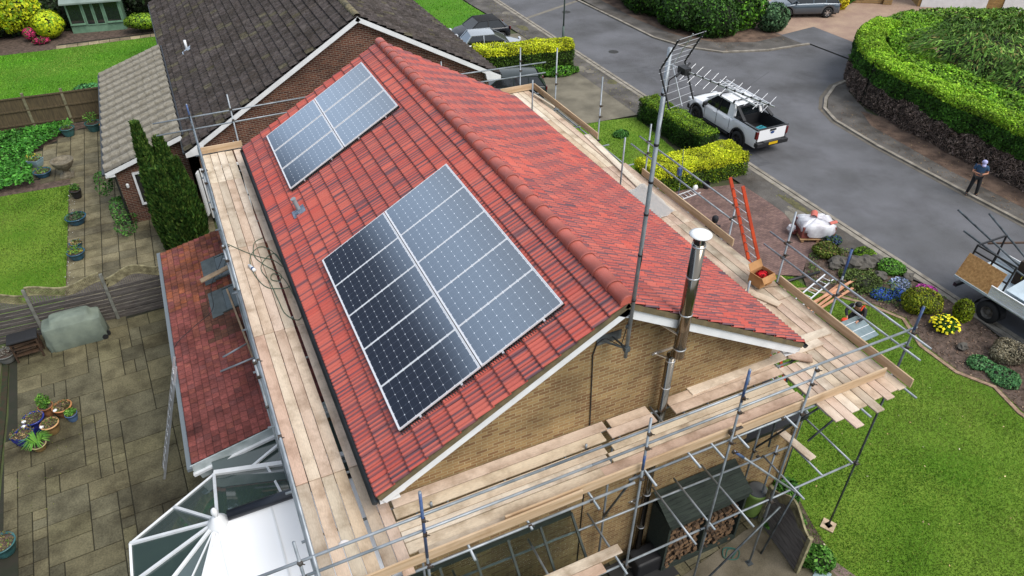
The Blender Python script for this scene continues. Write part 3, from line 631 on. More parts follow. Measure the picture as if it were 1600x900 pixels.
def array(nm, label, y0, y1, s0, s1, rows):
    A = thing(nm, label, 'solar array', slope((s0+s1)/2, (y0+y1)/2, .05), group='solar arrays on the red roof')
    org = Vector(A.location); inv = Matrix.Translation(-org)
    py = (y1-y0)/rows; ps = (s1-s0)/2
    for j in range(rows):
        for i in range(2):
            c = slope(s0+ps*(i+.5), y0+py*(j+.5), .13)
            p = link('solar_panel', bk_me, A); p.matrix_local = Matrix.Translation(c-org) @ rotp
            for nm2, me in (('frame', fr_me), ('cells', ce_me)):
                q = link(nm2, me, p)
    for i in range(2):
        for k in (.25, .75):
            s = s0+ps*(i+k); a = slope(s, y0-.04, .085)-org; b = slope(s, y1+.03, .085)-org
            obj('mounting_rail', MB().beam(a, b, .04, .04, up=(-sn,0,cs)), M_alu, A)
    mb = MB()
    for j in range(int((s1-s0)/.05)):       # mesh skirt on the lower gable side, blackened for shadow under the panels
        mb.tube(slope(s0+j*.05, y0+.01, .10)-org, slope(s0+j*.05+.01, y0-.05, .025)-org, .009, 4)
    mb.beam(slope(s0, y0+.03, .075)-org, slope(s1, y0+.03, .075)-org, .006, .07, up=(-sn,0,cs))  # solid black strip put in as the dark shadow band
    mb.beam(slope(s0, y0+.012, .1)-org, slope(s1, y0+.012, .1)-org, .004, .03, up=(-sn,0,cs)); mb.beam(slope(s0, y0+.012, .055)-org, slope(s1, y0+.012, .055)-org, .004, .012, up=(-sn,0,cs))
    obj('mesh_shadow_skirt', mb, M_black, A)
    return A
array('solar_array', 'ten solar panels in two columns on the near end of the red roof', .779, 6.366, .851, 4.439, 5)
array('solar_array', 'six solar panels in two columns on the far end of the red roof', 9.937, 13.418, .86, 4.45, 3)
# ------------------------------------------------------------------ flue and aerial
fl = thing('flue_pipe', 'twin wall stainless steel flue with a white rain cap climbing the brick gable', 'flue', (1.27,.2,.3))
def rel(o, p): return Vector(p)-o.location
obj('lower_pipe', MB().tube(rel(fl,(1.27,.2,.3)), rel(fl,(1.27,.2,6.75)), .088, 28), M_chrome, fl, True)
obj('upper_pipe', MB().tube(rel(fl,(1.2,-.06,6.95)), rel(fl,(1.2,-.06,9.42)), .112, 32), M_chrome, fl, True)
obj('elbow', MB().tube(rel(fl,(1.27,.2,6.72)), rel(fl,(1.2,-.06,7.05)), .085, 24), M_chrome, fl, True)
for z in (7.15, 7.95, 8.75, 9.38): obj('locking_band', MB().lathe(rel(fl,(1.2,-.06,z)), [(.113,-.015),(.12,-.008),(.12,.008),(.113,.015)], 28), M_alu, fl, True)
for z in (1.4,2.6,3.8,4.9,5.9,6.6): obj('locking_band', MB().lathe(rel(fl,(1.27,.2,z)), [(.089,-.015),(.096,-.008),(.096,.008),(.089,.015)], 24), M_alu, fl, True)
obj('flue_mouth', MB().tube(rel(fl,(1.2,-.06,9.42)), rel(fl,(1.2,-.06,9.5)), .09, 24), M_black, fl)
obj('rain_cap', MB().lathe(rel(fl,(1.2,-.06,9.6)), [(0,.05),(.12,.032),(.185,.0),(.185,-.015),(0,-.005)], 32), mat('cap_white', (.9,.9,.9), .3), fl, True)
for t in (0, 2.1, 4.2): obj('cap_leg', MB().box(rel(fl,(1.2+.1*math.cos(t),-.06+.1*math.sin(t),9.52)), (.02,.02,.18)), M_alu, fl)
for z, y, x in ((7.5,-.06,1.2),(6.7,.2,1.27),(2.2,.2,1.27)):
    mb = MB()
    for s in (-1, 1): mb.beam(rel(fl,(x+s*.1, y, z)), rel(fl,(x+s*.24,.395,z)), .035, .02)
    mb.beam(rel(fl,(x-.3,.388,z)), rel(fl,(x+.3,.388,z)), .02, .05); obj('wall_bracket', mb, M_alu, fl)
ae = thing('tv_aerial', 'tall grey mast with a yagi television aerial and mesh reflectors at its top', 'aerial', (.07,0,7.42))
R_ = lambda p: rel(ae, p)
mtop = (.15,0,12.75)
def mp_(z): t = (z-7.42)/(12.75-7.42); return Vector((.07+.08*t, 0, z))
obj('mast', MB().tube(R_(mp_(7.3)), R_(mtop), .034, 14), M_steel, ae, True)
for z in (8.55, 9.45, 10.2, 10.75, 11.35, 12.1): obj('tape_band', MB().tube(R_(mp_(z)), R_(mp_(z+.04)), .039, 12), M_black, ae, True)
mb = MB()
for z in (7.5,):
    for s in (-1, 1): mb.beam(R_((.07,.0,z)), R_((-.1+s*.12,.38,z)), .025, .03)
    mb.beam(R_((-.3,.385,z)), R_((.2,.385,z)), .02, .2).box(R_((.07,0,z)), (.1,.09,.1))
for z in (8.0,): mb.beam(R_((.08,.0,z)), R_((.05,.05,z)), .1, .05)
obj('bracket', mb, M_steel_dark, ae)
bd = Vector((.25,-.97,-.03)).normalized(); pd = Vector((.97,.25,0)); bs = Vector((.22,.02,12.5))
obj('boom', MB().beam(R_(bs), R_(bs+bd*1.62), .015, .015), M_alu, ae)
ed = Vector((.86,.22,.45)).normalized()
for i in range(11):
    t = .28+i*.126; p = bs+bd*t; hl = .165-.002*i
    d_ = obj('director_rod', MB().tube(R_(p-ed*hl), R_(p+ed*hl), .0026, 5), M_alu, ae); obj('rod_clip', MB().box(R_(p), (.024,.024,.024)), M_black, d_)
for s, l in ((1, .52), (-1, .52)):
    d = (Vector((0,0,s))*.82+bd*.42).normalized(); v = bs+bd*.02
    for q in (-.25, .25): obj('reflector_frame', MB().beam(R_(v+pd*q), R_(v+pd*q+d*l), .016, .02), M_black, ae)
    obj('reflector_spine', MB().beam(R_(v), R_(v+d*(l+.03)), .012, .012), M_alu, ae)
    for i in range(6):
        e = v+d*(.04+i*.095); obj('reflector_rod', MB().tube(R_(e-pd*.29), R_(e+pd*.29), .0028, 5), M_alu, ae)
obj('dipole_box', MB().box(R_(bs+bd*.22), (.1,.16,.09)).tube(R_(bs+bd*.2-ed*.14), R_(bs+bd*.2+ed*.14), .014, 8), M_black, ae)
obj('aerial_cable', MB().path([R_(bs+bd*.2), R_((.2,.0,12.3)), R_((.14,-.03,11.6)), R_((.12,.04,10.6)), R_((.11,-.04,9.4)), R_((.09,.04,8.2)), R_((.02,.1,7.5)), R_((-.1,.37,7.5))], .008, 5), M_black, ae)
# ------------------------------------------------------------------ scaffold
SC = thing('scaffold', 'tube and board scaffold wrapping the red roofed house', 'scaffold', (0,0,0))
def coup(parent, pts, s=.035):
    for p in pts: obj('coupler', MB().box(p, (s*1.9, s*1.9, s*1.5), Matrix.Rotation(random.uniform(-.5,.5), 3, 'Z')).tube(Vector(p)+Vector((s*.8,-s*.8,0)), Vector(p)+Vector((s*1.7,-s*1.7,s*.5)), .01, 6), M_coupler, parent)
def tub(nm, a, b, mt=None, cp=None, r=.0245, n=12):
    o = obj(nm, MB().tube(a, b, r, n), mt or M_steel, SC, True)
    if cp: coup(o, cp)
    return o
def standard(x, y, top, bot=0, blue=None, cz=(6.47,6.1,5.27,2.47), mt=None):
    o = tub('standard', (x,y,bot), (x,y,top), mt or M_steel, [(x,y-.03,z) for z in cz if bot < z < top])
    if blue: obj('blue_sleeve', MB().tube((x,y,blue[0]), (x,y,blue[1]), .027, 12), M_blue, o, True)
    if bot == 0: obj('base_plate', MB().box((x,y,.055), (.15,.15,.01)).tube((x,y,.05), (x,y,.12), .02, 8), M_steel_dark, o)
    return o
standard(-4.12,-1.06,7.12, blue=(5.45,7.1)); standard(-.03,-1.06,6.83, blue=(5.5,5.9)); standard(1.98,-1.06,7.16, blue=(6.35,7.15)); standard(3.72,-1.06,6.53)
lg = standard(6.24,-1.06,7.14, blue=(6.55,7.13), mt=M_steel_dark)
obj('sole_board', MB().box((6.24,-1.06,.04), (.32,.32,.04), Matrix.Rotation(.5,3,'Z')), M_board, lg)
standard(-5.98,-1.0,6.95)
for y, t in ((.87,7.3),(2.56,7.28),(4.47,6.55),(8.44,7.0),(11.25,7.42),(14.3,7.38)): standard(6.26,y,t, blue=(t-.7,t) if y < 1 else None)
for y, t in ((2.1,6.05),(7.65,7.2),(13.35,6.8)): standard(4.86,y,t,5.0, cz=())
for y in (3.6,7.9,12.0): standard(-5.86,y,6.52)
standard(-5.8,15.95,6.85, blue=(6.3,6.84)); standard(-4.57,15.95,6.95); standard(5.66,15.98,6.95); standard(2.6,15.98,6.9, 2)
for x, y in ((.2,.22),(4.3,.22),(-3.9,.22)): standard(x,y,5.25, cz=(2.5,))
standard(4.72,-.05,2.75, cz=(2.5,)); standard(6.2,.6,5.2, cz=(2.5,))
# guard rails
tub('guard_rail', (-6.9,-1.0,6.47), (-2.0,-1.0,6.48)); tub('guard_rail', (-2.0,-1.0,6.48), (6.4,-1.0,6.51))
tub('guard_rail', (-6.6,-1.01,6.10), (-1.1,-1.01,6.11), ); tub('guard_rail', (-1.1,-1.01,6.11), (6.35,-1.01,6.14))
tub('guard_rail', (6.2,4.2,6.45), (6.2,8.85,6.45), cp=[(6.2,4.47,6.45),(6.2,8.44,6.45)]); tub('guard_rail', (6.2,4.2,6.03), (6.2,9.25,6.03), cp=[(6.2,4.47,6.03),(6.2,8.44,6.03)])
tub('guard_rail', (6.2,-1.55,6.44), (6.2,3.1,6.44), cp=[(6.2,.87,6.44),(6.2,2.56,6.44)]); tub('guard_rail', (6.2,-1.45,6.05), (6.2,3.2,6.03), cp=[(6.2,.87,6.05),(6.2,2.56,6.03)])
tub('guard_rail', (-5.78,-1.4,6.47), (-5.78,6.2,6.47), cp=[(-5.78,1.5,6.47),(-5.78,3.6,6.47)]); tub('guard_rail', (-5.78,6.0,6.49), (-5.78,16.2,6.47), cp=[(-5.78,7.9,6.47),(-5.78,12,6.47)])
tub('guard_rail', (-5.80,-1.4,6.08), (-5.80,16.1,6.08))
for z in (6.42, 6.02): tub('guard_rail', (-6.9,16.02,z-.05), (-1.5,16.02,z), cp=[(-5.8,16.02,z),(-4.57,16.02,z)]); tub('guard_rail', (-1.6,16.06,z), (6.75,16.06,z-.2), cp=[(5.66,16.02,z-.2),(2.6,16.02,z-.1)])
# ledgers and transoms
tub('ledger', (-6.5,-1.11,5.26), (-.2,-1.11,5.28), cp=[(-4.12,-1.11,5.26),(-2.3,-1.11,5.27),(-1.1,-1.11,5.27)]); tub('ledger', (-.25,-1.0,5.25), (6.45,-1.0,5.25), cp=[(.1,-1.0,5.25),(3.3,-1,5.25)])
tub('ledger', (-5.9,.22,5.235), (5.9,.22,5.235))
for x in (6.2, 4.95): tub('ledger', (x,-1.7,5.22), (x,7.5,5.22)); tub('ledger', (x,7.3,5.22), (x,16.3,5.22))
for x in (-5.82, -4.7): tub('ledger', (x,-1.5,5.22), (x,7.5,5.22)); tub('ledger', (x,7.3,5.22), (x,16.3,5.22))
for x in (-3.4,-2.3,-1.06,.12,1.09,1.62,2.2,3.38,4.18,5.6): tub('transom', (x,-1.33 if x != -2.3 else -1.2,5.265), (x,.35,5.265))
for y in (1.3,3,4.7,6.2,7.7,9.3,10.8,12.4,14,15.6):
    tub('transom', (4.6,y,5.265), (6.42,y,5.265)); tub('transom', (-5.95,y,5.265), (-4.4,y,5.265))
tub('ledger', (-5.2,-1.0,2.44), (1.9,-1.0,2.46), cp=[(-.03,-1.0,2.46),(-4.12,-1,2.44),(-1.4,-1,2.45)]); tub('ledger', (1.85,-1.02,2.5), (6.35,-1.02,2.45), cp=[(1.98,-1.02,2.5),(3.72,-1.02,2.48),(6.24,-1.02,2.45)])
tub('ledger', (-5.2,.18,2.42), (5.45,-.02,2.46), cp=[(.2,.18,2.44),(4.3,.05,2.46)])
for x, y0, y1 in ((-.15,.34,-1.25),(1.52,.32,-1.28),(2.1,.33,-1.16),(2.9,.38,-1.45),(4.38,.0,-1.36),(5.22,.5,-1.03),(6.12,.6,-1.05),(-1.6,.3,-1.2),(-3.3,.3,-1.2)): tub('transom', (x,y0,2.52), (x+.02,y1,2.5))
tub('ledger', (4.5,.55,2.5), (6.35,.62,2.5))
for y in (4.5,8.4,12.0): tub('transom', (4.6,y,2.6), (6.42,y,2.6))
tub('ledger', (6.3,.6,2.55), (6.3,14.5,2.55)); tub('ledger', (4.9,4.0,2.55), (4.9,14.5,2.55)); tub('ledger', (-5.9,3,2.0), (-5.9,3.1,2.05))
b = tub('brace', (2.07,-1.13,5.02), (4.5,-1.13,2.35), cp=[(2.07,-1.13,5.0),(4.45,-1.13,2.4)]); obj('blue_sleeve', MB().tube((2.07,-1.13,5.02), (2.37,-1.13,4.69), .03, 12), M_blue, b, True)
tub('brace', (4.0,-1.14,2.2), (1.9,-1.14,-.0), M_steel_dark); tub('brace', (-.03,-.9,5.15), (.15,.12,2.55), M_steel_dark); tub('brace', (4.9,-.9,5.1), (4.3,.25,2.5), M_steel_dark)
tub('brace', (6.2,-.9,5.1), (4.4,-.95,4.0), M_steel_dark); tub('brace', (4.6,-1.0,2.4), (4.15,-.98,.05), M_steel_dark); tub('brace', (4.62,.1,2.6), (5.0,.5,5.1), M_steel_dark); tub('brace', (6.2,4.5,2.6), (5.0,1.2,5.1), M_steel_dark)
o = tub('stub_tube', (3.22,-.03,5.3), (3.22,-.03,5.55)); tub('stub_tube', (-3.7,-.07,5.3), (-3.7,-.07,5.42)); tub('stub_tube', (-.62,-.07,5.3), (-.62,-.07,5.42)); tub('stub_tube', (-6.6,8.0,3.2), (-5.95,8.1,3.35))
# deck boards: each its own part
BM = {}
def board(a, b, wd=.216, z=5.31, nm='deck_board', th=.038, mt=None, parent=None, tilt=0):
    a = Vector((*a, z)) if len(a) == 2 else Vector(a); b = Vector((*b, z)) if len(b) == 2 else Vector(b)
    d = b-a; l = round(d.length, 2); key = (l, wd, th, mt.name if mt else '')
    if key not in BM:
        BM[key] = MB().box((0,0,0), (l, wd, th)).mesh(nm, mt or M_board)
    x = d.normalized(); y = Vector((0,0,1)).cross(x).normalized(); zz = x.cross(y)
    o = link(nm, BM[key], parent or SC); o.matrix_local = Matrix.Translation((a+b)/2) @ Matrix((x,y,zz)).transposed().to_4x4() @ Matrix.Rotation(tilt, 4, 'X')
    bv = o.modifiers.new('bevel', 'BEVEL'); bv.width = .006; bv.segments = 1
    for s in (-1, 1):        # galvanised end bands
        pass
    return o
rb = random.Random(4)
def j(v=.03): return rb.uniform(-v, v)
ys = [-1.0, 1.33, 5.77, 9.55, 13.4, 15.42]
for a, b_ in zip(ys[:-1], ys[1:]):
    for k, xc in enumerate((-5.64,-5.413,-5.186,-4.959,-4.69)):
        dx = -.0 if k < 4 else j(.015)
        board((xc+dx+j(.004), a+.012 if a > 0 else a-.1+j(.12)), (xc+dx+j(.004), b_-.006), z=5.31+j(.005))
board((-4.46,-1.15), (-4.46,1.28), z=5.306, wd=.2)
xs = [(-4.33,-.34),(-.30,4.02)]
for k, yc in enumerate((.265,.035,-.235,-.465,-.70)):
    for m, (a, b_) in enumerate(xs):
        if k == 4: a += -.2*m; 
        sx = (.38,.25,.12,.0,-.1)[k]
        if k < 2 and m == 1:
            board((a+sx+.0, yc), (.98, yc), z=5.312+j(.005)); board((1.42, yc), (b_+.1, yc), z=5.33+j(.005))
        else: board((a+(sx if m else 0)+j(), yc), (b_+(sx-.06 if not m else 0)+j(), yc), z=5.312+j(.005))
board((-4.2,-.86), (1.4,-.87), wd=.12, z=5.325)
# right platform
for k, xc in enumerate((4.93,5.16,5.39,5.62,5.85,6.06)):
    e0 = (-1.86,-1.72,-1.44,-1.55,-1.42,-1.45)[k] if k else -1.62
    runs = [e0, 1.9+j(.05), 5.7, 9.4, 13.2, 15.85]
    for a, b_ in zip(runs[:-1], runs[1:]):
        if k == 0 and a < 0: continue
        if k == 5 and a > 9: continue
        board((xc+j(.004), a+.01), (xc+j(.004), b_-.005), z=5.31+j(.005))
for xc, e0 in ((4.25,-1.55),(4.48,-1.84),(4.71,-1.5),(4.93,-1.48)): board((xc, e0), (xc, 1.2 if xc > 4.8 else .1), z=5.305)
# loose boards laid across
board((2.0,.30), (5.55,.36), z=5.352); board((3.5,.62,5.36), (5.98,.56,5.36)); board((4.55,.30,5.40), (4.95,-.02,5.385), wd=.24)
board((5.25,2.55,5.36), (5.62,1.75,5.36), wd=.22); board((5.55,2.6,5.37), (6.1,2.45,5.37)); board((4.85,2.9,5.36),(4.88,1.3,5.36), wd=.2)
board((6.04,11.6,5.35), (5.72,7.8,5.36)); board((5.0,13.9,5.35), (4.99,9.9,5.355)); board((5.9,15.3,5.40),(6.02,13.9,5.42), wd=.07, th=.05)
# toe boards
def toe(a, b, z0=5.345, h=.225): 
    a = Vector((*a, z0+h/2)); b = Vector((*b, z0+h/2)); d = (b-a); l = d.length; x = d.normalized(); y = Vector((0,0,1)).cross(x)
    o = obj('toe_board', MB().box((0,0,0), (l, .038, h)), M_toe, SC, bevel=.005); o.matrix_local = Matrix.Translation((a+b)/2) @ Matrix((x,y,Vector((0,0,1)))).transposed().to_4x4(); return o
toe((-5.3,-1.045), (-1.25,-1.04)); toe((-2.7,-.965), (2.25,-.965)); toe((2.1,-1.005), (5.98,-1.005))
toe((6.19,-1.5), (6.19,2.45)); toe((6.19,4.2), (6.19,8.5)); toe((6.19,11.15), (6.19,15.85)); toe((4.8,15.87), (6.17,15.87)); toe((-5.78,15.47), (-4.5,15.47))
obj('board_clip', MB().box((1.95,-1.04,5.52), (.05,.07,.1)).box((2.1,-1.04,5.56),(.22,.06,.02)), M_coupler, SC)
# lower lift plank
board((-4.4,-.74,2.57), (.02,-.72,2.57)); board((-4.4,-.96,2.56), (-.5,-.95,2.56))
board((5.1,1.6,2.56), (5.35,-.6,2.56)); 
# wind-blown dust sheet on the right platform
mb = MB(); rows = []
rg = np.random.default_rng(3)
for a in np.linspace(0,1,9):
    rows.append([(4.95+.85*b_+.1*a, 6.0+1.7*a+.25*b_, 5.345+.05*abs(math.sin(7*a+5*b_))+.04*rg.random()) for b_ in np.linspace(0,1,7)])
o = obj('dust_sheet', mb.grid(rows), mat('thin_polythene', (.75,.74,.72), .3, 0, trans=.6), None, True)
tag(o, 'crumpled clear plastic sheet lying on the boards behind the aerial mast', 'plastic sheet')
# scraps on the deck
rag = obj('rag', MB().lathe((-5.27,-.15,5.335), [(0,.04),(.05,.035),(.09,.0)], 9, sy=.5), mat('rag_white', (.7,.66,.64), .8)); tag(rag, 'small white rag lying on the near left corner boards', 'rag')
gl = thing('spray_bottle', 'white bottle with a blue label lying on the left boards beside the green cable', 'bottle', (-5.35,8.45,5.37), .3)
obj('bottle', MB().tube((0,-.17,0), (0,.1,0), .045, 12).tube((0,.1,0),(0,.17,0),.02,10), M_white, gl, True); obj('label_band', MB().tube((0,-.1,0),(0,-.04,0),.047,12), M_blue, gl, True)
# coiled hose/cable on left platform
pts = []
ctrl = [(-5.78,9.9),(-5.4,9.3),(-5.1,8.9),(-4.8,8.6),(-4.62,8.2),(-4.75,9.0),(-5.0,9.35),(-5.3,9.0),(-5.35,8.3),(-5.2,7.6),(-4.95,7.35),(-4.6,7.4),(-4.65,8.6),(-4.75,8.9),(-5.0,8.7),(-5.15,8.3),(-5.05,7.7),(-5.0,6.9),(-4.95,6.3),(-4.75,5.95),(-4.6,6.1),(-4.6,6.4),(-4.7,7.6),(-4.9,8.0),(-5.0,7.8),(-4.85,7.65),(-4.75,7.9),(-5.05,8.5),(-5.2,9.0),(-5.1,9.6),(-4.85,9.75)]
def spline(cp, n=8, z=0):
    P = [Vector((*c, z)) if len(c) == 2 else Vector(c) for c in cp]; out = []
    for i in range(len(P)-1):
        p0 = P[max(i-1,0)]; p1 = P[i]; p2 = P[i+1]; p3 = P[min(i+2,len(P)-1)]
        for k in range(n):
            t = k/n; out.append(.5*((2*p1)+(-p0+p2)*t+(2*p0-5*p1+4*p2-p3)*t*t+(-p0+3*p1-3*p2+p3)*t**3))
    out.append(P[-1]); return out
S = spline(ctrl, 8, 5.345); o = obj('hose', MB().path(S, .009, 6), mat('green_hose', h2l('3c5a48'), .5), None, True); tag(o, 'dark green cable tangled in loops on the left boards', 'cable')
# extension ladder in orange, leaning through the gap
def ladder(nm, label, a, b, wd, side, mt_r, mt_g, rail=(.07,.03), pitch=.26, group=None, cat='ladder', parent=None):
    a = Vector(a); b = Vector(b); t = thing(nm, label, cat, tuple(a), group=group) if parent is None else parent
    o0 = a if parent is None else Vector(parent.location); side = Vector(side).normalized(); up = (b-a).cross(side).normalized()
    for s in (-1, 1): obj('rail', MB().beam(a-o0+side*s*wd/2, b-o0+side*s*wd/2, rail[1], rail[0], up=tuple(up)), mt_r, t)
    n = int((b-a).length/pitch); d = (b-a).normalized()
    for i in range(n):
        c = a-o0+d*(pitch*(i+.5)); obj('rung', MB().tube(c-side*wd/2, c+side*wd/2, .014, 8), mt_g, t, True)
    return t
M_orange = mat('orange_fibreglass', h2l('c9481e'), .5, 0, h2l('a83a1c'), 3, stretch=(1,1,.6))
ladder('extension_ladder', 'orange ladder with metal rungs leaning on the scaffold through the toe board gap', (7.75,2.05,0.05), (5.68,4.02,7.46), .47, (0,1,0), M_orange, M_alu, (.08,.04))
# cardboard box with red inside
bx = thing('cardboard_box', 'open brown cardboard box with red packing inside on the right platform', 'box', (5.75,2.62,5.39), .15)
M_card = mat('cardboard', h2l('b98a5c'), .85, 0, h2l('a67848'), 4)
mb = MB(); X, Y, H = .44, .36, .30
for s in (-1,1): mb.box((s*X/2,0,H/2), (.01,Y,H)).box((0,s*Y/2,H/2), (X,.01,H))
mb.box((0,0,.01), (X,Y,.01)); obj('carton', mb, M_card, bx)
obj('flap', MB().beam((-X/2,-.0,H), (-X/2-.16,0,H+.12), Y, .008), M_card, bx); obj('flap', MB().beam((0,Y/2,H), (0,Y/2+.1,H+.16), X, .008), M_card, bx)
obj('flap', MB().beam((X/2,0,H), (X/2+.12,0,H-.14), Y, .008), M_card, bx); obj('flap', MB().beam((0,-Y/2,H), (0,-Y/2-.1,H-.12), X, .008), M_card, bx)
obj('parcel_tape', MB().box((0,-Y/2-.008,H/2), (.05,.003,H)), mat('brown_tape', h2l('8b5d35'), .3), bx)
P, Nn = ellipsoids([((.03,.02,.22),(.17,.14,.09))], 900, 3); V, c = leafset(P, Nn, .035, [h2l('c41320'), h2l('8f0d18')], [1,1], seed=3); qmesh('red_packing', V, c, M_foliage, bx)
# ------------------------------------------------------------------ neighbouring house
NB = thing('neighbour_house', 'brown brick house with mossy grey tiled roof and white bargeboards behind the red roof', 'house', (0,0,0))
yn, XL, XR, XA, ZL, ZR, ZA = 20.42, -6.30, 6.78, .88, 3.32, 4.30, 7.50; NL = 21.0
G0 = np.array(h2l('504947')); G1c = np.array(h2l('57504d')); G2 = np.array(h2l('48423f')); G3 = np.array(h2l('5c5748'))
def greyt(j, i, k, rg):
    b = [G0, G1c, G2, G0, G2][rg.integers(5)]*rg.uniform(.92, 1.08)
    if rg.random() < .07: b = G3*rg.uniform(.8,1.1)
    o = np.tile(b, (len(k),1)); return o*(1+.10*rg.normal(size=(len(k),1)))
dl = Vector((XA-XL, 0, ZA-ZL)); ll = dl.length; dl /= ll; dr = Vector((XA-XR, 0, ZA-ZR)); lr = dr.length; dr /= lr
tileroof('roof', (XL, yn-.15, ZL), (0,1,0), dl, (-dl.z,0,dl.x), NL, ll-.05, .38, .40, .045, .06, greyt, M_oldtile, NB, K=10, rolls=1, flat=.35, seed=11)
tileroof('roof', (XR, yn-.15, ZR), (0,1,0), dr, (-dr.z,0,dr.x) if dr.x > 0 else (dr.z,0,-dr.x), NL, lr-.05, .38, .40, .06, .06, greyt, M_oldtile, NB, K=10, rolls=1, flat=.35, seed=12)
mb = MB(); n = 46
for i in range(n):
    y0 = yn-.15+i*NL/n; g = NL/n
    for a, b in ((0, .015),):
        mb.grid([[( XA+.15*math.cos(t), yy, ZA-.03+.11*math.sin(t)) for t in np.linspace(0, math.pi, 9)] for yy in (y0+.006, y0+g-.008)])
obj('ridge_tiles', mb, mat('mossy_ridge', h2l('7d7254'), .9, 0, h2l('4d4a3c'), 4, bump=.8, bscale=12, fine=.4), NB, True)
M_under = M_black
mb = MB()
for e, z in ((XL, ZL), (XR, ZR)): mb.grid([[(e, yn-.1, z-.05), (e, yn+NL-.2, z-.05)], [(XA, yn-.1, ZA-.05), (XA, yn+NL-.2, ZA-.05)]])
obj('roof_underlay', mb, M_black, NB)
gable('wall', XL+.4, XR-.45, XA, ZL+.10, ZR+.08, ZA-.12, yn+.1, yn+NL-.4, M_brick2, NB)
for e, z, d in ((XL, ZL, dl), (XR, ZR, dr)):
    a = Vector((e, yn-.14, z)); b = Vector((XA, yn-.14, ZA)); nn = Vector((-d.z, 0, d.x)) if d.x > 0 else Vector((d.z, 0, -d.x))
    obj('bargeboard', MB().beam(a-nn*.13, b-nn*.13, .022, .17, up=tuple(nn)), M_white, NB)
    mb = MB(); s = 1 if d.x > 0 else -1
    P = [(e-.02*s, z-.06), (e+.7*s, z+.7*abs(d.z/d.x)-.2), (e+.62*s, z-.16), (e-.02*s, z-.22)]; mb.face([(p[0], yn-.155, p[1]) for p in P]); mb.face([(p[0], yn+.08, p[1]) for p in P])
    for i in range(4): p, q = P[i], P[(i+1)%4]; mb.face([(p[0],yn-.155,p[1]),(q[0],yn-.155,q[1]),(q[0],yn+.08,q[1]),(p[0],yn+.08,p[1])])
    obj('barge_foot', mb, M_white, NB)
    obj('gutter', MB().beam((e-.05*s, yn-.1, z-.06), (e-.05*s, yn+NL-.2, z-.06), .1, .08), M_gut, NB)
def nsl(s, y, off=0): return Vector((XL, y, ZL))+dl*s+Vector((-dl.z,0,dl.x))*off
v = obj('roof_vent', MB().tube(nsl(1.35, 30.0, .0), nsl(1.35,30.0,.0)+Vector((0,0,.45)), .06, 12), M_white, NB, True); obj('flashing', MB().box(nsl(1.35,29.8,.05), (.5,.35,.03), Matrix.Rotation(-.57,3,'Y')), mat('pale_lead', h2l('a9b4c0'), .4), v)
# window and patio door in the garden walls
def window(parent, c, w, h, ax='x', name='window', fw=.08):
    m = obj(name, MB().box(c, (w, .03, h) if ax == 'x' else (.03, w, h)), M_glassdark, parent)
    mb = MB()
    for s in (-1, 1):
        mb.box((c[0]+s*w/2, c[1], c[2]) if ax == 'x' else (c[0], c[1]+s*w/2, c[2]), (fw, .12, h+fw) if ax == 'x' else (.12, fw, h+fw))
        mb.box((c[0], c[1], c[2]+s*h/2), (w-fw, .11, fw) if ax == 'x' else (.11, w-fw, fw))
    obj('frame', mb, M_white, m); return m
window(NB, (-7.55, 21.77, 1.5), 1.7, 1.35)
window(NB, (-5.2, 20.49, 1.35), 1.5, 2.1, name='patio_door'); obj('open_sash', MB().beam((-6.05,20.40,1.5),(-6.15,20.15,1.5), .05, 1.9), M_white, NB)
obj('wall', MB().box((-7.65, 27.2, 1.2), (2.7, 10.8, 2.4)), M_brick2, NB)
mb = MB(); P = [(-9.0,2.4),(-6.0,2.4),(-6.0,3.5)]
for y in (21.82, 32.55): mb.face([(x,y,z) for x,z in P])
obj('gable_infill', mb, M_brick2, NB)
H0 = np.array(h2l('8f897d')); H1 = np.array(h2l('787268')); H2 = np.array(h2l('928b7d'))
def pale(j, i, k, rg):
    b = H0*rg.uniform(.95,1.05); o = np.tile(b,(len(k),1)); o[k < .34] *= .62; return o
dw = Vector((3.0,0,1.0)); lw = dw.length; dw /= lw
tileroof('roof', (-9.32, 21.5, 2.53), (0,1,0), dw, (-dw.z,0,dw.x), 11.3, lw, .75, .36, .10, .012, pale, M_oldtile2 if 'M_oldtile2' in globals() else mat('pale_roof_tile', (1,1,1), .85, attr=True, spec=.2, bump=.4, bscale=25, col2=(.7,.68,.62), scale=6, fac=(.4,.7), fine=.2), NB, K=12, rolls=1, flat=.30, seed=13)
mb = MB(); mb.grid([[(-9.3,21.52,2.5),(-9.3,32.75,2.5)],[(-6.2,21.52,3.52),(-6.2,32.75,3.52)]]); obj('roof_underlay', mb, M_black, NB)
obj('bargeboard', MB().beam((-9.3,21.52,2.41),(-6.3,21.52,3.41), .025, .17, up=(-.3,0,1)), M_white, NB); obj('soffit', MB().box((-9.17,21.66,2.36),(.34,.26,.14)), M_white, NB)
obj('gutter', MB().beam((-9.38,21.5,2.44),(-9.38,32.8,2.44), .1,.08), M_gut, NB); obj('downpipe', MB().tube((-9.05,21.74,0),(-9.05,21.74,2.4), .035), M_black, NB)
obj('wall_lamp', MB().lathe((-8.72,21.70,1.75), [(0,.1),(.06,.05),(.05,-.08),(0,-.1)], 10), M_white, NB)
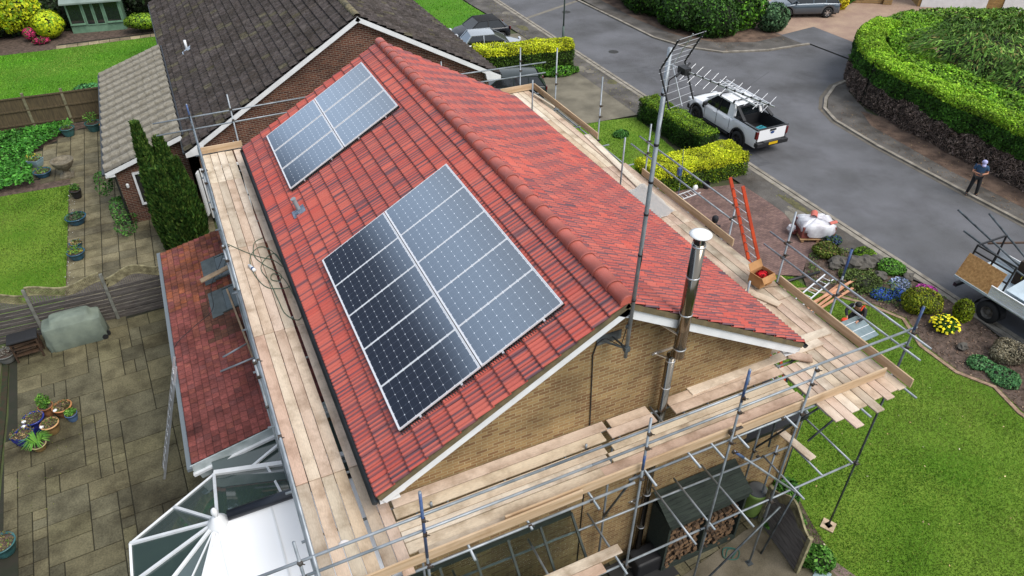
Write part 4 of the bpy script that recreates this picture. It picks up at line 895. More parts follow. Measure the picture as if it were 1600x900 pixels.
# ------------------------------------------------------------------ rear extension of the red-roofed house (part of the house)
LT = thing('lean_to', 'single storey lean-to with stained red plain tiles and two roof windows left of the scaffold', 'extension', (0,0,0))
TA = np.array(h2l('8c4e48')); TB = np.array(h2l('784642')); TC = np.array(h2l('644444')); TD = np.array(h2l('96584a'))
def plain(j, i, k, rg):
    x = .165*i; y = .2*j; q = math.sin(x*.9+1.3)+math.sin(y*2.1+x*.5); r0 = rg.random()
    b = TA*.55+(TA if r0 < .45 else (TB if r0 < .75 else (TC if r0 < .9 else TD)))*.45
    if x > 5.5 and rg.random() < .75: b = np.array(h2l('8f5644')) if rg.random() < .7 else np.array(h2l('9a5a3e'))
    if 3.6 < x < 5.8 and 4 < j < 13: b = b*.35+np.array(h2l('4d3f2b'))*.65 if rg.random() < .75 else b
    elif q > .9 and rg.random() < .5: b = b*.72
    elif q < -1.0 and rg.random() < .5: b = TD*.95
    return np.tile(b*rg.uniform(.85,1.15), (len(k),1))
LX, LZ, LY0, LY1 = -7.80, 2.5, 5.36, 14.85; lv = Vector((3.62, 0, .80)); ll_ = lv.length; lv /= ll_
M_plain = mat('plain_clay_tile', (1,1,1), .8, attr=True, spec=.25, bump=.5, bscale=25, col2=(.50,.48,.46), scale=1.6, detail=10, fac=(.48,.72), fine=.25, stain=(1.1,(.5,.64),(.62,.58,.55)))
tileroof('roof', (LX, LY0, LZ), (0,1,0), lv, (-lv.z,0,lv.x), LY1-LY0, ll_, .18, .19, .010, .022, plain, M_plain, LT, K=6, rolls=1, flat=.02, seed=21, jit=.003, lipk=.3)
mb = MB(); mb.grid([[(LX,LY0,LZ-.03),(LX,LY1,LZ-.03)],[(-4.18,LY0,LZ+.77),(-4.18,LY1,LZ+.77)]]); obj('roof_underlay', mb, M_black, LT)
gable_pts = [(-7.55,0),(-4.16,0),(-4.16,3.2),(-7.55,2.45)]
mb = MB()
for y in (5.5, 14.7): mb.face([(x,y,z) for x,z in gable_pts])
for i in range(4): a, b = gable_pts[i], gable_pts[(i+1)%4]; mb.face([(a[0],5.5,a[1]),(b[0],5.5,b[1]),(b[0],14.7,b[1]),(a[0],14.7,a[1])])
obj('wall', mb, M_brick, LT)
obj('gutter', MB().beam((LX-.06,LY0-.1,LZ-.06),(LX-.06,LY1+.1,LZ-.06), .11,.09), mat('grey_gutter', h2l('6b7378'), .5), LT)
M_offw = mat('weathered_white', h2l('c3cbcb'), .5, 0, h2l('98a3a2'), 3)
obj('bargeboard', MB().beam((LX-.02,LY0-.02,LZ-.13),(-4.2,LY0-.02,LZ+.66), .03,.24, up=(-.22,0,1)), M_offw, LT); obj('bargeboard', MB().beam((LX-.02,LY0-.06,LZ-.28),(-4.2,LY0-.06,LZ+.51), .1,.07, up=(-.22,0,1)), M_white, LT)
obj('cladding_strip', MB().beam((LX+.1,LY0-.0,LZ-.42),(-4.2,LY0-.0,LZ+.35), .06,.2, up=(-.22,0,1)), M_offw, LT)
def lsl(s, y, off=0): return Vector((LX, y, LZ))+lv*s+Vector((-lv.z,0,lv.x))*off
RL = Matrix((lv, Vector((0,1,0)), Vector((-lv.z,0,lv.x)))).transposed()
M_skyl = mat('greenish_glass', (.02,.035,.032), .08, 0, spec=.4); M_lead = mat('lead_grey', h2l('575f5f'), .6, .1, h2l('454d4d'), 5)
for y0, y1 in ((12.05,13.3),(10.35,11.5)):
    yc = (y0+y1)/2; w_ = obj('roof_window', MB().box(lsl(2.07,yc,.04), (.95,y1-y0-.16,.03), RL), M_skyl, LT)
    mb = MB(); 
    for s, wd in ((1.55,.13),(2.58,.1)): mb.box(lsl(s,yc,.04), (wd,y1-y0,.06), RL)
    for y in (y0+.04,y1-.04): mb.box(lsl(2.07,y,.04), (.94,.07,.06), RL)
    obj('frame', mb, M_lead, w_); obj('lead_apron', MB().box(lsl(1.34,yc,.03), (.32,y1-y0+.1,.02), RL), M_lead, w_)
tag(board((-6.75,11.95,3.02), (-5.3,12.15,3.33), wd=.2, nm='loose_plank', mt=M_ply, parent=LT), None)
o = [x for x in bpy.data.objects if x.name.startswith('loose_plank')][0]; o.parent = None; tag(o, 'short plank lying between the two roof windows of the lean-to', 'plank')
o = obj('steel_tube', MB().tube((-6.75,7.88,2.86),(-5.6,7.8,3.12), .026, 10), M_steel, None, True); tag(o, 'short scaffold tube resting on the tiled lean-to roof', 'tube')
o = obj('timber_batten', MB().beam((-6.1,11.3,2.97),(-5.9,7.9,3.02), .05,.03), M_ply); tag(o, 'thin timber batten on the lean-to roof beside the scaffold', 'batten')
S = spline([(-5.75,13.6,3.1),(-6.1,12.6,3.05),(-6.5,11.6,2.98),(-6.6,10.6,2.9),(-7.2,10.2,2.74),(-7.75,9.8,2.58),(-7.9,9.7,2.0)], 8); o = obj('cable', MB().path(S, .009, 5), M_black); tag(o, 'thin black cable trailing down the lean-to roof to its gutter', 'cable')
ladder('aluminium_ladder', 'aluminium ladder leaning against the gutter of the tiled lean-to', (-8.88,7.75,.05), (-7.76,8.65,2.95), .42, (0,1,0), M_alu, M_alu, (.06,.025), .25)
# ------------------------------------------------------------------ conservatory
CV = thing('conservatory', 'white framed conservatory with a finial, dark glass facets and roof panels painted with sky glare', 'conservatory', (-7.35,2.85,0))
cvo = Vector(CV.location); rl = lambda p: Vector(p)-cvo
hub = Vector((-7.35,2.85,3.30)); zev = 2.32; RAD = 2.12
ang = [90, 152, 208, 270]; E_ = [Vector((hub.x+RAD*math.cos(math.radians(a)), hub.y+RAD*math.sin(math.radians(a)), zev)) for a in ang]
E_[0] = Vector((-7.38,5.0,zev)); hs0 = Vector((-4.2,4.2,zev)); hs1 = Vector((-4.2,.73,zev)); rt = Vector((-4.2,2.85,3.30))
M_cglass = mat('conservatory_glass', (.05,.075,.07), .03, 0, spec=1.0, ior=1.55); M_wpanel = mat('sky_glare_panel', (.95,.95,.96), .25, 0, spec=.6)  # near roof slope coloured plain white for its sky reflection
def tri(nm, pts, mt):
    mb = MB(); up = Vector((0,0,.012)); P = [rl(p) for p in pts]; mb.face([p+up for p in P]); mb.face([p-up for p in P][::-1]); n = len(P)
    for i in range(n): a, b = P[i], P[(i+1)%n]; mb.face([a-up, b-up, b+up, a+up])
    return obj(nm, mb, mt, CV)
for i in range(2): tri('glass_facet', [hub, E_[i], E_[i+1]], M_cglass)
m23 = (E_[2]+E_[3])/2
tri('glass_facet', [hub, E_[2], m23], M_cglass); tri('glare_panel', [hub, m23, E_[3]], M_wpanel)
tri('glass_facet', [hub, rt, hs0, E_[0]], M_cglass); tri('glare_panel', [hub, E_[3], hs1, rt], M_wpanel)
tri('glass_facet', [E_[0], hs0, Vector((-4.2,5.3,zev+.25)), Vector((-7.38,5.32,zev+.1))], M_cglass)
bars = MB()
for p in E_+[(E_[0]+E_[1])/2, (E_[1]+E_[2])/2, m23]: bars.beam(rl(hub+Vector((0,0,.02))), rl(p+Vector((0,0,.03))), .065, .07)
for i, fr_ in enumerate((.33,.66)): bars.beam(rl(hub+(rt-hub)*fr_*0+(rt-hub)*fr_+Vector((0,0,.0))), rl(E_[3]+(hs1-E_[3])*fr_+Vector((0,0,.03))), .04, .05)
bars.beam(rl(hub+(rt-hub)*.42), rl(E_[0]+(hs0-E_[0])*.36+Vector((0,0,.04))), .05,.06)
for t_ in (.3,.7): q = E_[2]+(E_[3]-E_[2])*t_; bars.beam(rl(hub), rl(q+Vector((0,0,.03))), .03, .05)
bars.beam(rl((-6.6,4.8,zev+.06)), rl((-5.3,5.3,zev+.35)), .06,.05)
obj('glazing_bar', bars, M_white, CV)
obj('box_gutter', MB().beam(rl(E_[0]+Vector((0,0,.06))), rl(hs0+Vector((0,0,.06))), .12,.09), M_white, CV)
mb = MB(); mg = MB()
for a, b in zip(E_[:-1]+[E_[3]], E_[1:]+[hs1]): mb.beam(rl(a), rl(b), .05,.1); d = (b-a).normalized(); nn = Vector((d.y,-d.x,0))*-.09; mg.beam(rl(a+nn*-1*0+nn), rl(b+nn), .04,.07); mb.beam(rl(a+nn*1.35), rl(b+nn*1.35), .02,.09)
obj('eaves_beam', mb, M_white, CV); obj('gutter_channel', mg, M_gut, CV)
obj('ridge_roll', MB().tube(rl(hub+Vector((.2,0,.07))), rl(rt+Vector((0,0,.07))), .11, 14), mat('dark_ridge', h2l('23262e'), .35), CV, True)
obj('hub_cap', MB().lathe(rl(hub), [(.0,.17),(.09,.15),(.13,.06),(.2,.0),(.22,-.08)], 16), M_white, CV, True)
obj('finial', MB().lathe(rl(hub+Vector((0,0,.12))), [(.05,0),(.035,.08),(.055,.12),(.075,.18),(.06,.25),(.03,.29),(.0,.31)], 14), M_white, CV, True)
mb = MB(); mw = MB()
for a, b in zip([Vector((-7.38,5.0,zev))]+E_[1:], E_[1:]+[hs1]):
    mw.face([rl((a.x,a.y,.6)), rl((b.x,b.y,.6)), rl((b.x,b.y,zev)), rl((a.x,a.y,zev))])
    mb.beam(rl((a.x,a.y,.3)), rl((b.x,b.y,.3)), .12,.56)
    for t_ in (0,.5,1): q = a+(b-a)*t_; mb.beam(rl((q.x,q.y,.6)), rl((q.x,q.y,zev)), .07,.07, up=(1,0,0))
obj('side_glazing', mw, M_cglass, CV); obj('side_frame', mb, M_white, CV)
# ------------------------------------------------------------------ fences
M_fence = mat('weathered_fence', h2l('78726c'), .9, 0, h2l('585250'), 3, stretch=(1,1,9), bump=.4, fine=.2); M_post = mat('concrete_post', h2l('7f7f78'), .9, 0, h2l('63645c'), 4, bump=.3)
M_trel = mat('trellis_wood', h2l('9a9270'), .9, 0, h2l('635c44'), 6)
def wavy_fence(nm, label, posts, h0, dip, mt_p=M_post, slats=9, ph=1.9):
    t = thing(nm, label, 'fence', (*posts[0], 0)); o = Vector(t.location)
    for p in posts: obj('post', MB().box(Vector((*p,ph/2))-o, (.1,.1,ph)), mt_p, t, bevel=.01)
    for k in range(len(posts)-1):
        a = Vector((*posts[k],0)); b = Vector((*posts[k+1],0)); d = b-a; l = d.length; d /= l; a2 = a+d*.05; l -= .1; nrm = Vector((-d.y,d.x,0))
        def arch(t_, k=k): return h0-dip*math.cos((t_-.5)*2*math.pi)*(-1 if k % 2 == 0 else 1)
        mb = MB()
        for i in range(slats):
            z = .1+i*.145; tilt = .03
            A = a2-o+nrm*(.012*(1 if i%2 else -1)); B = A+d*l; mb.beam(A+Vector((0,0,z)), B+Vector((0,0,z)), .016, .165, up=(nrm.x*.3,nrm.y*.3,1))
        # upper slats clipped to the curve
        n = 26
        for i in range(n):
            t0, t1 = i/n, (i+1)/n; z0 = .1+slats*.145-.06; z1 = arch((t0+t1)/2)-.30
            if z1 > z0: mb.beam(a2-o+d*l*(t0+t1)/2+Vector((0,0,(z0+z1)/2)), a2-o+d*l*(t1+.001)+d*.02+Vector((0,0,(z0+z1)/2)), .018, z1-z0)
        pn = obj('slat_panel', mb, M_fence, t)
        mt2 = MB()
        for i in range(n):
            t0, t1 = i/n, (i+1)/n; P0 = a2-o+d*l*t0; P1 = a2-o+d*l*t1
            mt2.beam(P0+Vector((0,0,arch(t0))), P1+Vector((0,0,arch(t1))), .05,.045); mt2.beam(P0+Vector((0,0,arch(t0)-.30)), P1+Vector((0,0,arch(t1)-.30)), .03,.03)
            for s in (-1, 1):
                e0 = P0+Vector((0,0,arch(t0)-.02 if s > 0 else arch(t0)-.28)); t2 = min(t0+.27/l, 1); e1 = a2-o+d*l*t2+Vector((0,0,arch(t2)-.28 if s > 0 else arch(t2)-.02)); mt2.beam(e0+nrm*.008*s, e1+nrm*.008*s, .012,.026)
        obj('lattice', mt2, M_trel, pn)
    return t
wavy_fence('trellis_fence', 'wavy topped trellis and slat fence between the patio and the back lawn', [(-7.95,15.42),(-9.76,15.42),(-12.0,15.52),(-13.9,15.6),(-15.8,15.7),(-17.7,15.8)], 1.82, .14)
TF = wavy_fence('garden_gate', 'leaning arched trellis gate panel at the corner of the patio under the scaffold', [(4.77,-.22),(4.60,-1.72)], 1.60, .22, M_trel, ph=1.42)
# back garden fence
t = thing('panel_fence', 'plain brown panel fence with pale posts between the two back gardens', 'fence', (-9.4,33.3,0)); o = Vector(t.location)
pp = [(-9.4,33.3),(-11.3,33.35),(-13.0,33.45),(-14.9,33.55),(-16.8,33.6),(-18.7,33.7)]
for p in pp: obj('post', MB().box(Vector((*p,.95))-o, (.12,.12,1.9)), mat('pale_post', h2l('807c62'), .9, 0, h2l('66624c'), 5), t)
for a, b in zip(pp[:-1], pp[1:]):
    a = Vector((*a,0)); b = Vector((*b,0)); mb = MB().beam(a-o+Vector((0,0,.9)), b-o+Vector((0,0,.9)), .03, 1.6)
    for z in (.35,1.05,1.7): mb.beam(a-o+Vector((0,-.04,z)), b-o+Vector((0,-.04,z)), .05,.07)
    obj('panel', mb, mat('brown_fence', h2l('5d5038'), .9, 0, h2l('463c2b'), 2.5, stretch=(8,8,1), fine=.2), t)
# ------------------------------------------------------------------ summerhouse
SH = thing('summerhouse', 'green painted summerhouse with four glazed panels at the end of the bright lawn', 'summerhouse', (-9.8,48.5,0), -.14)
M_green = mat('sage_green_paint', h2l('6f9178'), .6, 0, h2l('5f8069'), 3)
obj('wall', MB().box((0,1.1,1.0), (3.3,2.0,2.0)), M_green, SH)
mb = MB()
P = [(-1.85,-.25,2.02),(1.85,-.25,2.02),(1.85,1.1,2.75),(-1.85,1.1,2.75)]; mb.face(P); mb.face([(-1.85,1.1,2.75),(1.85,1.1,2.75),(1.85,2.5,2.02),(-1.85,2.5,2.02)])
mb.box((0,-.25,1.98), (3.7,.04,.09)); mb.face([(-1.7,.1,2.0),(-1.7,2.1,2.0),(-1.7,1.1,2.7)]); mb.face([(1.7,.1,2.0),(1.7,2.1,2.0),(1.7,1.1,2.7)])
obj('roof', mb, mat('grey_green_felt', h2l('85938c'), .9, 0, h2l('76847c'), 2), SH)
for x, wd in ((-1.15,.78),(-.36,.42),(.24,.42),(1.08,.82)):
    zz = (1.25,1.2) if wd > .5 else (1.2,1.3); w_ = obj('window', MB().box((x,.085,zz[0]), (wd,.02,zz[1])), M_glassdark, SH)
    mb = MB()
    for s in (-1,1): mb.box((x+s*(wd/2+.03),.07,zz[0]), (.06,.05,zz[1]+.12)).box((x,.07,zz[0]+s*(zz[1]/2+.03)), (wd,.05,.06))
    obj('frame', mb, M_green, w_)
obj('sill', MB().box((-1.15,.03,.58), (.95,.1,.05)).box((1.08,.03,.58), (.95,.1,.05)), M_green, SH)
# ------------------------------------------------------------------ pots
M_terra = mat('terracotta', h2l('9c6a44'), .8, 0, h2l('7f5334'), 6); M_teal = mat('blue_glaze', h2l('2f5f78'), .25, 0, h2l('24485e'), 4); M_cobalt = mat('cobalt_glaze', h2l('1d2470'), .18, 0, h2l('2a3a92'), 5)
M_teal2 = mat('teal_glaze', h2l('3d6b6c'), .3, 0, h2l('2c5253'), 4); M_olive = mat('tan_glaze', h2l('8a7048'), .4, 0, h2l('6d5836'), 4); M_stonepot = mat('weathered_stone', h2l('837a68'), .9, 0, h2l('5e5749'), 7, bump=.6)
def pot(label, x, y, rad, h, mt, cols=None, ph=0, rim=None, square=False, spread=1.0, nleaf=140, size=.04, z0=.05, group=None, seed=0, marker=False, prof=None, strap=False, cat='plant pot'):
    t = thing('plant_pot', label, cat, (x,y,z0), random.uniform(0,3) if not square else .2, group=group)
    pr = prof or [(rad*.7,0),(rad*.95,h*.55),(rad,h*.9),(rad*1.07,h*.92),(rad*1.07,h),(rad*.93,h),(rad*.9,h*.9)]
    n = 4 if square else 26
    obj('pot', MB().lathe((0,0,0), pr, n), mt, t, not square)
    if rim: obj('rim', MB().lathe((0,0,0), [(rad*1.0,h*.93),(rad*1.09,h*.94),(rad*1.09,h+.006),(rad*.93,h+.006)], n), rim, t, not square)
    obj('compost', MB().lathe((0,0,h*.88), [(0,.0),(rad*.92,.0)], n), M_soil, t)
    if cols:
        if strap:
            rg = np.random.default_rng(seed); V = []; CC = []
            for i in range(70):
                a = rg.uniform(0,6.28); d = np.array([math.cos(a),math.sin(a),0]); s = np.array([-d[1],d[0],0])*.014; L_ = rg.uniform(.25,.42); p0 = np.array([0,0,h*.9])+d*.03; p1 = p0+d*L_*.45+np.array([0,0,L_*.7]); p2 = p0+d*L_*1.0+np.array([0,0,L_*.5])
                c = np.array(cols[rg.integers(len(cols))])*rg.uniform(.7,1.2)
                V += [np.array([p0-s,p0+s,p1+s,p1-s]), np.array([p1-s,p1+s,p2+s*.2,p2-s*.2])]; CC += [c,c*1.1]
            qmesh('leaves', V, np.repeat(np.array(CC)[:,None],4,1), M_foliage, t)
        else:
            bl = [((0,0,h+ph*.45), (rad*spread, rad*spread, max(ph*.55,.04)))]
            P, Nn = ellipsoids(bl, nleaf/(4*math.pi*rad*rad*spread*spread)*2, seed+3, inward=.6, zmin=-1); V, c = leafset(P, Nn, size, cols, [1]*len(cols), seed=seed); qmesh('leaves', V, c, M_foliage, t)
    if marker: obj('solar_light', MB().lathe((rad*.3,rad*.8,h+.03), [(0,.02),(.035,.02),(.06,.0),(.06,-.02),(0,-.03)], 14), M_white, t, True)
    return t
gp = 'potted plants grouped on the patio'
GL = [h2l('4f7d2c'), h2l('3a6424'), h2l('6b8f3a')]; DRY = [h2l('6b5a3c'), h2l('5a7034'), h2l('8a7650')]
pot('terracotta pot with a leafy rose, rearmost of the patio group', -11.74,11.45,.19,.36, M_terra, GL, .45, group=gp, seed=1, spread=.9)
pot('wide cobalt blue glazed pot with a white light, left of the terracotta ones', -12.02,11.0,.27,.42, M_cobalt, DRY, .1, group=gp, seed=2, marker=True, size=.025, nleaf=200)
pot('square cobalt blue pot with a white light, leftmost on the patio', -12.28,10.5,.30,.38, M_cobalt, DRY, .1, group=gp, square=True, seed=3, marker=True, size=.03, nleaf=200)
pot('orange terracotta pot with a white light, right of the leafy rose pot', -11.32,11.28,.25,.32, M_terra, DRY, .1, rim=mat('orange_rim', h2l('b97f4e'), .6), group=gp, seed=4, marker=True, size=.03, nleaf=200)
pot('tan pot with pale orange rim and a white light in the group middle', -11.62,10.66,.23,.34, M_olive, DRY, .1, rim=mat('peach_rim', h2l('c89a6a'), .6), group=gp, seed=5, marker=True, size=.03, nleaf=160)
pot('small pale blue pot with trailing leaves, rightmost of the patio group', -11.10,10.92,.16,.26, mat('slate_blue', h2l('4a6488'), .4), GL, .14, group=gp, seed=6)
pot('pale pot of spiky green leaves, nearest of the group', -11.92,10.1,.19,.2, M_olive, [h2l('6b9a3a'), h2l('4f8030')], .3, rim=mat('pale_rim', h2l('b5a578'), .6), group=gp, seed=7, strap=True)
pot('teal planter at the bottom left edge of the patio', -12.55,6.85,.3,.35, M_teal2, DRY, .05, group=gp, seed=8, size=.03)
gq = 'blue pots along the back lawn'
pot('dark pot with a round green tuft beside the back lawn', -11.05,25.0,.22,.36, M_black, GL, .28, seed=11, group=gq)
pot('wide blue bowl of green leaves, largest beside the back lawn', -11.05,22.75,.38,.30, M_teal, [h2l('3f6436'), h2l('2f4f2c')], .05, seed=12, group=gq, size=.05)
pot('small empty blue pot behind the lower blue bowl', -11.05,20.75,.22,.24, M_teal, DRY, .02, seed=13, group=gq)
pot('blue bowl with yellow green plants nearest the wavy fence', -11.02,19.95,.30,.30, M_teal, GL+[h2l('a8a03a')], .2, seed=14, group=gq)
pot('square pale blue planter with yellow and green plants by the ground cover', -12.75,28.9,.34,.36, mat('pale_blue_pot', h2l('7f98a0'), .4), GL+[h2l('b0a03c')], .25, seed=15, square=True, group=gq)
pot('low curved teal trough at the corner of the back lawn', -12.45,27.75,.36,.25, M_teal, GL, .12, seed=16, group=gq)
pot('round teal pot against the panel fence, left of the pair', -11.45,31.9,.32,.4, M_teal2, GL, .35, seed=17, group=gq)
pot('round teal pot of taller leaves against the fence, right of the pair', -10.3,32.0,.36,.42, M_teal2, GL, .55, seed=18, group=gq)
ur = thing('stone_urn', 'weathered stone urn on a square foot at the corner of the back lawn', 'urn', (-11.48,27.35,.04))
obj('bowl', MB().lathe((0,0,0), [(.12,.3),(.3,.42),(.42,.6),(.46,.72),(.48,.78),(.40,.78),(.36,.66),(0,.64)], 24), M_stonepot, ur, True); obj('foot', MB().lathe((0,0,0), [(.28,0),(.28,.08),(.18,.12),(.12,.22),(.13,.32)], 20).box((0,0,.03),(.55,.55,.06)), M_stonepot, ur)
ob = pot('small orange ceramic ornament half hidden at the corner of the pale lean-to roof', -9.75,31.4,.22,.5, mat('orange_ceramic', h2l('c48a2c'), .4), None)
# ------------------------------------------------------------------ barbecue under cover, and table
bq = thing('covered_barbecue', 'barbecue under a pale grey green fabric cover beside the slatted fence', 'barbecue', (-10.95,14.75,.04), .03)
rows = []; rg = np.random.default_rng(5)
for z, kx, ky in ((.0,.86,.36),(.02,.87,.37),(.3,.88,.38),(.62,.86,.37),(.86,.85,.36),(.90,.82,.34),(.93,.64,.32),(1.06,.58,.27),(1.12,.53,.22),(1.15,.0,.0)):
    row = []
    for i in range(49):
        a = 2*math.pi*(i % 48)/48; c_, s_ = math.cos(a), math.sin(a); e = .32; x = kx*abs(c_)**e*(1 if c_ > 0 else -1); y = ky*abs(s_)**e*(1 if s_ > 0 else -1)
        wv = 1+(.035*math.sin(a*9+z*4)+.025*math.sin(a*17-z*9))*(1.05-z)*(1 if z < 1 else 0); row.append((x*wv, y*wv, z+(.02*math.sin(a*3) if .8 < z < 1.12 else 0)))
    rows.append(row)
obj('cover', MB().grid(rows), mat('cover_fabric', h2l('7d8779'), .75, 0, h2l('646e64'), 2.2, bump=.6, bscale=5), bq, True)
obj('wheel', MB().tube((.78,-.36,.09),(.78,-.30,.09), .09, 16).tube((.85,-.2,.1),(.85,-.14,.1), .1, 16), M_black, bq)
tb = thing('wooden_trolley', 'dark slatted trolley with a black tray on top left of the covered barbecue', 'trolley', (-12.35,14.55,.04), .05)
obj('tray', MB().box((0,0,.82), (.85,.5,.04)).box((0,-.26,.80),(.87,.03,.05)), M_black, tb, bevel=.01)
mb = MB()
for sx in (-1,1):
    for sy in (-1,1): obj('leg', MB().box((sx*.36,sy*.2,.4), (.05,.05,.8)), mat('dark_teak', h2l('4d3826'), .8, 0, h2l('33261b'), 5), tb)
for z in (.25,.5,.68):
    for k in range(5): mb.box((0,-.2+k*.1,z), (.76,.07,.02))
obj('shelf_slats', mb, MC['dark_teak'], tb)
obj('stored_logs', MB().tube((-.3,-.1,.33),(.25,-.05,.34), .05, 9).tube((-.2,.05,.33),(.3,.08,.36), .05, 9).tube((-.28,-.15,.58),(.2,-.12,.6), .04, 9), M_bark, tb)
pot('grey bowl of dried flower heads by the patio edge and dark trolley', -13.0,14.6,.28,.3, mat('grey_pot', h2l('6a6a66'), .8), [h2l('8f8a80'), h2l('6a665c')], .15, seed=31, size=.03)
# ------------------------------------------------------------------ lean-to glasshouse, log store and things under the scaffold
GH = thing('lean_to_glasshouse', 'low green metal framed glasshouse against the yellow brick wall under the scaffold', 'glasshouse', (-2.3,.4,0)); g0 = Vector(GH.location); M_gmetal = mat('green_metal', h2l('2e3a35'), .6, .1, h2l('232d29'), 4)
x0, x1, yt, yb, zt, zb = -4.3, -.55, .36, -.55, 2.75, 1.95
mb = MB().beam(Vector((x0,yt,zt))-g0, Vector((x1,yt,zt))-g0, .08,.08).beam(Vector((x0,yb,zb))-g0, Vector((x1,yb,zb))-g0, .06,.07); n = 5
for i in range(n+1):
    x = x0+(x1-x0)*i/n; mb.beam(Vector((x,yt,zt))-g0, Vector((x,yb,zb))-g0, .05,.05)
    if i in (0,n): mb.beam(Vector((x,yb,0))-g0, Vector((x,yb,zb))-g0, .06,.06, up=(1,0,0))
    else: mb.beam(Vector((x,yb,0))-g0, Vector((x,yb,zb))-g0, .03,.03, up=(1,0,0))
mb.beam(Vector((x0,yb,.5))-g0, Vector((x1,yb,.5))-g0, .04,.06)
obj('frame', mb, M_gmetal, GH)
M_clear = mat('clear_glass', (.55,.62,.60), .02, 0, trans=1, ior=1.05)
mb = MB(); mb.box(Vector(((x0+x1)/2,(yt+yb)/2,(zt+zb)/2))-g0, (x1-x0-.05, .005, math.hypot(yt-yb,zt-zb)-.06), Matrix.Rotation(-math.atan2(yt-yb,zt-zb),3,'X')); obj('roof_glass', mb, M_clear, GH)
P, Nn = ellipsoids([((-1.6,-.1,.8),(.6,.35,.7)),((-2.7,-.1,.5),(.5,.3,.45)),((-3.6,0,.6),(.5,.3,.5))], 260, 8); V, c = leafset(P-np.array(g0), Nn, .05, [h2l('4f5c38'), h2l('6a6350'), h2l('3c4a2c')], [1,1,1], seed=9); qmesh('plants_inside', V, c, M_foliage, GH)
LGS = thing('log_store', 'open fronted green log store full of split logs against the brick wall', 'log store', (3.0,.1,0)); g0 = Vector(LGS.location); M_dgreen = mat('dark_green_timber', h2l('2c362e'), .85, 0, h2l('1e2621'), 3, stretch=(1,6,6), bump=.3)
mb = MB(); xa, xb, ya, yb, za, zb2 = 1.6, 3.92, -.40, .36, 1.90, 2.28
for k in range(8):
    t0, t1 = k/8, (k+.97)/8; a = (ya+(yb-ya)*t0, za+(zb2-za)*t0); b = (ya+(yb-ya)*t1, za+(zb2-za)*t1-.012)
    mb.face([Vector((xa,a[0],a[1]))-g0, Vector((xb,a[0],a[1]))-g0, Vector((xb,b[0],b[1]))-g0, Vector((xa,b[0],b[1]))-g0]); mb.face([Vector((xa,a[0],a[1]))-g0, Vector((xb,a[0],a[1]))-g0, Vector((xb,a[0],a[1]-.03))-g0, Vector((xa,a[0],a[1]-.03))-g0])
obj('roof', mb, M_dgreen, LGS)
mb = MB()
for x in (1.68,2.75,3.82): mb.box(Vector((x,-.0,.95))-g0, (.06,.7,1.84))
mb.box(Vector((2.75,-.33,.12))-g0, (2.1,.06,.16)).box(Vector((2.75,.34,.95))-g0, (2.1,.02,1.8)).box(Vector((2.75,-.38,1.80))-g0, (2.2,.03,.12))
obj('frame', mb, M_dgreen, LGS)
rg = np.random.default_rng(4); k = 0; mls = MB()
for x_a, x_b, ztop in ((1.74,2.70,1.55),(2.80,3.78,1.40)):
    z = .16
    while z < ztop:
        x = x_a+rg.uniform(.03,.08)
        while x < x_b-.05:
            rr_ = rg.uniform(.045,.075); n = int(rg.integers(4,7)); dy = rg.uniform(-.07,.05); a = rg.uniform(0,6)
            f0 = [Vector((x+rr_*math.cos(a+2*math.pi*i/n)*rg.uniform(.8,1.1), -.3+dy, z+rr_*math.sin(a+2*math.pi*i/n))) for i in range(n)]
            m0 = len(mls.v); mls.v += [tuple(p-g0) for p in f0]+[tuple(p+Vector((0,.3,0))-g0) for p in f0]
            mls.f.append(tuple(m0+i for i in range(n))); mls.mi.append(0)
            for i in range(n): q = (i+1)%n; mls.f.append((m0+i,m0+q,m0+n+q,m0+n+i)); mls.mi.append(1)
            x += rr_*2.02
        z += .115
obj('split_logs', mls, [mat('cut_log_end', h2l('86684a'), .85, 0, h2l('553f2c'), 5), M_bark], LGS)
WB = thing('water_butt', 'lime green water butt with a grey lid beside the log store', 'water butt', (4.68,.08,.12))
obj('barrel', MB().lathe((0,0,0), [(.2,0),(.25,.25),(.27,.5),(.265,.75),(.28,.78),(.28,.86),(.25,.88)], 24), mat('lime_plastic', h2l('7f9a4c'), .5, 0, h2l('6b8540'), 3), WB, True); obj('lid', MB().lathe((0,0,.88), [(0,.03),(.2,.025),(.26,.0),(.25,-.02)], 24), mat('grey_lid', h2l('4a4d4f'), .7), WB, True)
o = obj('rubber_mat', MB().box((1.25,-.15,.06), (1.5,.95,.02), Matrix.Rotation(.05,3,'Z')), M_rubber, bevel=.005); tag(o, 'black mat on the paving at the foot of the steel flue', 'mat')
o = obj('wood_stove_cover', MB().box((1.35,-.05,.32), (.7,.5,.5)), mat('black_cover', (.01,.01,.012), .6, bump=.4, bscale=8), bevel=.06); tag(o, 'black covered box on the mat around the foot of the flue', 'covered box')
bg_ = thing('compost_bag', 'bulging bag printed white, green and red on the paving near the black mat', 'bag', (.0,-.6,.05), .2)
def sack(parent, sx, sy, sz, bands):
    for nm, z0, z1, mt in bands:
        rows = []
        for k in range(5):
            z = z0+(z1-z0)*k/4; q = 1-.5*(2*z-1)**4; rows.append([(sx*q*math.cos(a)*(1+.06*math.sin(5*a)), sy*q*math.sin(a), z*sz) for a in np.linspace(0,2*math.pi,21)])
        mb = MB().grid(rows)
        if z0 == 0: mb.face(rows[0])
        if z1 == 1: mb.face(rows[-1])
        obj(nm, mb, mt, parent, True)
sack(bg_, .28,.15,.55, (('bag_body',0,.35,mat('bag_green', h2l('2f7a3c'), .4)),('bag_band',.35,.6,mat('bag_red', h2l('b03024'), .4)),('bag_top',.6,1,M_white)))
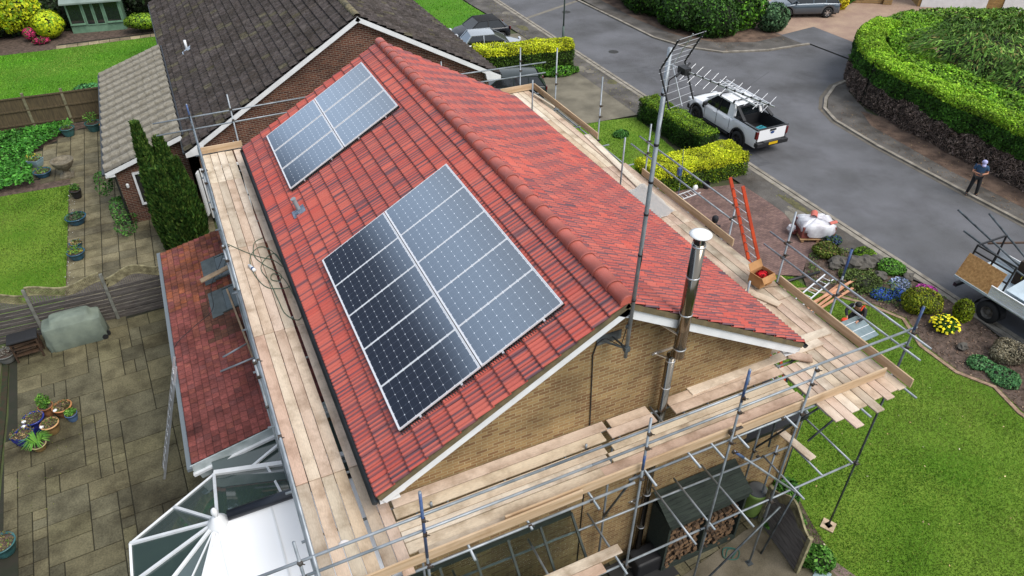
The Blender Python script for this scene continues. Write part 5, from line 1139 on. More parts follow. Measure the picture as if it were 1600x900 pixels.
bg2 = thing('refuse_sack', 'dark grey green plastic sack slumped on the paving between two scaffold poles', 'sack', (1.05,-1.35,.05), .4); sack(bg2, .45,.33,.42, (('sack_body',0,1,mat('grey_plastic', h2l('3d4a47'), .35, 0, h2l('2a3432'), 6, bump=.6, bscale=9)),))
o = obj('garden_hose', MB().path(spline([(3.3,-.7,.06),(3.5,-.55,.06),(3.7,-.7,.06),(3.5,-.85,.06),(3.25,-.7,.08),(3.4,-.5,.09),(3.65,-.65,.09),(3.4,-.8,.1)],8), .014, 6), mat('teal_hose', h2l('2a5a50'), .5)); tag(o, 'coiled teal hose on the paving in front of the log store', 'hose')
o = obj('paving_offcut', MB().box((5.0,-2.1,.06),(.5,.35,.04),Matrix.Rotation(.5,3,'Z')), mat('pale_blue_slab', h2l('8fa3a6'), .8)); tag(o, 'pale slab lying at the foot of the arched gate', 'slab')
# ------------------------------------------------------------------ planting
DG = [h2l('2c4a1a'), h2l('3a5c20'), h2l('223c16')]; MG = [h2l('4a7a20'), h2l('5c8f28'), h2l('3c6a1c')]; YG = [h2l('b8c41c'), h2l('a4b81c'), h2l('ccd02c'), h2l('8aa41c')]
# cypress: upright sprays on narrow spires
cy = thing('cypress_tree', 'tall dark green pointed cypress standing before the neighbour\'s garden wall', 'tree')
rg = np.random.default_rng(12); PP = []; NN = []
for (bx_, by_, top, rb_, n) in ((-7.62,19.5,5.05,.42,6500),(-7.05,19.55,4.35,.5,8000),(-6.75,19.25,3.6,.52,7500),(-7.4,19.1,3.4,.62,9000),(-7.05,18.9,2.7,.75,9000),(-7.35,19.8,3.8,.5,5000)):
    z = rg.random(n)**.8*top; a = rg.uniform(0,6.28,n); q = z/top; rad = rb_*np.clip(np.where(q < .25, .75+q, 1.0-(q-.25)**1.6*1.15), .04, 1); rad = rad*(1+.18*lump(np.c_[np.cos(a)*2,np.sin(a)*2,z*1.5],2,3)); k = 1-.35*rg.random(n)**2
    PP.append(np.c_[bx_+np.cos(a)*rad*k, by_+np.sin(a)*rad*k, z+.05]); NN.append(np.c_[np.cos(a),np.sin(a),np.full(n,.5)])
P = np.vstack(PP); Nn = np.vstack(NN); n = len(P); up = unit(np.c_[Nn[:, :2]*.45+rg.normal(size=(n,2))*.25, np.ones(n)]); sd_ = unit(np.cross(up, Nn+rg.normal(size=(n,3))*.5)); s = (.055*rg.uniform(.6,1.4,n))[:,None]
V = np.stack([P-up*s*1.6, P+sd_*s*.6, P+up*s*1.9, P-sd_*s*.6],1); c = np.array([h2l('35541e'),h2l('28461c'),h2l('456628'),h2l('5a7030')])[rg.integers(0,4,n)]*np.clip(1+.25*rg.normal(size=n)+.4*lump(P,3,7),.35,2)[:,None]
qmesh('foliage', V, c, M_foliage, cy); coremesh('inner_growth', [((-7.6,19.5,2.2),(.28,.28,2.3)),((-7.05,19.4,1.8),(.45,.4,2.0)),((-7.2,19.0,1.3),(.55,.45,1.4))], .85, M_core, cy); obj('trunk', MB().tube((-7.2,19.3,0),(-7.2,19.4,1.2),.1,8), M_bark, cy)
# ground cover beside the path
P = np.c_[rg.uniform(-24,-11.3,26000), rg.uniform(26.7,33.3,26000), np.zeros(26000)]; P = P[inpoly(P, [(-24,26.9),(-12.7,26.7),(-12.9,28),(-12.9,30.4),(-11.4,32.3),(-11.3,33.2),(-24,33.4)])]; P[:,2] = .22+.12*lump(P,1.6,3)+.1*rg.random(len(P))
V, c = leafset(P, np.tile([0,0,1.],(len(P),1)), .09, [h2l('3f7a26'),h2l('2f6420'),h2l('56903a')],[3,3,1], seed=4); o = qmesh('ground_cover', V, c, M_foliage); tag(o, 'dense leafy ground cover filling the bed beside the stone urn', 'ground cover', kind='stuff')
shrub('climbing_rose', 'loose climbing shrub leaning out from the corner of the pale roofed wing', 'shrub', [((-9.35,22.3,.6),(.4,.8,.55)),((-9.7,23.4,1.2),(.35,.5,.5)),((-9.2,21.3,.35),(.35,.7,.3))], [h2l('4a7a30'), h2l('6b8f4a'), h2l('35602a')], [3,1,3], .05, 170, 31, core=.15, rough=.35)
shrub('bush', 'blue green bush against the end of the panel fence', 'shrub', [((-10.35,34.9,.7),(.9,.7,.7))], [h2l('4a8a4c'), h2l('3a6f40'), h2l('64a060')], [2,2,1], .08, 220, 32)
shrub('bush', 'huge yellow green rounded bush in the far left corner', 'shrub', [((-16.6,50.2,1.8),(2.6,2.0,1.7)),((-14.6,50.0,1.5),(1.7,1.5,1.3))], [h2l('9aac18'), h2l('b4be20'), h2l('6f9420'), h2l('c8c428')], [3,2,2,1], .11, 160, 33, kw=dict(clump=2.2, cd=.3))
shrub('bush', 'small round yellow green bush left of the summerhouse', 'shrub', [((-12.6,48.3,.95),(1.0,.9,.85))], [h2l('a0b01a'), h2l('b4be20'), h2l('6f9420')], [3,2,2], .09, 240, 34, kw=dict(clump=2.5))
shrub('bush', 'low green shrub with clipped yellowish top right of the summerhouse', 'shrub', [((-6.9,47.2,.75),(1.3,.8,.5))], [h2l('7d9a24'), h2l('5c7d20'), h2l('3f5c1c')], [2,2,1], .08, 260, 35, trunk=((-6.6,47.2,0),(-6.7,47.2,.6),.09))
shrub('azalea', 'pink flowering azalea between the two yellow bushes', 'shrub', [((-13.75,48.2,.55),(.45,.4,.4)),((-13.2,47.4,.25),(.5,.3,.22))], [h2l('c8386a'), h2l('8a2c50'), h2l('3c5c24')], [3,1,2], .07, 300, 36)
for i, (x, y, rx, h, lb) in enumerate(((-19.5,53.6,5,3.8,'dark evergreen hedge mass at the far left behind the yellow bush'),(-12,52.6,4,3.6,'dark evergreen trees behind the summerhouse'),(-5.2,50.6,3.4,3.6,'dark evergreen trees beyond the grey roof, right of the summerhouse'))):
    shrub('evergreen_tree', lb, 'tree', [((x,y,h*.45),(rx,2.6,h*.5)),((x+2,y+1,h*.6),(rx*.6,2.4,h*.45))], [h2l('16240f'), h2l('1d2e14'), h2l('26361a')], [3,2,1], .16, 50, 40+i, core=.86, trunk=((x,y,0),(x,y,h*.5),.3))
for i, (x, y, h) in enumerate(((-46,44,27),(-34,52,25),(-58,36,29))):
    shrub('tall_tree', ('broad','dense','high-crowned')[i]+' tall dark tree far to the left beyond the gardens', 'tree', [((x,y,h*.62),(8,8,h*.38)),((x+5,y-3,h*.5),(6,6,h*.28)),((x-5,y+3,h*.55),(6,6,h*.3))], [h2l('22361a'), h2l('2c4420')], [1,1], .45, 9, 50+i, trunk=((x,y,0),(x,y,h*.5),.6))
# clipped hedges on the right
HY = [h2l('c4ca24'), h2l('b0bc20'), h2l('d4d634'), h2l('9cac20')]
shrub('evergreen_tree', 'dark low growth at the foot of the big yellow bush in the far left corner', 'tree', [((-15,50.6,.9),(4.5,1.6,1.2)),((-11,50.8,1.0),(3,1.5,1.5))], [h2l('16240f'), h2l('1d2e14'), h2l('26361a')], [3,2,1], .13, 60, 44, core=.86)
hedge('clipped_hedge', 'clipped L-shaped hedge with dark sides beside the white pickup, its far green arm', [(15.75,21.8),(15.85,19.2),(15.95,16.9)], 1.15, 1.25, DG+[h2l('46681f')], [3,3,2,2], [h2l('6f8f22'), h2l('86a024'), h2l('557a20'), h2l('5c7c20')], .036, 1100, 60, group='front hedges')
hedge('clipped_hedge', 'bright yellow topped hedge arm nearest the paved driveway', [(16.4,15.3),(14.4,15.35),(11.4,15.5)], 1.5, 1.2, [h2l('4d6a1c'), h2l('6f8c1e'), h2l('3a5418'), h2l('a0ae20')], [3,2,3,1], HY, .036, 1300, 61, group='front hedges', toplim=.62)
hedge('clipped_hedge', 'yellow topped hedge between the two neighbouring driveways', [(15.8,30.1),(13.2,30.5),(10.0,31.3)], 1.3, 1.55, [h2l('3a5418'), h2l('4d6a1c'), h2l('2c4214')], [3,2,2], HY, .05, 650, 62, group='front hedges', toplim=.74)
IS = [(33.4,23.0),(31.6,22.3),(30.1,21.3),(28.8,19.8),(27.95,18.1),(27.5,15.5),(27.3,12.5),(27.2,9.5),(27.1,5),(26.9,-2),(26.9,-10)]
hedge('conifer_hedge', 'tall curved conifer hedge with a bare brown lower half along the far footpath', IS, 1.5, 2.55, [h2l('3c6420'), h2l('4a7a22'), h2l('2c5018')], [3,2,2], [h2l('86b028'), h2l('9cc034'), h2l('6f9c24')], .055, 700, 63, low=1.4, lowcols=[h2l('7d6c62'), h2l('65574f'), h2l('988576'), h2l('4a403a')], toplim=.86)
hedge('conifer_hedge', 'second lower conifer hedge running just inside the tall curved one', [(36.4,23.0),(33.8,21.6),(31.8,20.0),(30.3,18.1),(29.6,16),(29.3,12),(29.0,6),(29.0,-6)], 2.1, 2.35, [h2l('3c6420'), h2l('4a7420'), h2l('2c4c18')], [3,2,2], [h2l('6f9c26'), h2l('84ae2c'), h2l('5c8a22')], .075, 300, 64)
hedge('conifer_hedge', 'ragged green hedge at the back of the island in front of the garages', [(33.5,23.5),(38,24.2),(44,21.5),(50,17)], 1.8, 2.0, [h2l('3c5c20'), h2l('4a7420')], [3,2], [h2l('6f9030'), h2l('557c28')], .1, 150, 65)
# weeping juniper mass: blobs with drooping sprays
jn = thing('juniper_tree', 'broad drooping juniper filling the middle of the hedged island', 'tree')
B = [((33.5,16.5,1.7),(3.4,3.4,2.2)),((36.5,13.5,1.7),(3.4,3.4,2.1)),((32.4,12.4,1.5),(2.9,3.0,1.9)),((37.5,18.0,1.5),(3.0,2.6,1.6)),((33.5,8.5,1.3),(2.8,3.0,1.5)),((40.5,14,1.4),(3.2,3.4,1.7)),((32.5,4,1.2),(2.8,3.0,1.3)),((38,8,1.4),(3.2,3.2,1.6))]
P, Nn = ellipsoids(B, 170, 66, rough=.24, inward=.35, ls=1.6); rg = np.random.default_rng(66); n = len(P)
dr_ = unit(Nn*[1,1,0]+rg.normal(size=(n,3))*.35+[0,0,-.35]); sd_ = unit(np.cross(dr_, Nn+rg.normal(size=(n,3))*.3)); s = (.11*rg.uniform(.5,1.5,n))[:,None]
V = np.stack([P-dr_*s, P+sd_*s*.28, P+dr_*s*1.6, P-sd_*s*.28],1); c = np.array([h2l('5a8030'),h2l('486c26'),h2l('7a9c44'),h2l('77703c'),h2l('34501c')])[rg.choice(5,n,p=[.3,.28,.2,.1,.12])]*np.clip(1+.22*rg.normal(size=n)+.5*lump(P,1.9,8),.3,2)[:,None]
qmesh('foliage', V, c, M_foliage, jn); coremesh('inner_growth', B, .72, M_core, jn)
mb = MB()
for i in range(26):
    x, y = rg.uniform(31,39), rg.uniform(6,18); mb.tube((35+rg.normal()*.6,12+rg.normal(),.2),(x,y,rg.uniform(1.2,2.6)),.05,5,.015)
obj('branches', mb, M_bark, jn)
sheet('island_soil', [(27.5,-12),(60,-12),(60,14),(50,17),(44,21.5),(36,23.4),(31,22),(28.4,19),(27.5,14)], .02, M_dirt)
# far corner shrubs
shrub('shrub', 'dark glossy shrub mass on the far corner of the road', 'shrub', [((26.4,33.5,1.2),(1.9,2.3,1.5)),((26.0,37.5,1.3),(1.7,2.6,1.6)),((27.3,31.2,1.0),(1.8,1.6,1.3))], DG+MG[:1], [3,3,3,1], .10, 150, 70, group='corner shrubs')
shrub('shrub', 'taller leafy tree like shrub with bright leaf tips overhanging the corner bed', 'shrub', [((29.4,31.6,1.6),(2.0,1.6,1.7)),((28.6,33.6,2.0),(2.2,2.0,1.9))], DG+MG+[h2l('6aa02a')], [3,3,2,2,2,1,2], .11, 150, 71, group='corner shrubs', trunk=((29,32.4,0),(29,32.4,1.5),.1))
shrub('shrub', 'grey green shrub at the mouth of the beige driveway', 'shrub', [((31.3,30.1,.8),(1.1,.9,.95))], [h2l('3f5c3c'), h2l('55744c'), h2l('2c452c')], [2,2,2], .1, 170, 72, group='corner shrubs')
shrub('shrub', 'mixed dark shrubs further up the far side of the road', 'shrub', [((26.5,42,1.2),(2.0,2.6,1.4)),((26.5,47,1.3),(2.2,3,1.6)),((30,44,1.5),(3,4,1.8))], DG+MG[:1], [3,3,3,1], .13, 70, 73, group='corner shrubs')
shrub('shrub', 'bright yellow shrub beside the grey estate car on the beige drive', 'shrub', [((38.7,31.9,.65),(.85,.7,.75))], [h2l('c8b81c'), h2l('d8c828'), h2l('a09c1c')], [2,2,1], .09, 300, 74)
shrub('shrub', 'low green planting between the yellow shrub and the stone pier', 'shrub', [((40.5,33.4,.35),(1.5,1.2,.4))], MG+DG, [1,1,1,1,1,1], .1, 150, 75)
shrub('bulb_clump', 'upright tuft of green bulb leaves on the front lawn', 'plant', [((13.4,20.4,.12),(.38,.32,.2))], [h2l('3a6a2c'), h2l('4f8038')], [1,1], .07, 500, 76, core=.3)
shrub('border_plants', 'leafy border plants below the yellow topped hedge', 'plants', [((14.6,28.9,.22),(1.1,.5,.28)),((12.6,29.3,.25),(1.2,.5,.3))], MG+DG[:1], [1,1,1,1], .08, 260, 77, core=.5)
# front flower bed on the curve
def bush(lb, x, y, r_, h, cols, w, seed, nm='bush', cat='shrub', size=.045, dens=700, **k): rs = random.Random(seed); return shrub(nm, lb, cat, [((x,y,h*.5),(r_*.92,r_*.88,h*.52)),((x+r_*rs.uniform(-.5,.5),y+r_*rs.uniform(-.5,.5),h*.42),(r_*.75,r_*.7,h*.5))], cols, w, size, dens, seed, rough=.24, core=.7, **k)
bush('round clipped olive green bush on the curved bed behind the lorry', 15.55,4.25,.68,.85,[h2l('6f7c1c'), h2l('8a8c1e'), h2l('505f18')],[3,2,2],80, dens=900, size=.035)
b = bush('small green bush covered in yellow flowers in the curved bed', 15.35,3.12,.42,.5,[h2l('4c7a24'), h2l('3c641e')],[1,1],81)
P, Nn = ellipsoids([((15.35,3.12,.27),(.46,.46,.30))], 95, 82, inward=.0, zmin=.12); P = P[Nn[:,2] > -.2]; Nn = Nn[Nn[:,2] > -.2]; V, c = leafset(P, Nn+[0,0,.8], .048, [h2l('e8d81c'), h2l('f0e434')], [1,1], seed=83, aspect=.9, tilt=.25, cd=0); qmesh('flowers', V, c, M_foliage, b)
bush('small upright yellow green bush by the lorry wheel', 16.35,3.25,.36,.8,[h2l('8a981c'), h2l('6f841c')],[1,1],84)
bush('grey dead looking mound of lavender in the corner of the curved bed', 16.0,1.35,.55,.62,[h2l('857a62'), h2l('6f6650'), h2l('98907a')],[1,1,1],85, size=.03, dens=1200)
bush('low blue green grassy clump at the bed edge, before the dead lavender', 14.95,1.45,.42,.22,[h2l('3f6c40'), h2l('55804c')],[1,1],86, nm='plant', cat='plant')
bush('low blue green trailing clump beside the dead lavender', 15.2,.75,.5,.2,[h2l('3f6c40'), h2l('4c7444')],[1,1],87, nm='plant', cat='plant')
bush('pink flowering cushion plant at the far end of the rockery', 16.55,4.9,.42,.2,[h2l('b83c9a'), h2l('c860b0'), h2l('5c6a30')],[3,3,1],88, nm='plant', cat='plant')
bush('deep blue flowering cushion nearer the lawn in the rockery', 15.0,5.35,.42,.24,[h2l('2c4690'), h2l('3a5ca8'), h2l('3c5c30')],[2,2,2],89, nm='plant', cat='plant')
bush('second deep blue flowering cushion beside the pink one', 15.55,5.1,.36,.22,[h2l('2c4690'), h2l('4a6ab8'), h2l('3c5c30')],[2,2,2],90, nm='plant', cat='plant')
bush('pale blue flowering cushion in the middle of the rockery', 16.05,5.55,.4,.2,[h2l('a8b4d0'), h2l('8c9cc0'), h2l('6c8050')],[2,2,1],91, nm='plant', cat='plant')
bush('dark olive mounded shrub in front of the pallet', 15.05,8.25,.55,.5,[h2l('5a6a24'), h2l('44541c'), h2l('6c5c34')],[2,2,1],92, nm='plant', cat='plant')
bush('small purple blue plant at the corner of the pallet', 15.8,8.75,.4,.35,[h2l('3c4c70'), h2l('3c5a34')],[1,1],93, nm='plant', cat='plant')
bush('bright green cushion among the rockery stones', 16.35,7.55,.4,.3,[h2l('7a9c28'), h2l('5c8424')],[1,1],94, nm='plant', cat='plant')
bush('green tufted plant beside the pile of pink boards', 16.5,6.35,.5,.35,[h2l('5c8c2c'), h2l('48742a')],[1,1],95, nm='plant', cat='plant')
bush('wide dark green mat of thyme over the rockery edge', 14.9,6.3,.7,.28,[h2l('4c5c28'), h2l('5c6c34'), h2l('3c4a20')],[1,1,1],96, nm='plant', cat='plant')
bush('leafy green clump at the foot of the arched gate', 5.25,-.6,.5,.55,[h2l('4c7c2c'), h2l('3a6624'), h2l('5c8f38')],[1,1,1],97, dens=500, size=.06)
bush('leafy green clump near the end of the arched gate', 5.2,-1.75,.38,.45,[h2l('4c7c2c'), h2l('3a6624'), h2l('6a9a40')],[1,1,1],98, dens=500, size=.06)
bush('leafy weeds against the wall corner under the scaffold', 5.8,.15,.45,.5,[h2l('4c7c2c'), h2l('3a6624')],[1,1],99, dens=500, size=.06)
M_rock = mat('garden_rock', h2l('625d56'), .9, 0, h2l('4c4842'), 4, bump=.8, bscale=10)
rg = np.random.default_rng(15)
for i, (x, y, rk, lb) in enumerate(((15.0,7.5,.32,'grey rockery stone nearest the pallet'),(15.5,7.15,.36,'large grey rockery stone behind the ladder'),(15.95,7.0,.3,'mid grey stone right of the largest rockery stone'),(16.3,7.0,.25,'small stone by the bright green cushion'),(15.75,6.2,.22,'stone beside the thyme mat'),(16.6,5.7,.2,'stone near the pale blue flowers'),(14.7,7.4,.22,'stone at the corner of the small lawn strip'),(15.1,2.2,.16,'small stone lying on the bark of the curved bed'))):
    mb = MB(); rows = []
    for j_ in range(7):
        th = math.pi*j_/6; rows.append([(rk*math.sin(th)*math.cos(p)*1.1, rk*math.sin(th)*math.sin(p), rk*.7*math.cos(th)) for p in np.linspace(0,2*math.pi,11)[:-1]])
    for rw in rows[1:-1]:
        for q in range(10): k_ = 1+.22*rg.normal()*.8; rw[q] = tuple(v_*k_ for v_ in rw[q])
    for rw in rows: rw.append(rw[0])
    o = obj('rock', mb.grid(rows), M_rock, None, False, loc=(x,y,.14)); tag(o, lb, 'rock', 'rockery stones')
P = rg.uniform((13.2,3.6),(17,8.9),(9000,2)); P = P[inpoly(P, [(14.9,4.5),(16.9,4.2),(16.4,7.2),(15.5,8.8),(14.4,8.4),(13.3,7.3),(13.7,6.3),(14.4,5.4)])]; hz = .10+.10*lump(np.c_[P,P[:,0]*0], 2.6, 5); k = hz > .08; P = np.c_[P, hz][k]
V, c = leafset(P, np.tile([0,0,1.],(len(P),1)), .035, [h2l('4c6c2c'),h2l('6a7a3c'),h2l('3c5626'),h2l('7c7450')],[3,2,3,1], seed=6, tilt=.9); o = qmesh('rockery_planting', V, c, M_foliage); tag(o, 'low mixed alpine planting filling the rockery between its stones', 'ground cover', kind='stuff')
# ------------------------------------------------------------------ pallet, ladders, boards on the ground
pl = thing('tile_pallet', 'pallet of roof tiles under torn white plastic with red ridge tiles showing', 'pallet', (15.55,9.45,.05), -.42)
mb = MB()
for k in range(7): mb.box((0,-.5+k*.166,.125), (1.4,.11,.02))
for k in (-1,0,1): mb.box((k*.6,0,.065), (.1,1.1,.1))
obj('pallet_base', mb, mat('pallet_wood', h2l('a88660'), .85, 0, h2l('87694a'), 4), pl)
mb = MB(); rg = np.random.default_rng(8)
for i in range(4):
    for k in range(9): mb.box((-.5+i*.33,-.42+k*.105,.38), (.30,.095,.46+rg.uniform(-.02,.04)))
obj('tile_stack', mb, mat('stacked_tiles', h2l('8c4a42'), .8, 0, h2l('6b3a36'), 8), pl)
rows = []
for z, q in ((.36,1.04),(.42,1.08),(.55,1.05),(.68,.99),(.76,.72),(.80,.4),(.78,.0)):
    row = []
    for i in range(41):
        a = 2*math.pi*(i%40)/40; e = .35; x = .64*abs(math.cos(a))**e*(1 if math.cos(a) > 0 else -1); y = .50*abs(math.sin(a))**e*(1 if math.sin(a) > 0 else -1)
        w_ = 1+.03*math.sin(a*7+z*6)+.03*math.sin(a*13); zz = z+(.12*math.sin(a*2.0+1)+.08*math.sin(a*5)) if z < .4 else z+.03*math.sin(a*6); row.append((x*q*w_, y*q*w_, zz))
    rows.append(row)
obj('plastic_wrap', MB().grid(rows), mat('white_plastic', h2l('e4e4e8'), .3, 0, h2l('b8b4ba'), 3, bump=.5, bscale=6), pl, True)
def halfround(mb, c, d, l, r_):
    d = Vector(d).normalized(); s = d.cross(Vector((0,0,1))).normalized(); rows = []
    for t_ in (0,1): rows.append([Vector(c)+d*l*t_+s*r_*math.cos(a)+Vector((0,0,r_*.9*math.sin(a))) for a in np.linspace(0,math.pi,9)])
    mb.grid([[tuple(p) for p in r_] for r_ in rows])
mb = MB(); halfround(mb, (-.15,.02,.80), (.35,.8,0), .42, .13); halfround(mb, (.35,-.35,.74), (.9,.35,0), .35, .08); obj('ridge_tile', mb, MC['ridge_tile'], pl)
mb = MB()
for (x, y) in ((.75,.35),(.72,.1),(-.78,.1)): mb.box((x,y,.16), (.16,.3,.18), Matrix.Rotation(rg.uniform(-.5,.5),3,'Z'))
obj('loose_tiles', mb, MC['stacked_tiles'], pl); obj('plastic_bundle', MB().lathe((-.85,.15,.2), [(0,.2),(.14,.15),(.19,0),(.1,-.15)], 9), MC['white_plastic'], pl)
ladder('aluminium_ladder', 'aluminium roof ladder lying on the small lawn strip beside the pink boards', (11.0,5.95,.1), (14.0,6.95,.12), .36, (-.3,.95,0), M_alu_br, M_alu_br, (.05,.04), .28)
o = obj('plastic_pipe', MB().tube((11.6,7.45,.1),(13.9,7.35,.1), .055, 12), M_black, None, True); tag(o, 'black plastic pipe lying behind the roof ladder', 'pipe')
for i, (a, b, z) in enumerate((((11.6,5.75),(15.0,6.75),.12),((11.7,5.6),(15.25,6.6),.16),((11.9,5.9),(15.2,6.45),.21),((11.5,5.5),(14.9,6.2),.13))):
    o = obj('timber_batten', MB().beam((*a,z),(*b,z),.09,.03), mat('pink_timber', h2l('d09a78'), .8, 0, h2l('b98364'), 3)); tag(o, ('treated pink batten closest to the roof ladder','pink batten second from the roof ladder','pink batten lying slightly across the others on top','lowest pink batten nearest the house lawn')[i], 'batten', 'pink battens beside the rockery')
ladder('aluminium_ladder', 'short aluminium step section lying on the paved drive below the yellow hedge', (12.45,14.1,.08), (13.5,14.25,.08), .38, (0,1,0), M_alu_br, M_alu_br, (.04,.03), .22)
o = obj('mortar_bucket', MB().lathe((14.0,14.35,.05), [(.13,0),(.17,.28),(.15,.28),(.12,.03)], 16), M_black); tag(o, 'black bucket at the foot of the yellow topped hedge', 'bucket')
o = obj('white_bag', MB().lathe((13.5,14.45,.05), [(.0,.22),(.1,.18),(.14,.08),(.12,0)], 10, sy=.7), M_white, None, True); tag(o, 'small white bag beside the black bucket', 'bag')
rp = obj('rope_pulley', MB().path([(6.3,6.9,6.9),(6.32,6.85,6.4),(6.33,6.8,4.0),(6.35,6.8,.1)], .008, 5).box((6.3,6.9,6.2), (.1,.1,.22)), M_blue); tag(rp, 'blue pulley with a thin rope hanging from the right guard rails', 'pulley')
# lamp post
lp = thing('street_lamp', 'slim grey green lamp post at the roadside beyond the yellow hedge', 'street lamp', (17.0,33.3,.05))
obj('column', MB().tube((0,0,0),(0,0,1.2),.075,12).tube((0,0,1.2),(0,0,5.2),.05,12,.035), mat('lamp_green', h2l('4c5c56'), .6), lp, True); obj('lantern', MB().beam((0,0,5.15),(.55,0,5.3),.14,.09), M_alu, lp)
# ------------------------------------------------------------------ vehicles
def carbody(name, label, cat, loc, rz, Ln, Wd, prof, glass, paint, whl, rw, group=None, roofm=None, arches=None, lights=True):
    """prof: [(x, ztop, halfwidth_scale)], x from rear(0) to front(Ln); glass: cabin dict"""
    t = thing(name, label, cat, loc, rz, group); hw = Wd/2; xs = sorted(set([p[0] for p in prof]+list(np.linspace(0, Ln, 60)))); px = [p[0] for p in prof]
    mb = MB(); rows = []; zs = .30
    for x in xs:
        zt = np.interp(x, px, [p[1] for p in prof]); k = np.interp(x, px, [p[2] for p in prof]); zb = zs
        for wx in whl:
            d = abs(x-wx); R_ar = rw+.065
            if d < R_ar: zb = max(zb, rw+math.sqrt(R_ar**2-d*d))
        zb = min(zb, zt-.12); zm = zb+(zt-zb)*.55; y = hw*k
        rows.append([(x,-y*.93,zb-.0),(x,-y*.985,zb+.04),(x,-y,min(zm,zt-.1)),(x,-y*.975,zt-.07),(x,-y*.90,zt-.012),(x,-y*.5,zt+.012),(x,0,zt+.018),(x,y*.5,zt+.012),(x,y*.90,zt-.012),(x,y*.975,zt-.07),(x,y,min(zm,zt-.1)),(x,y*.985,zb+.04),(x,y*.93,zb)])
    mb.grid(rows); mb.face(rows[0]); mb.face(rows[-1]); obj('body', mb, paint, t, True)
    obj('underbody', MB().box((Ln/2,0,.36), (Ln-.3,Wd*.82,.3)), M_black, t)
    g = glass; mb = MB(); x0b,x0t,x1t,x1b = g['x']; zb_, zt_ = g['z']; kb, kt = g.get('k',(.9,.72))
    B = [(x0b,-hw*kb,zb_),(x1b,-hw*kb,zb_),(x1b,hw*kb,zb_),(x0b,hw*kb,zb_)]; T = [(x0t,-hw*kt,zt_),(x1t,-hw*kt,zt_),(x1t,hw*kt,zt_),(x0t,hw*kt,zt_)]
    for i in range(4): q = (i+1)%4; mb.face([B[i],B[q],T[q],T[i]])
    obj('window_glass', mb, M_glassdark, t)
    # roof skin with crown, pillars
    rows = []
    for x, zo in ((x0t-.03,-.03),(x0t+.05,.01),(x0t+(x1t-x0t)*.5,.035),(x1t-.05,.01),(x1t+.05,-.03)): rows.append([(x,-hw*kt-.02,zt_-.015+zo*.3),(x,-hw*kt*.8,zt_+.02+zo),(x,0,zt_+.035+zo),(x,hw*kt*.8,zt_+.02+zo),(x,hw*kt+.02,zt_-.015+zo*.3)])
    obj('roof', MB().grid(rows), roofm or paint, t, True)
    mb = MB()
    for s in (-1,1):
        for (xb,xt) in ((x0b,x0t),(x1b,x1t))+tuple((x_,x_+.0) for x_ in g.get('pil',())):
            mb.beam((xb,s*hw*kb,zb_-.02),(xt,s*hw*kt,zt_), .06,.05, up=(0,1,0))
        mb.beam((x0t,s*hw*kt,zt_-.0),(x1t,s*hw*kt,zt_),.05,.04)
    obj('pillars', mb, g.get('pm', roofm or paint), t)
    for wx in whl:
        for s in (-1,1):
            w_ = obj('wheel', MB().lathe((wx,s*(hw-.12),rw), [(rw*.62,-.11),(rw*.93,-.11),(rw,-.07),(rw,.07),(rw*.93,.11),(rw*.62,.11)], 28, 'y'), M_rubber, t, True)
            mb = MB().lathe((wx,s*(hw-.05),rw), [(0,s*.0),(rw*.14,s*.01),(rw*.15,s*-.02)], 16, 'y').lathe((wx,s*(hw-.04),rw), [(rw*.56,-s*.06),(rw*.64,s*.03),(rw*.66,0)], 24, 'y')
            for k in range(g.get('spokes',6)):
                a = 2*math.pi*k/g.get('spokes',6); mb.beam((wx+rw*.1*math.cos(a), s*(hw-.05), rw+rw*.1*math.sin(a)),(wx+rw*.6*math.cos(a), s*(hw-.045), rw+rw*.6*math.sin(a)),.05,.03, up=(0,1,0))
            obj('rim', mb, g.get('rim', M_alu), w_); obj('brake_recess', MB().lathe((wx,s*(hw-.1),rw), [(0,0),(rw*.62,0)], 20, 'y'), M_black, w_)
    for s in (-1,1):
        obj('tail_light', MB().box((.02,s*hw*.82,.82), (.06,.2,.2)), M_redlight, t); obj('headlight', MB().box((Ln-.08,s*hw*.74,.68), (.12,.3,.13)), mat('headlight_glass', (.6,.62,.65), .1), t); obj('wing_mirror', MB().box((x1b-.35,s*(hw*.97+.08),zb_+.06), (.1,.2,.13)), paint, t, bevel=.03)
    obj('number_plate', MB().box((-.015,0,.62), (.02,.52,.11)), M_yplate, t)
    obj('bumper', MB().box((.06,0,.4),(.12,Wd*.9,.22)).box((Ln-.06,0,.4),(.12,Wd*.86,.22)), M_black, t, bevel=.03)
    return t
M_navy = mat('dark_blue_paint', (.010,.013,.020), .3, coat=.2); M_silver = mat('silver_paint', (.42,.45,.48), .25, .5, coat=1); M_bgreen = mat('dark_green_paint', (.010,.018,.017), .3, coat=.25); M_slate = mat('slate_blue_paint', (.09,.12,.15), .25, .3, coat=1)
carbody('parked_convertible', 'dark small convertible with a black fabric hood on the far driveway', 'car', (14.4,36.3,.05), math.pi-.05, 3.7, 1.68, [(0,.78,.86),(.15,.92,.95),(1.2,.95,1),(2.6,.92,1),(2.75,.9,1),(3.3,.8,.96),(3.6,.66,.85),(3.7,.5,.75)], dict(x=(.35,.75,2.1,2.75), z=(.92,1.38), pil=(1.5,), pm=M_black, k=(.92,.74)), M_navy, (.62,3.05), .3, roofm=mat('fabric_hood', (.012,.012,.013), .9), group='cars parked on the driveways')
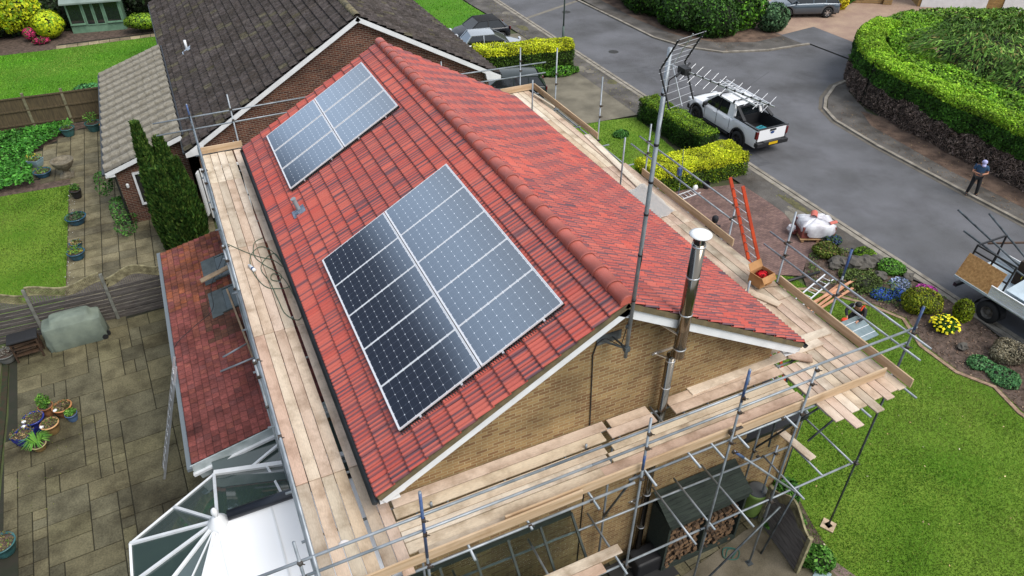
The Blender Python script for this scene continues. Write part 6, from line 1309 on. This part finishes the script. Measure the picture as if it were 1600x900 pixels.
carbody('parked_car', 'silver hatchback parked nose out between the convertible and the yellow hedge', 'car', (10.2,33.9,.05), -.18, 4.0, 1.7, [(0,.9,.86),(.2,1.0,.95),(1.2,.98,1),(2.7,.93,1),(3.3,.84,.97),(3.8,.7,.88),(4,.5,.75)], dict(x=(.15,.6,2.0,2.95), z=(.95,1.46), pil=(1.35,)), M_silver, (.7,3.2), .3, group='cars parked on the driveways')
carbody('parked_estate_car', 'dark green estate car parked beside the neighbour\'s brick gable', 'car', (12.15,26.35,.05), math.pi-.32, 4.4, 1.75, [(0,.8,.86),(.12,.95,.95),(1.2,.97,1),(3.0,.94,1),(3.2,.93,1),(3.9,.84,.96),(4.3,.7,.86),(4.4,.5,.75)], dict(x=(.12,.5,2.5,3.2), z=(.95,1.44), pil=(1.0,1.8)), M_bgreen, (.8,3.5), .31, group='cars parked on the driveways')
carbody('parked_estate_car', 'slate grey estate car on the beige paved drive beside the yellow shrub', 'car', (37.6,31.0,.066), math.pi-.38, 4.7, 1.85, [(0,.85,.86),(.12,1.0,.95),(1.2,1.04,1),(3.2,1.0,1),(3.4,.98,1),(4.2,.88,.96),(4.6,.7,.86),(4.7,.5,.75)], dict(x=(.15,.6,2.7,3.5), z=(1.02,1.58), pil=(1.1,2.0)), M_slate, (.85,3.75), .35, group='cars parked on the driveways')
# white pickup truck, nose pointing up the road (local x forward)
PT = thing('pickup_truck', 'white double cab pickup with black arches and an open bed parked at the kerb', 'pickup', (18.8,15.92,.0), math.pi/2)
Ln, hw = 5.35, .95; W1, W2, rw = 1.2, 4.47, .40
def side_section(xs, ztf, kf, inner=None, zs=.42, RA=.50):
    rows = []
    for x in xs:
        zt = ztf(x); k = kf(x); zb = zs
        for wx in (W1, W2):
            d = abs(x-wx)
            if d < RA: zb = max(zb, rw+math.sqrt(RA*RA-d*d))
        y = hw*k; rows.append([(x,y*.95,zb),(x,y*.99,zb+.05),(x,y*1.0,(zb+zt)/2),(x,y*.985,zt-.12),(x,y*.95,zt-.02),(x,y*.9,zt)])
    return rows
def ztf(x): return np.interp(x, [0,1.72,1.8,3.75,4.1,4.9,5.2,5.35], [1.30,1.32,1.16,1.14,1.17,1.10,.98,.78])
def kf(x): return np.interp(x, [0,.1,1,4.4,5.0,5.25,5.35], [.95,.98,1,1,.97,.88,.78])
xs = np.linspace(0,5.35,90)
R1 = side_section(xs, ztf, kf); body = MB(); body.grid(R1); body.grid([[(p[0],-p[1],p[2]) for p in r_] for r_ in R1])
cab = [x for x in xs if x >= 1.78]
body.grid([[(x, kf(x)*hw*.9*s, ztf(x)+(.05*(1-s*s) if x > 3.6 else 0)) for s in np.linspace(-1,1,9)] for x in cab])
nose = [(5.35, kf(5.35)*hw*s, z) for z in (.78,) for s in np.linspace(-1,1,9)]
body.grid([[(5.35, kf(5.35)*hw*.95*s, .42) for s in np.linspace(-1,1,9)], [(5.37, kf(5.35)*hw*.9*s, .78) for s in np.linspace(-1,1,9)]])
obj('body', body, M_whitepaint, PT, True)
obj('grille', MB().box((5.38,0,.78),(.05,1.2,.34)).box((5.36,0,.5),(.08,1.6,.2)), M_black, PT); obj('front_bumper', MB().box((5.3,0,.5),(.2,1.75,.25)), M_black, PT, bevel=.05)
for s in (-1,1): obj('headlight', MB().box((5.28,s*.74,.88),(.14,.3,.22)), MC['headlight_glass'], PT, bevel=.03)
# bed
bd_ = obj('load_bed', MB().box((.9,0,.72),(1.66,1.5,.04)).box((.9,.78,1.0),(1.68,.04,.58)).box((.9,-.78,1.0),(1.68,.04,.58)).box((1.75,0,1.0),(.03,1.56,.56)), M_black, PT)
obj('bed_rail', MB().box((.86,.855,1.33),(1.75,.14,.05)).box((.86,-.855,1.33),(1.75,.14,.05)), M_blackgloss, PT, bevel=.015)
tg = obj('tailgate', MB().box((.03,0,1.02),(.08,1.62,.60)), M_whitepaint, PT, bevel=.02); obj('handle', MB().box((-.02,0,1.24),(.05,.34,.08)), M_black, tg); obj('trim_rail', MB().box((.03,0,1.335),(.1,1.62,.04)), M_black, tg)
obj('badge', MB().lathe((-.015,0,1.1), [(0,-.012),(.055,-.012),(.06,0)], 20, 'x', sx=1.9), mat('badge_blue', h2l('23457f'), .3), tg)
for s in (-1,1): obj('tail_light', MB().box((.04,s*.87,1.06),(.14,.14,.36)), M_redlight, PT, bevel=.02)
obj('rear_bumper', MB().box((-.06,0,.60),(.26,1.84,.2)).box((-.1,0,.72),(.2,1.1,.05)), M_black, PT, bevel=.03); obj('number_plate', MB().box((-.2,0,.64),(.02,.52,.115)), M_yplate, PT)
obj('underbody', MB().box((2.7,0,.5),(5.0,1.35,.3)), M_black, PT)
for s in (-1,1): obj('side_step', MB().beam((1.9,s*.93,.38),(3.85,s*.93,.38),.16,.06), M_black, PT)
# cab glasshouse
zb_, zt_ = 1.16, 1.80; kb, kt = .88, .71
g = obj('window_glass', (lambda m: [m.face(q) for q in ([(1.82,-hw*kb,zb_),(1.82,hw*kb,zb_),(2.0,hw*kt,zt_),(2.0,-hw*kt,zt_)],[(4.1,-hw*kb,zb_),(4.1,hw*kb,zb_),(3.35,hw*kt,zt_),(3.35,-hw*kt,zt_)],[(1.82,-hw*kb,zb_),(4.1,-hw*kb,zb_),(3.35,-hw*kt,zt_),(2.0,-hw*kt,zt_)],[(1.82,hw*kb,zb_),(4.1,hw*kb,zb_),(3.35,hw*kt,zt_),(2.0,hw*kt,zt_)])] and m)(MB()), M_glassdark, PT)
rows = []
for x, zo in ((1.90,-.05),(2.0,.0),(2.65,.03),(3.25,.0),(3.42,-.05)): rows.append([(x,-hw*kt-.03,zt_-.02+zo*.5),(x,-hw*kt*.8,zt_+.03+zo),(x,0,zt_+.05+zo),(x,hw*kt*.8,zt_+.03+zo),(x,hw*kt+.03,zt_-.02+zo*.5)])
obj('roof', MB().grid(rows), M_whitepaint, PT, True)
mb = MB(); mbk = MB()
for s in (-1,1):
    y0, y1 = s*hw*(kb+.012), s*hw*(kt+.012)
    def sp_(x, t_): return (x, y0+(y1-y0)*t_, zb_+(zt_-zb_)*t_)
    mb.face([sp_(1.82,0), sp_(2.28,0), sp_(2.36,1), sp_(2.0,1)])           # rear quarter
    mb.beam(sp_(4.12,-.02), sp_(3.36,1), .07,.06, up=(0,1,0)); mb.beam(sp_(1.9,1),sp_(3.4,1),.05,.07); mb.beam(sp_(1.82,0),sp_(4.12,0),.03,.04); mbk.beam(sp_(3.0,0),sp_(2.95,1),.03,.09, up=(0,1,0))
    mb.beam((1.80,s*hw*kb,zb_),(1.98,s*hw*kt,zt_),.06,.14, up=(0,1,0))
    mbk.beam((1.05,s*.83,1.36),(1.82,s*.70,1.78),.05,.16, up=(0,1,0))        # sports bar sail
obj('pillars', mb, M_whitepaint, PT); mbk.box((1.78,0,1.74),(.1,1.4,.08)); obj('sports_bar', mbk, M_black, PT)
for s in (-1,1): obj('wing_mirror', MB().box((3.75,s*1.07,1.26),(.13,.24,.18)), M_black, PT, bevel=.03); obj('door_handle', MB().box((2.35,s*.962,1.05),(.18,.03,.03)).box((3.15,s*.962,1.05),(.18,.03,.03)), M_whitepaint, PT); obj('door_gap', MB().box((2.93,s*.957,.85),(.012,.01,.7)).box((1.95,s*.957,.9),(.012,.01,.55)).box((3.85,s*.957,.85),(.012,.01,.65)), M_black, PT); obj('wing_vent', MB().box((4.0,s*.962,1.0),(.16,.02,.1)), M_black, PT)
obj('bonnet_shade', MB().grid([[(x, s, ztf(x)+.062-(.05*(s/.62)**2)) for s in np.linspace(-.62,.62,7)] for x in (4.0,4.25,4.5)]), M_blackgloss, PT)
for wx in (W1,W2):
    for s in (-1,1):
        mb = MB(); rows = []
        for a in np.linspace(-.25,math.pi+.25,20): rows.append([(wx+(.49)*math.cos(a),s*.93,rw+.49*math.sin(a)),(wx+.49*math.cos(a),s*.985,rw+.49*math.sin(a)),(wx+.56*math.cos(a),s*.975,rw+.56*math.sin(a)),(wx+.57*math.cos(a),s*.94,rw+.57*math.sin(a))])
        obj('wheel_arch', mb.grid(rows), M_black, PT)
        w_ = obj('wheel', MB().lathe((wx,s*.85,rw), [(.24,-.13),(.37,-.13),(.4,-.09),(.4,.09),(.37,.13),(.24,.13)], 30, 'y'), M_rubber, PT, True)
        mb = MB().lathe((wx,s*.93,rw),[(0,0),(.05,s*.01),(.055,-s*.03)],14,'y').lathe((wx,s*.935,rw),[(.215,-s*.05),(.25,s*.025),(.26,0)],24,'y')
        for k in range(6): a = 2*math.pi*k/6+.3; mb.beam((wx+.04*math.cos(a),s*.93,rw+.04*math.sin(a)),(wx+.24*math.cos(a),s*.935,rw+.24*math.sin(a)),.05,.025, up=(0,1,0))
        obj('rim', mb, mat('dark_rim', (.05,.05,.055), .35, .7), w_); obj('brake_recess', MB().lathe((wx,s*.86,rw),[(0,0),(.24,0)],20,'y'), M_black, w_)
# roof rack and ladders on it (ladders lie on the rack: things of their own)
mb = MB()
for x in (2.15,3.15): mb.beam((x,-.72,1.93),(x,.72,1.93),.05,.04).box((x,.7,1.87),(.08,.06,.1)).box((x,-.7,1.87),(.08,.06,.1))
obj('roof_rack', mb, M_black, PT)
for i, (off, z) in enumerate(((.42,2.0),(-.05,2.06))):
    c0 = Vector((18.8-.12+off*.9, 15.92+.95, z)); ladder('aluminium_ladder', ('roof ladder strapped on the pickup nearer the middle of the road','stack of roof ladders strapped on the pickup above its kerb side')[i], tuple(c0), tuple(c0+Vector((0,3.3,.02))), .40, (1,0,0), M_alu_br, M_alu_br, (.09,.03), .25, group='ladders on the pickup')
tk = thing('tool_case', 'teal plastic tool case in the open bed of the white pickup', 'tool case', (18.72,16.6,.745), .2); obj('case', MB().box((0,0,.16),(.45,.35,.32)), mat('teal_case', h2l('1f7f8c'), .45), tk, bevel=.02); obj('handle', MB().beam((-.1,0,.36),(.1,0,.36),.03,.03).box((-.1,0,.335),(.02,.03,.05)).box((.1,0,.335),(.02,.03,.05)), mat('teal_dark', h2l('17606a'), .5), tk)
# tipper lorry at the right edge (local x forward = down the road)
LR = thing('flatbed_lorry', 'white flatbed lorry with a plywood side board and scaffold poles at the right edge', 'lorry', (18.0,4.4,0), -math.pi/2)
ll2 = lambda x, y, z: Vector((x, y, z))   # local: x = distance from rear, y: + towards +x world
obj('bed_floor', MB().box((2.3,0,.98),(4.6,2.1,.08)), mat('pale_bed', h2l('c2d0d8'), .5, 0, h2l('aebcc4'), 2), LR)
mb = MB()
for z in (1.08,1.18,1.28,1.38): mb.box((2.95,-1.06,z),(3.3,.035,.09)); mb.box((2.3,1.06,z),(4.6,.035,.09))
mb.box((2.95,-1.085,1.02),(3.3,.03,.03)).box((2.95,-1.085,1.42),(3.3,.05,.03)); obj('dropside', mb, M_white, LR)
obj('osb_board', MB().beam((.70,-1.0,1.02),(.70,-.68,1.82),1.42,.02,up=(1,0,0)) if False else MB().box((.70,-.86,1.42),(1.40,.02,.88),Matrix.Rotation(-.36,3,'X')), mat('osb', h2l('cf9f66'), .8, 0, h2l('ac7c4a'), 12, fine=.15), LR)
mb = MB()
for x in (.05,.75,1.5): mb.beam((x,-.72,1.0),(x,-.55,2.15),.05,.05,up=(1,0,0))
for z, y in ((2.13,-.555),(1.9,-.59),(1.5,-.65)): mb.beam((.05,y,z),(1.5,y,z),.04,.05)
mb.beam((.05,-.56,2.13),(.05,.9,2.13),.05,.05); mb.beam((.05,.9,1.0),(.05,.9,2.13),.05,.05,up=(1,0,0)); obj('steel_frame', mb, M_black, LR)
obj('tipping_sheet', MB().box((3.05,.12,1.52),(2.9,1.75,.03),Matrix.Rotation(.22,3,'X')), MC['pale_bed'], LR)
obj('chassis', MB().box((2.9,0,.72),(5.4,.9,.22)).box((.1,0,.62),(.12,1.9,.14)), M_black, LR); obj('mudguard', MB().lathe((1.45,-.84,.43),[(.52,-.16),(.52,.16)],24,'y'), M_black, LR) if False else None
for wx in (1.5,4.9):
    for s in (-1,1):
        w_ = obj('wheel', MB().lathe((wx,s*.90,.40),[(.22,-.12),(.36,-.12),(.4,-.08),(.4,.08),(.36,.12),(.22,.12)],28,'y'), M_rubber, LR, True)
        obj('rim', MB().lathe((wx,s*.90,.40),[(.0,s*.04),(.07,s*.05),(.09,s*.0),(.19,-s*.02),(.22,s*.1)],24,'y'), mat('dirty_rim', h2l('85807a'), .6, .3, h2l('5c564e'), 9), w_)
    for s in (-1,1):
        mb = MB(); mb.grid([[(wx+.5*math.cos(a),s*.76,.42+.5*math.sin(a)),(wx+.5*math.cos(a),s*1.05,.42+.5*math.sin(a))] for a in np.linspace(0,math.pi,14)]); obj('mudguard', mb, M_black, LR)
obj('cab', MB().prism([(4.75,-.98),(6.4,-.98),(6.4,.98),(4.75,.98)], .5, 1.3).prism([(4.75,-.95),(6.2,-.95),(6.2,.95),(4.75,.95)], 1.3, 2.2), M_whitepaint, LR, bevel=.08); obj('windscreen', MB().box((6.22,0,1.7),(.03,1.6,.65)).box((5.5,-.96,1.7),(.8,.02,.55)).box((5.5,.96,1.7),(.8,.02,.55)), M_glassdark, LR)
cr_ = thing('cage_crate', 'dark brown crate with a yellow strap standing in the lorry bed', 'crate', (18.72,2.75,1.03), .1); obj('crate', MB().box((0,0,.45),(.8,1.1,.9)), mat('brown_crate', h2l('3f2f22'), .8, 0, h2l('2a2019'), 6), cr_, bevel=.02); obj('strap', MB().path(spline([(-.41,.3,.3),(-.44,.25,.5),(-.43,.05,.62),(-.42,-.1,.55)],6),.02,6), mat('yellow_strap', h2l('c8b83c'), .6), cr_)
for i, (a, b) in enumerate((((18.45,6.05,2.35),(18.35,2.0,1.35)),((18.1,5.35,1.95),(18.25,1.8,1.35)),((19.05,5.3,2.45),(18.75,1.9,1.15)))):
    o = obj('scaffold_pole', MB().tube(a, b, .035, 12), M_steel_dark, None, True); tag(o, ('longest grey pole sticking up from the rear of the lorry','short dark pole beside the longest one on the lorry','grey pole on the lorry leaning alone to the right of the others')[i], 'pole', 'poles in the lorry bed')
o = obj('timber_prop', MB().beam((18.75,4.75,1.6),(20.2,3.35,2.1),.06,.06), mat('brown_prop', h2l('5f4a3c'), .8)); tag(o, 'thin brown timber lying across the poles on the lorry', 'timber')
# ------------------------------------------------------------------ people
def skinbody(name, J, E, R, mt, parent, sub=2):
    keys = list(J); me = bpy.data.meshes.new(name); me.from_pydata([J[k] for k in keys], [(keys.index(a), keys.index(b)) for a, b in E], [])
    o = bpy.data.objects.new(name, me); COL.objects.link(o); m = o.modifiers.new('s','SKIN'); m.use_smooth_shade = True
    s2 = o.modifiers.new('d','SUBSURF'); s2.levels = sub; s2.render_levels = sub
    for i, k in enumerate(keys):
        r_ = R[k]; me.skin_vertices[0].data[i].radius = r_ if isinstance(r_, tuple) else (r_, r_)
    me.skin_vertices[0].data[0].use_root = True
    dg = bpy.context.evaluated_depsgraph_get(); nm = bpy.data.meshes.new_from_object(o.evaluated_get(dg)); nm.materials.clear(); nm.materials.append(mt); nm.polygons.foreach_set('use_smooth',[True]*len(nm.polygons)); bpy.data.objects.remove(o)
    return link(name, nm, parent)
M_skin = mat('skin', h2l('b98468'), .55); M_hair = mat('dark_hair', (.012,.009,.008), .7)
def person(label, loc, rz, J, shirt, trous, shoe, hair, sleeve='short', cap=None, hood=None):
    t = thing('person', label, 'person', loc, rz)
    J = {k: Vector(v) for k, v in J.items()}
    lr = lambda a, b, q: J[a]+(J[b]-J[a])*q
    B = dict(pelvis=J['pelvis'], waist=lr('pelvis','chest',.45), chest=J['chest'], neck=J['neck'], jaw=lr('neck','head',.45), head=J['head'], crown=J['head']+(J['head']-J['neck']).normalized()*.085)
    R = dict(pelvis=(.15,.11), waist=(.135,.1), chest=(.165,.115), neck=.055, jaw=.072, head=(.08,.095), crown=.06)
    E = [('pelvis','waist'),('waist','chest'),('chest','neck'),('neck','jaw'),('jaw','head'),('head','crown')]
    for s in ('l','r'):
        for a, r_ in (('sho',.062),('elb',.043),('wri',.03),('hip',.095),('kne',.062),('ank',.03)): B[a+s] = J[a+s]; R[a+s] = r_
        B['pal'+s] = J['han'+s]; R['pal'+s] = (.04,.022)
        B['toe'+s] = J['toe'+s]; R['toe'+s] = (.025,.018)
        E += [('chest','sho'+s),('sho'+s,'elb'+s),('elb'+s,'wri'+s),('wri'+s,'pal'+s),('pelvis','hip'+s),('hip'+s,'kne'+s),('kne'+s,'ank'+s),('ank'+s,'toe'+s)]
    body = skinbody('body', B, E, R, M_skin, t)
    fd = J.get('face', Vector((1,0,0))).normalized(); sd2 = fd.cross((J['head']-J['neck']).normalized()).normalized(); hd = J['head']; upv = sd2.cross(fd).normalized()
    fc = MB().lathe(hd+fd*.10-upv*.01, [(0,.02),(.014,.0),(.0,-.025)], 8); fc.box(hd+sd2*.095, (.03,.03,.06)).box(hd-sd2*.095, (.03,.03,.06)); obj('nose_and_ears', fc, M_skin, body)
    ey = MB(); [ey.box(hd+fd*.092+sd2*s_*.032+upv*.02, (.014,.014,.01)) for s_ in (-1,1)]; ey.box(hd+fd*.088-upv*.052, (.01,.04,.01)); obj('eyes_and_mouth', ey, M_hair, body)
    for s in ('l','r'):     # four fingers and a thumb, curled
        f_ = (J['han'+s]-J['wri'+s]).normalized(); side = f_.cross(Vector((0,0,1))).normalized(); cu = side.cross(f_).normalized(); mb = MB()
        for i, ln in enumerate((.062,.072,.067,.05)):
            b0 = J['han'+s]+f_*.02+side*(i-1.5)*.017; k1 = b0+f_*ln*.5; k2 = k1+(f_*.5-cu*.85).normalized()*ln*.5; mb.tube(b0,k1,.009,6,.008).tube(k1,k2,.008,6,.006)
        b0 = J['han'+s]-side*.03-f_*.01; k1 = b0-side*.025+f_*.025-cu*.01; mb.tube(b0,k1,.011,6,.009).tube(k1,k1+f_*.03-cu*.015,.009,6,.007); obj('fingers', mb, M_skin, body, True)
    q = 1.12
    SB = {k: B[k] for k in ('pelvis','waist','chest')}; SB['collar'] = lr('chest','neck',.75); SR = dict(pelvis=(.165,.125), waist=(.155,.12), chest=(.185,.135), collar=.075); SE = [('pelvis','waist'),('waist','chest'),('chest','collar')]
    for s in ('l','r'):
        SB['sho'+s] = J['sho'+s]; SR['sho'+s] = .078; SE.append(('chest','sho'+s))
        if sleeve == 'long': SB['elb'+s] = J['elb'+s]; SR['elb'+s] = .06; SB['wri'+s] = lr('elb'+s,'wri'+s,.92); SR['wri'+s] = .045; SE += [('sho'+s,'elb'+s),('elb'+s,'wri'+s)]
        else: SB['elb'+s] = lr('sho'+s,'elb'+s,.72); SR['elb'+s] = .066; SE.append(('sho'+s,'elb'+s))
    skinbody('shirt' if sleeve == 'short' else 'jacket', SB, SE, SR, shirt, t)
    TB = dict(pelvis=J['pelvis']); TR = dict(pelvis=(.158,.118)); TE = []
    for s in ('l','r'): 
        for a, r_ in (('hip',.108),('kne',.078)): TB[a+s] = J[a+s]; TR[a+s] = r_
        TB['ank'+s] = lr('kne'+s,'ank'+s,1.0); TR['ank'+s] = .068; TE += [('pelvis','hip'+s),('hip'+s,'kne'+s),('kne'+s,'ank'+s)]
    skinbody('trousers', TB, TE, TR, trous, t)
    for s in ('l','r'): skinbody('shoe', dict(a=J['ank'+s]+Vector((0,0,-.03)), b=J['toe'+s], h=J['ank'+s]+(J['ank'+s]-J['toe'+s]).normalized()*.05+Vector((0,0,-.05))), [('a','b'),('a','h')], dict(a=.052, b=(.05,.036), h=.045), shoe, t)
    if cap: obj('cap', MB().lathe(hd+upv*.035, [(.104,-.02),(.107,.03),(.09,.075),(.05,.1),(0,.108)], 18).beam(hd+upv*.03+fd*.08, hd+upv*.01+fd*.20, .15,.012, up=tuple(upv)), cap, t, True)
    elif hood: obj('hood', MB().lathe(hd, [(.10,-.14),(.118,-.06),(.122,.02),(.10,.09),(.05,.125),(0,.13)], 18), hood, t, True)
    else: obj('hair', MB().lathe(hd+upv*.0-fd*.015, [(.098,-.02),(.106,.03),(.09,.08),(.05,.105),(0,.11)], 18), hair, t, True)
    return t
# man on the far kerb looking at his phone (local +x = facing)
Jm = dict(pelvis=(0,0,.95), chest=(.01,0,1.30), neck=(.03,0,1.48), head=(.09,0,1.60), face=(.8,0,-.55), hipl=(0,.10,.90), hipr=(0,-.10,.90), knel=(.05,.15,.50), kner=(.03,-.13,.50), ankl=(.0,.19,.09), ankr=(-.02,-.16,.09), toel=(.15,.24,.04), toer=(.14,-.18,.04), shol=(.0,.20,1.40), shor=(.0,-.20,1.40), elbl=(.05,.29,1.13), elbr=(.05,-.29,1.13), wril=(.26,.10,1.16), wrir=(.26,-.10,1.16), hanl=(.32,.05,1.18), hanr=(.32,-.06,1.18))
mn = person('man in lilac cap and blue short sleeved shirt holding a phone on the far kerb', (24.12,9.05,.02), math.radians(222), Jm, mat('blue_polo', h2l('2c4a68'), .85), mat('black_trousers', (.012,.013,.015), .85), M_black, M_hair, cap=mat('lilac_cap', h2l('b0b0d8'), .8))
o = obj('phone', MB().box((0,0,0),(.012,.075,.15),Matrix.Rotation(-.9,3,'Y')), M_blackgloss); o.location = Vector((24.12,9.05,.02))+Matrix.Rotation(math.radians(222),3,'Z') @ Vector((.36,0,1.2)); o.rotation_euler = (0,0,math.radians(222)); tag(o, 'black phone held in the hands of the man in the cap', 'phone')
# kneeling worker behind the foil board
Jk = dict(pelvis=(-.18,0,.48), chest=(.06,0,.80), neck=(.17,0,.93), head=(.26,0,1.03), face=(.7,0,-.7), hipl=(-.16,.11,.45), hipr=(-.16,-.11,.45), knel=(.20,.16,.10), kner=(.22,-.14,.42), ankl=(-.20,.18,.08), ankr=(.16,-.16,.09), toel=(-.34,.19,.05), toer=(.32,-.17,.05), shol=(.08,.21,.88), shor=(.08,-.21,.88), elbl=(.28,.30,.68), elbr=(.30,-.30,.70), wril=(.50,.20,.60), wrir=(.52,-.14,.60), hanl=(.57,.18,.57), hanr=(.59,-.11,.57))
kn = person('dark haired worker in a black jacket with orange and white braces kneeling on the lawn', (12.75,4.55,.05), math.radians(200), Jk, mat('black_jacket', (.014,.014,.018), .8), MC['black_trousers'], M_black, M_hair, sleeve='long')
M_hiv = mat('orange_fabric', h2l('e8481c'), .6)
for s in (-1,1):
    st_ = obj('brace_strap', MB().path([(-.12,s*.12,.68),(.0,s*.13,.93),(.10,s*.13,1.0),(.22,s*.12,.86)], .024, 8), M_hiv if s > 0 else M_white, kn)
og = obj('orange_pouch', MB().lathe((12.05,4.42,.62),[(0,.07),(.1,.05),(.13,0),(.09,-.07),(0,-.09)],12), M_hiv, None, True); tag(og, 'bright orange work bag resting on the silver board by the kneeling worker', 'bag')
fb = obj('foil_board', MB().box((0,0,0),(1.15,.9,.06)), mat('foil_faced_board', h2l('93a2a4'), .35, .4, h2l('7c8c90'), 3)); fb.location = (12.15,3.95,.55); fb.rotation_euler = (.25,.1,.12)
mb = MB()
for y in (-.28,0,.28): mb.box((0,y,.032),(1.15,.015,.004))
obj('foil_seam', mb, M_alu_br, fb); obj('trestle', MB().beam((-.4,-.3,-.03),(-.42,-.35,-.5),.04,.04,up=(1,0,0)).beam((.4,-.3,-.03),(.42,-.3,-.5),.04,.04,up=(1,0,0)).beam((-.4,.3,-.03),(-.42,.3,-.58),.04,.04,up=(1,0,0)).beam((.4,.3,-.03),(.42,.3,-.6),.04,.04,up=(1,0,0)), M_black, fb); tag(fb, 'silver foil faced insulation board propped in front of the kneeling worker', 'board')
Js = dict(Jm); Js.update(elbl=(-.02,.27,1.13), elbr=(-.02,-.27,1.13), wril=(.05,.28,.88), wrir=(.05,-.28,.88), hanl=(.07,.28,.80), hanr=(.07,-.28,.80), face=(1,0,-.2), head=(.06,0,1.62))
person('hooded figure in black standing on the paved drive behind the toe board', (10.85,10.05,.05), math.radians(20), Js, MC['black_jacket'], MC['black_trousers'], M_black, M_hair, sleeve='long', hood=MC['black_jacket'])
# ------------------------------------------------------------------ garages and stone pier at the top right
GR = thing('garage_block', 'garage with a wide white door and tan brick piers at the top right', 'garage', (46.5,28.2,.06), -.62)
M_tanb = brickmat('tan_brick', h2l('a5824c'), h2l('8a6a3c'), h2l('9c8c6c'))
obj('wall', MB().box((3.5,3.0,1.35),(12.0,5.6,2.7)), M_tanb, GR); obj('garage_door', MB().box((-.1,.16,1.08),(4.4,.05,2.15)), M_white, GR); obj('garage_door', MB().box((5.6,.16,1.08),(4.8,.05,2.15)), M_white, GR); obj('fascia', MB().box((3.5,-.05,2.45),(12.4,.35,.22)), M_white, GR); obj('flat_roof', MB().box((3.5,2.9,2.75),(12.5,6.3,.14)), mat('roof_felt', h2l('6f7678'), .9), GR)
sp2 = thing('stone_pier', 'low tan stone garden wall and pier beside the white garage door', 'wall', (42.0,31.3,.06), -.55); obj('wall', MB().box((-.9,.6,.8),(3.0,.4,1.6)), brickmat('tan_stone', h2l('a5865c'), h2l('7f6440'), h2l('8a7a5c'), .35, .16, .02), sp2, bevel=.04); obj('pier', MB().box((.9,.5,.95),(.6,.6,1.9)), sp2.children[0].data.materials[0] if sp2.children else M_tanb, sp2)
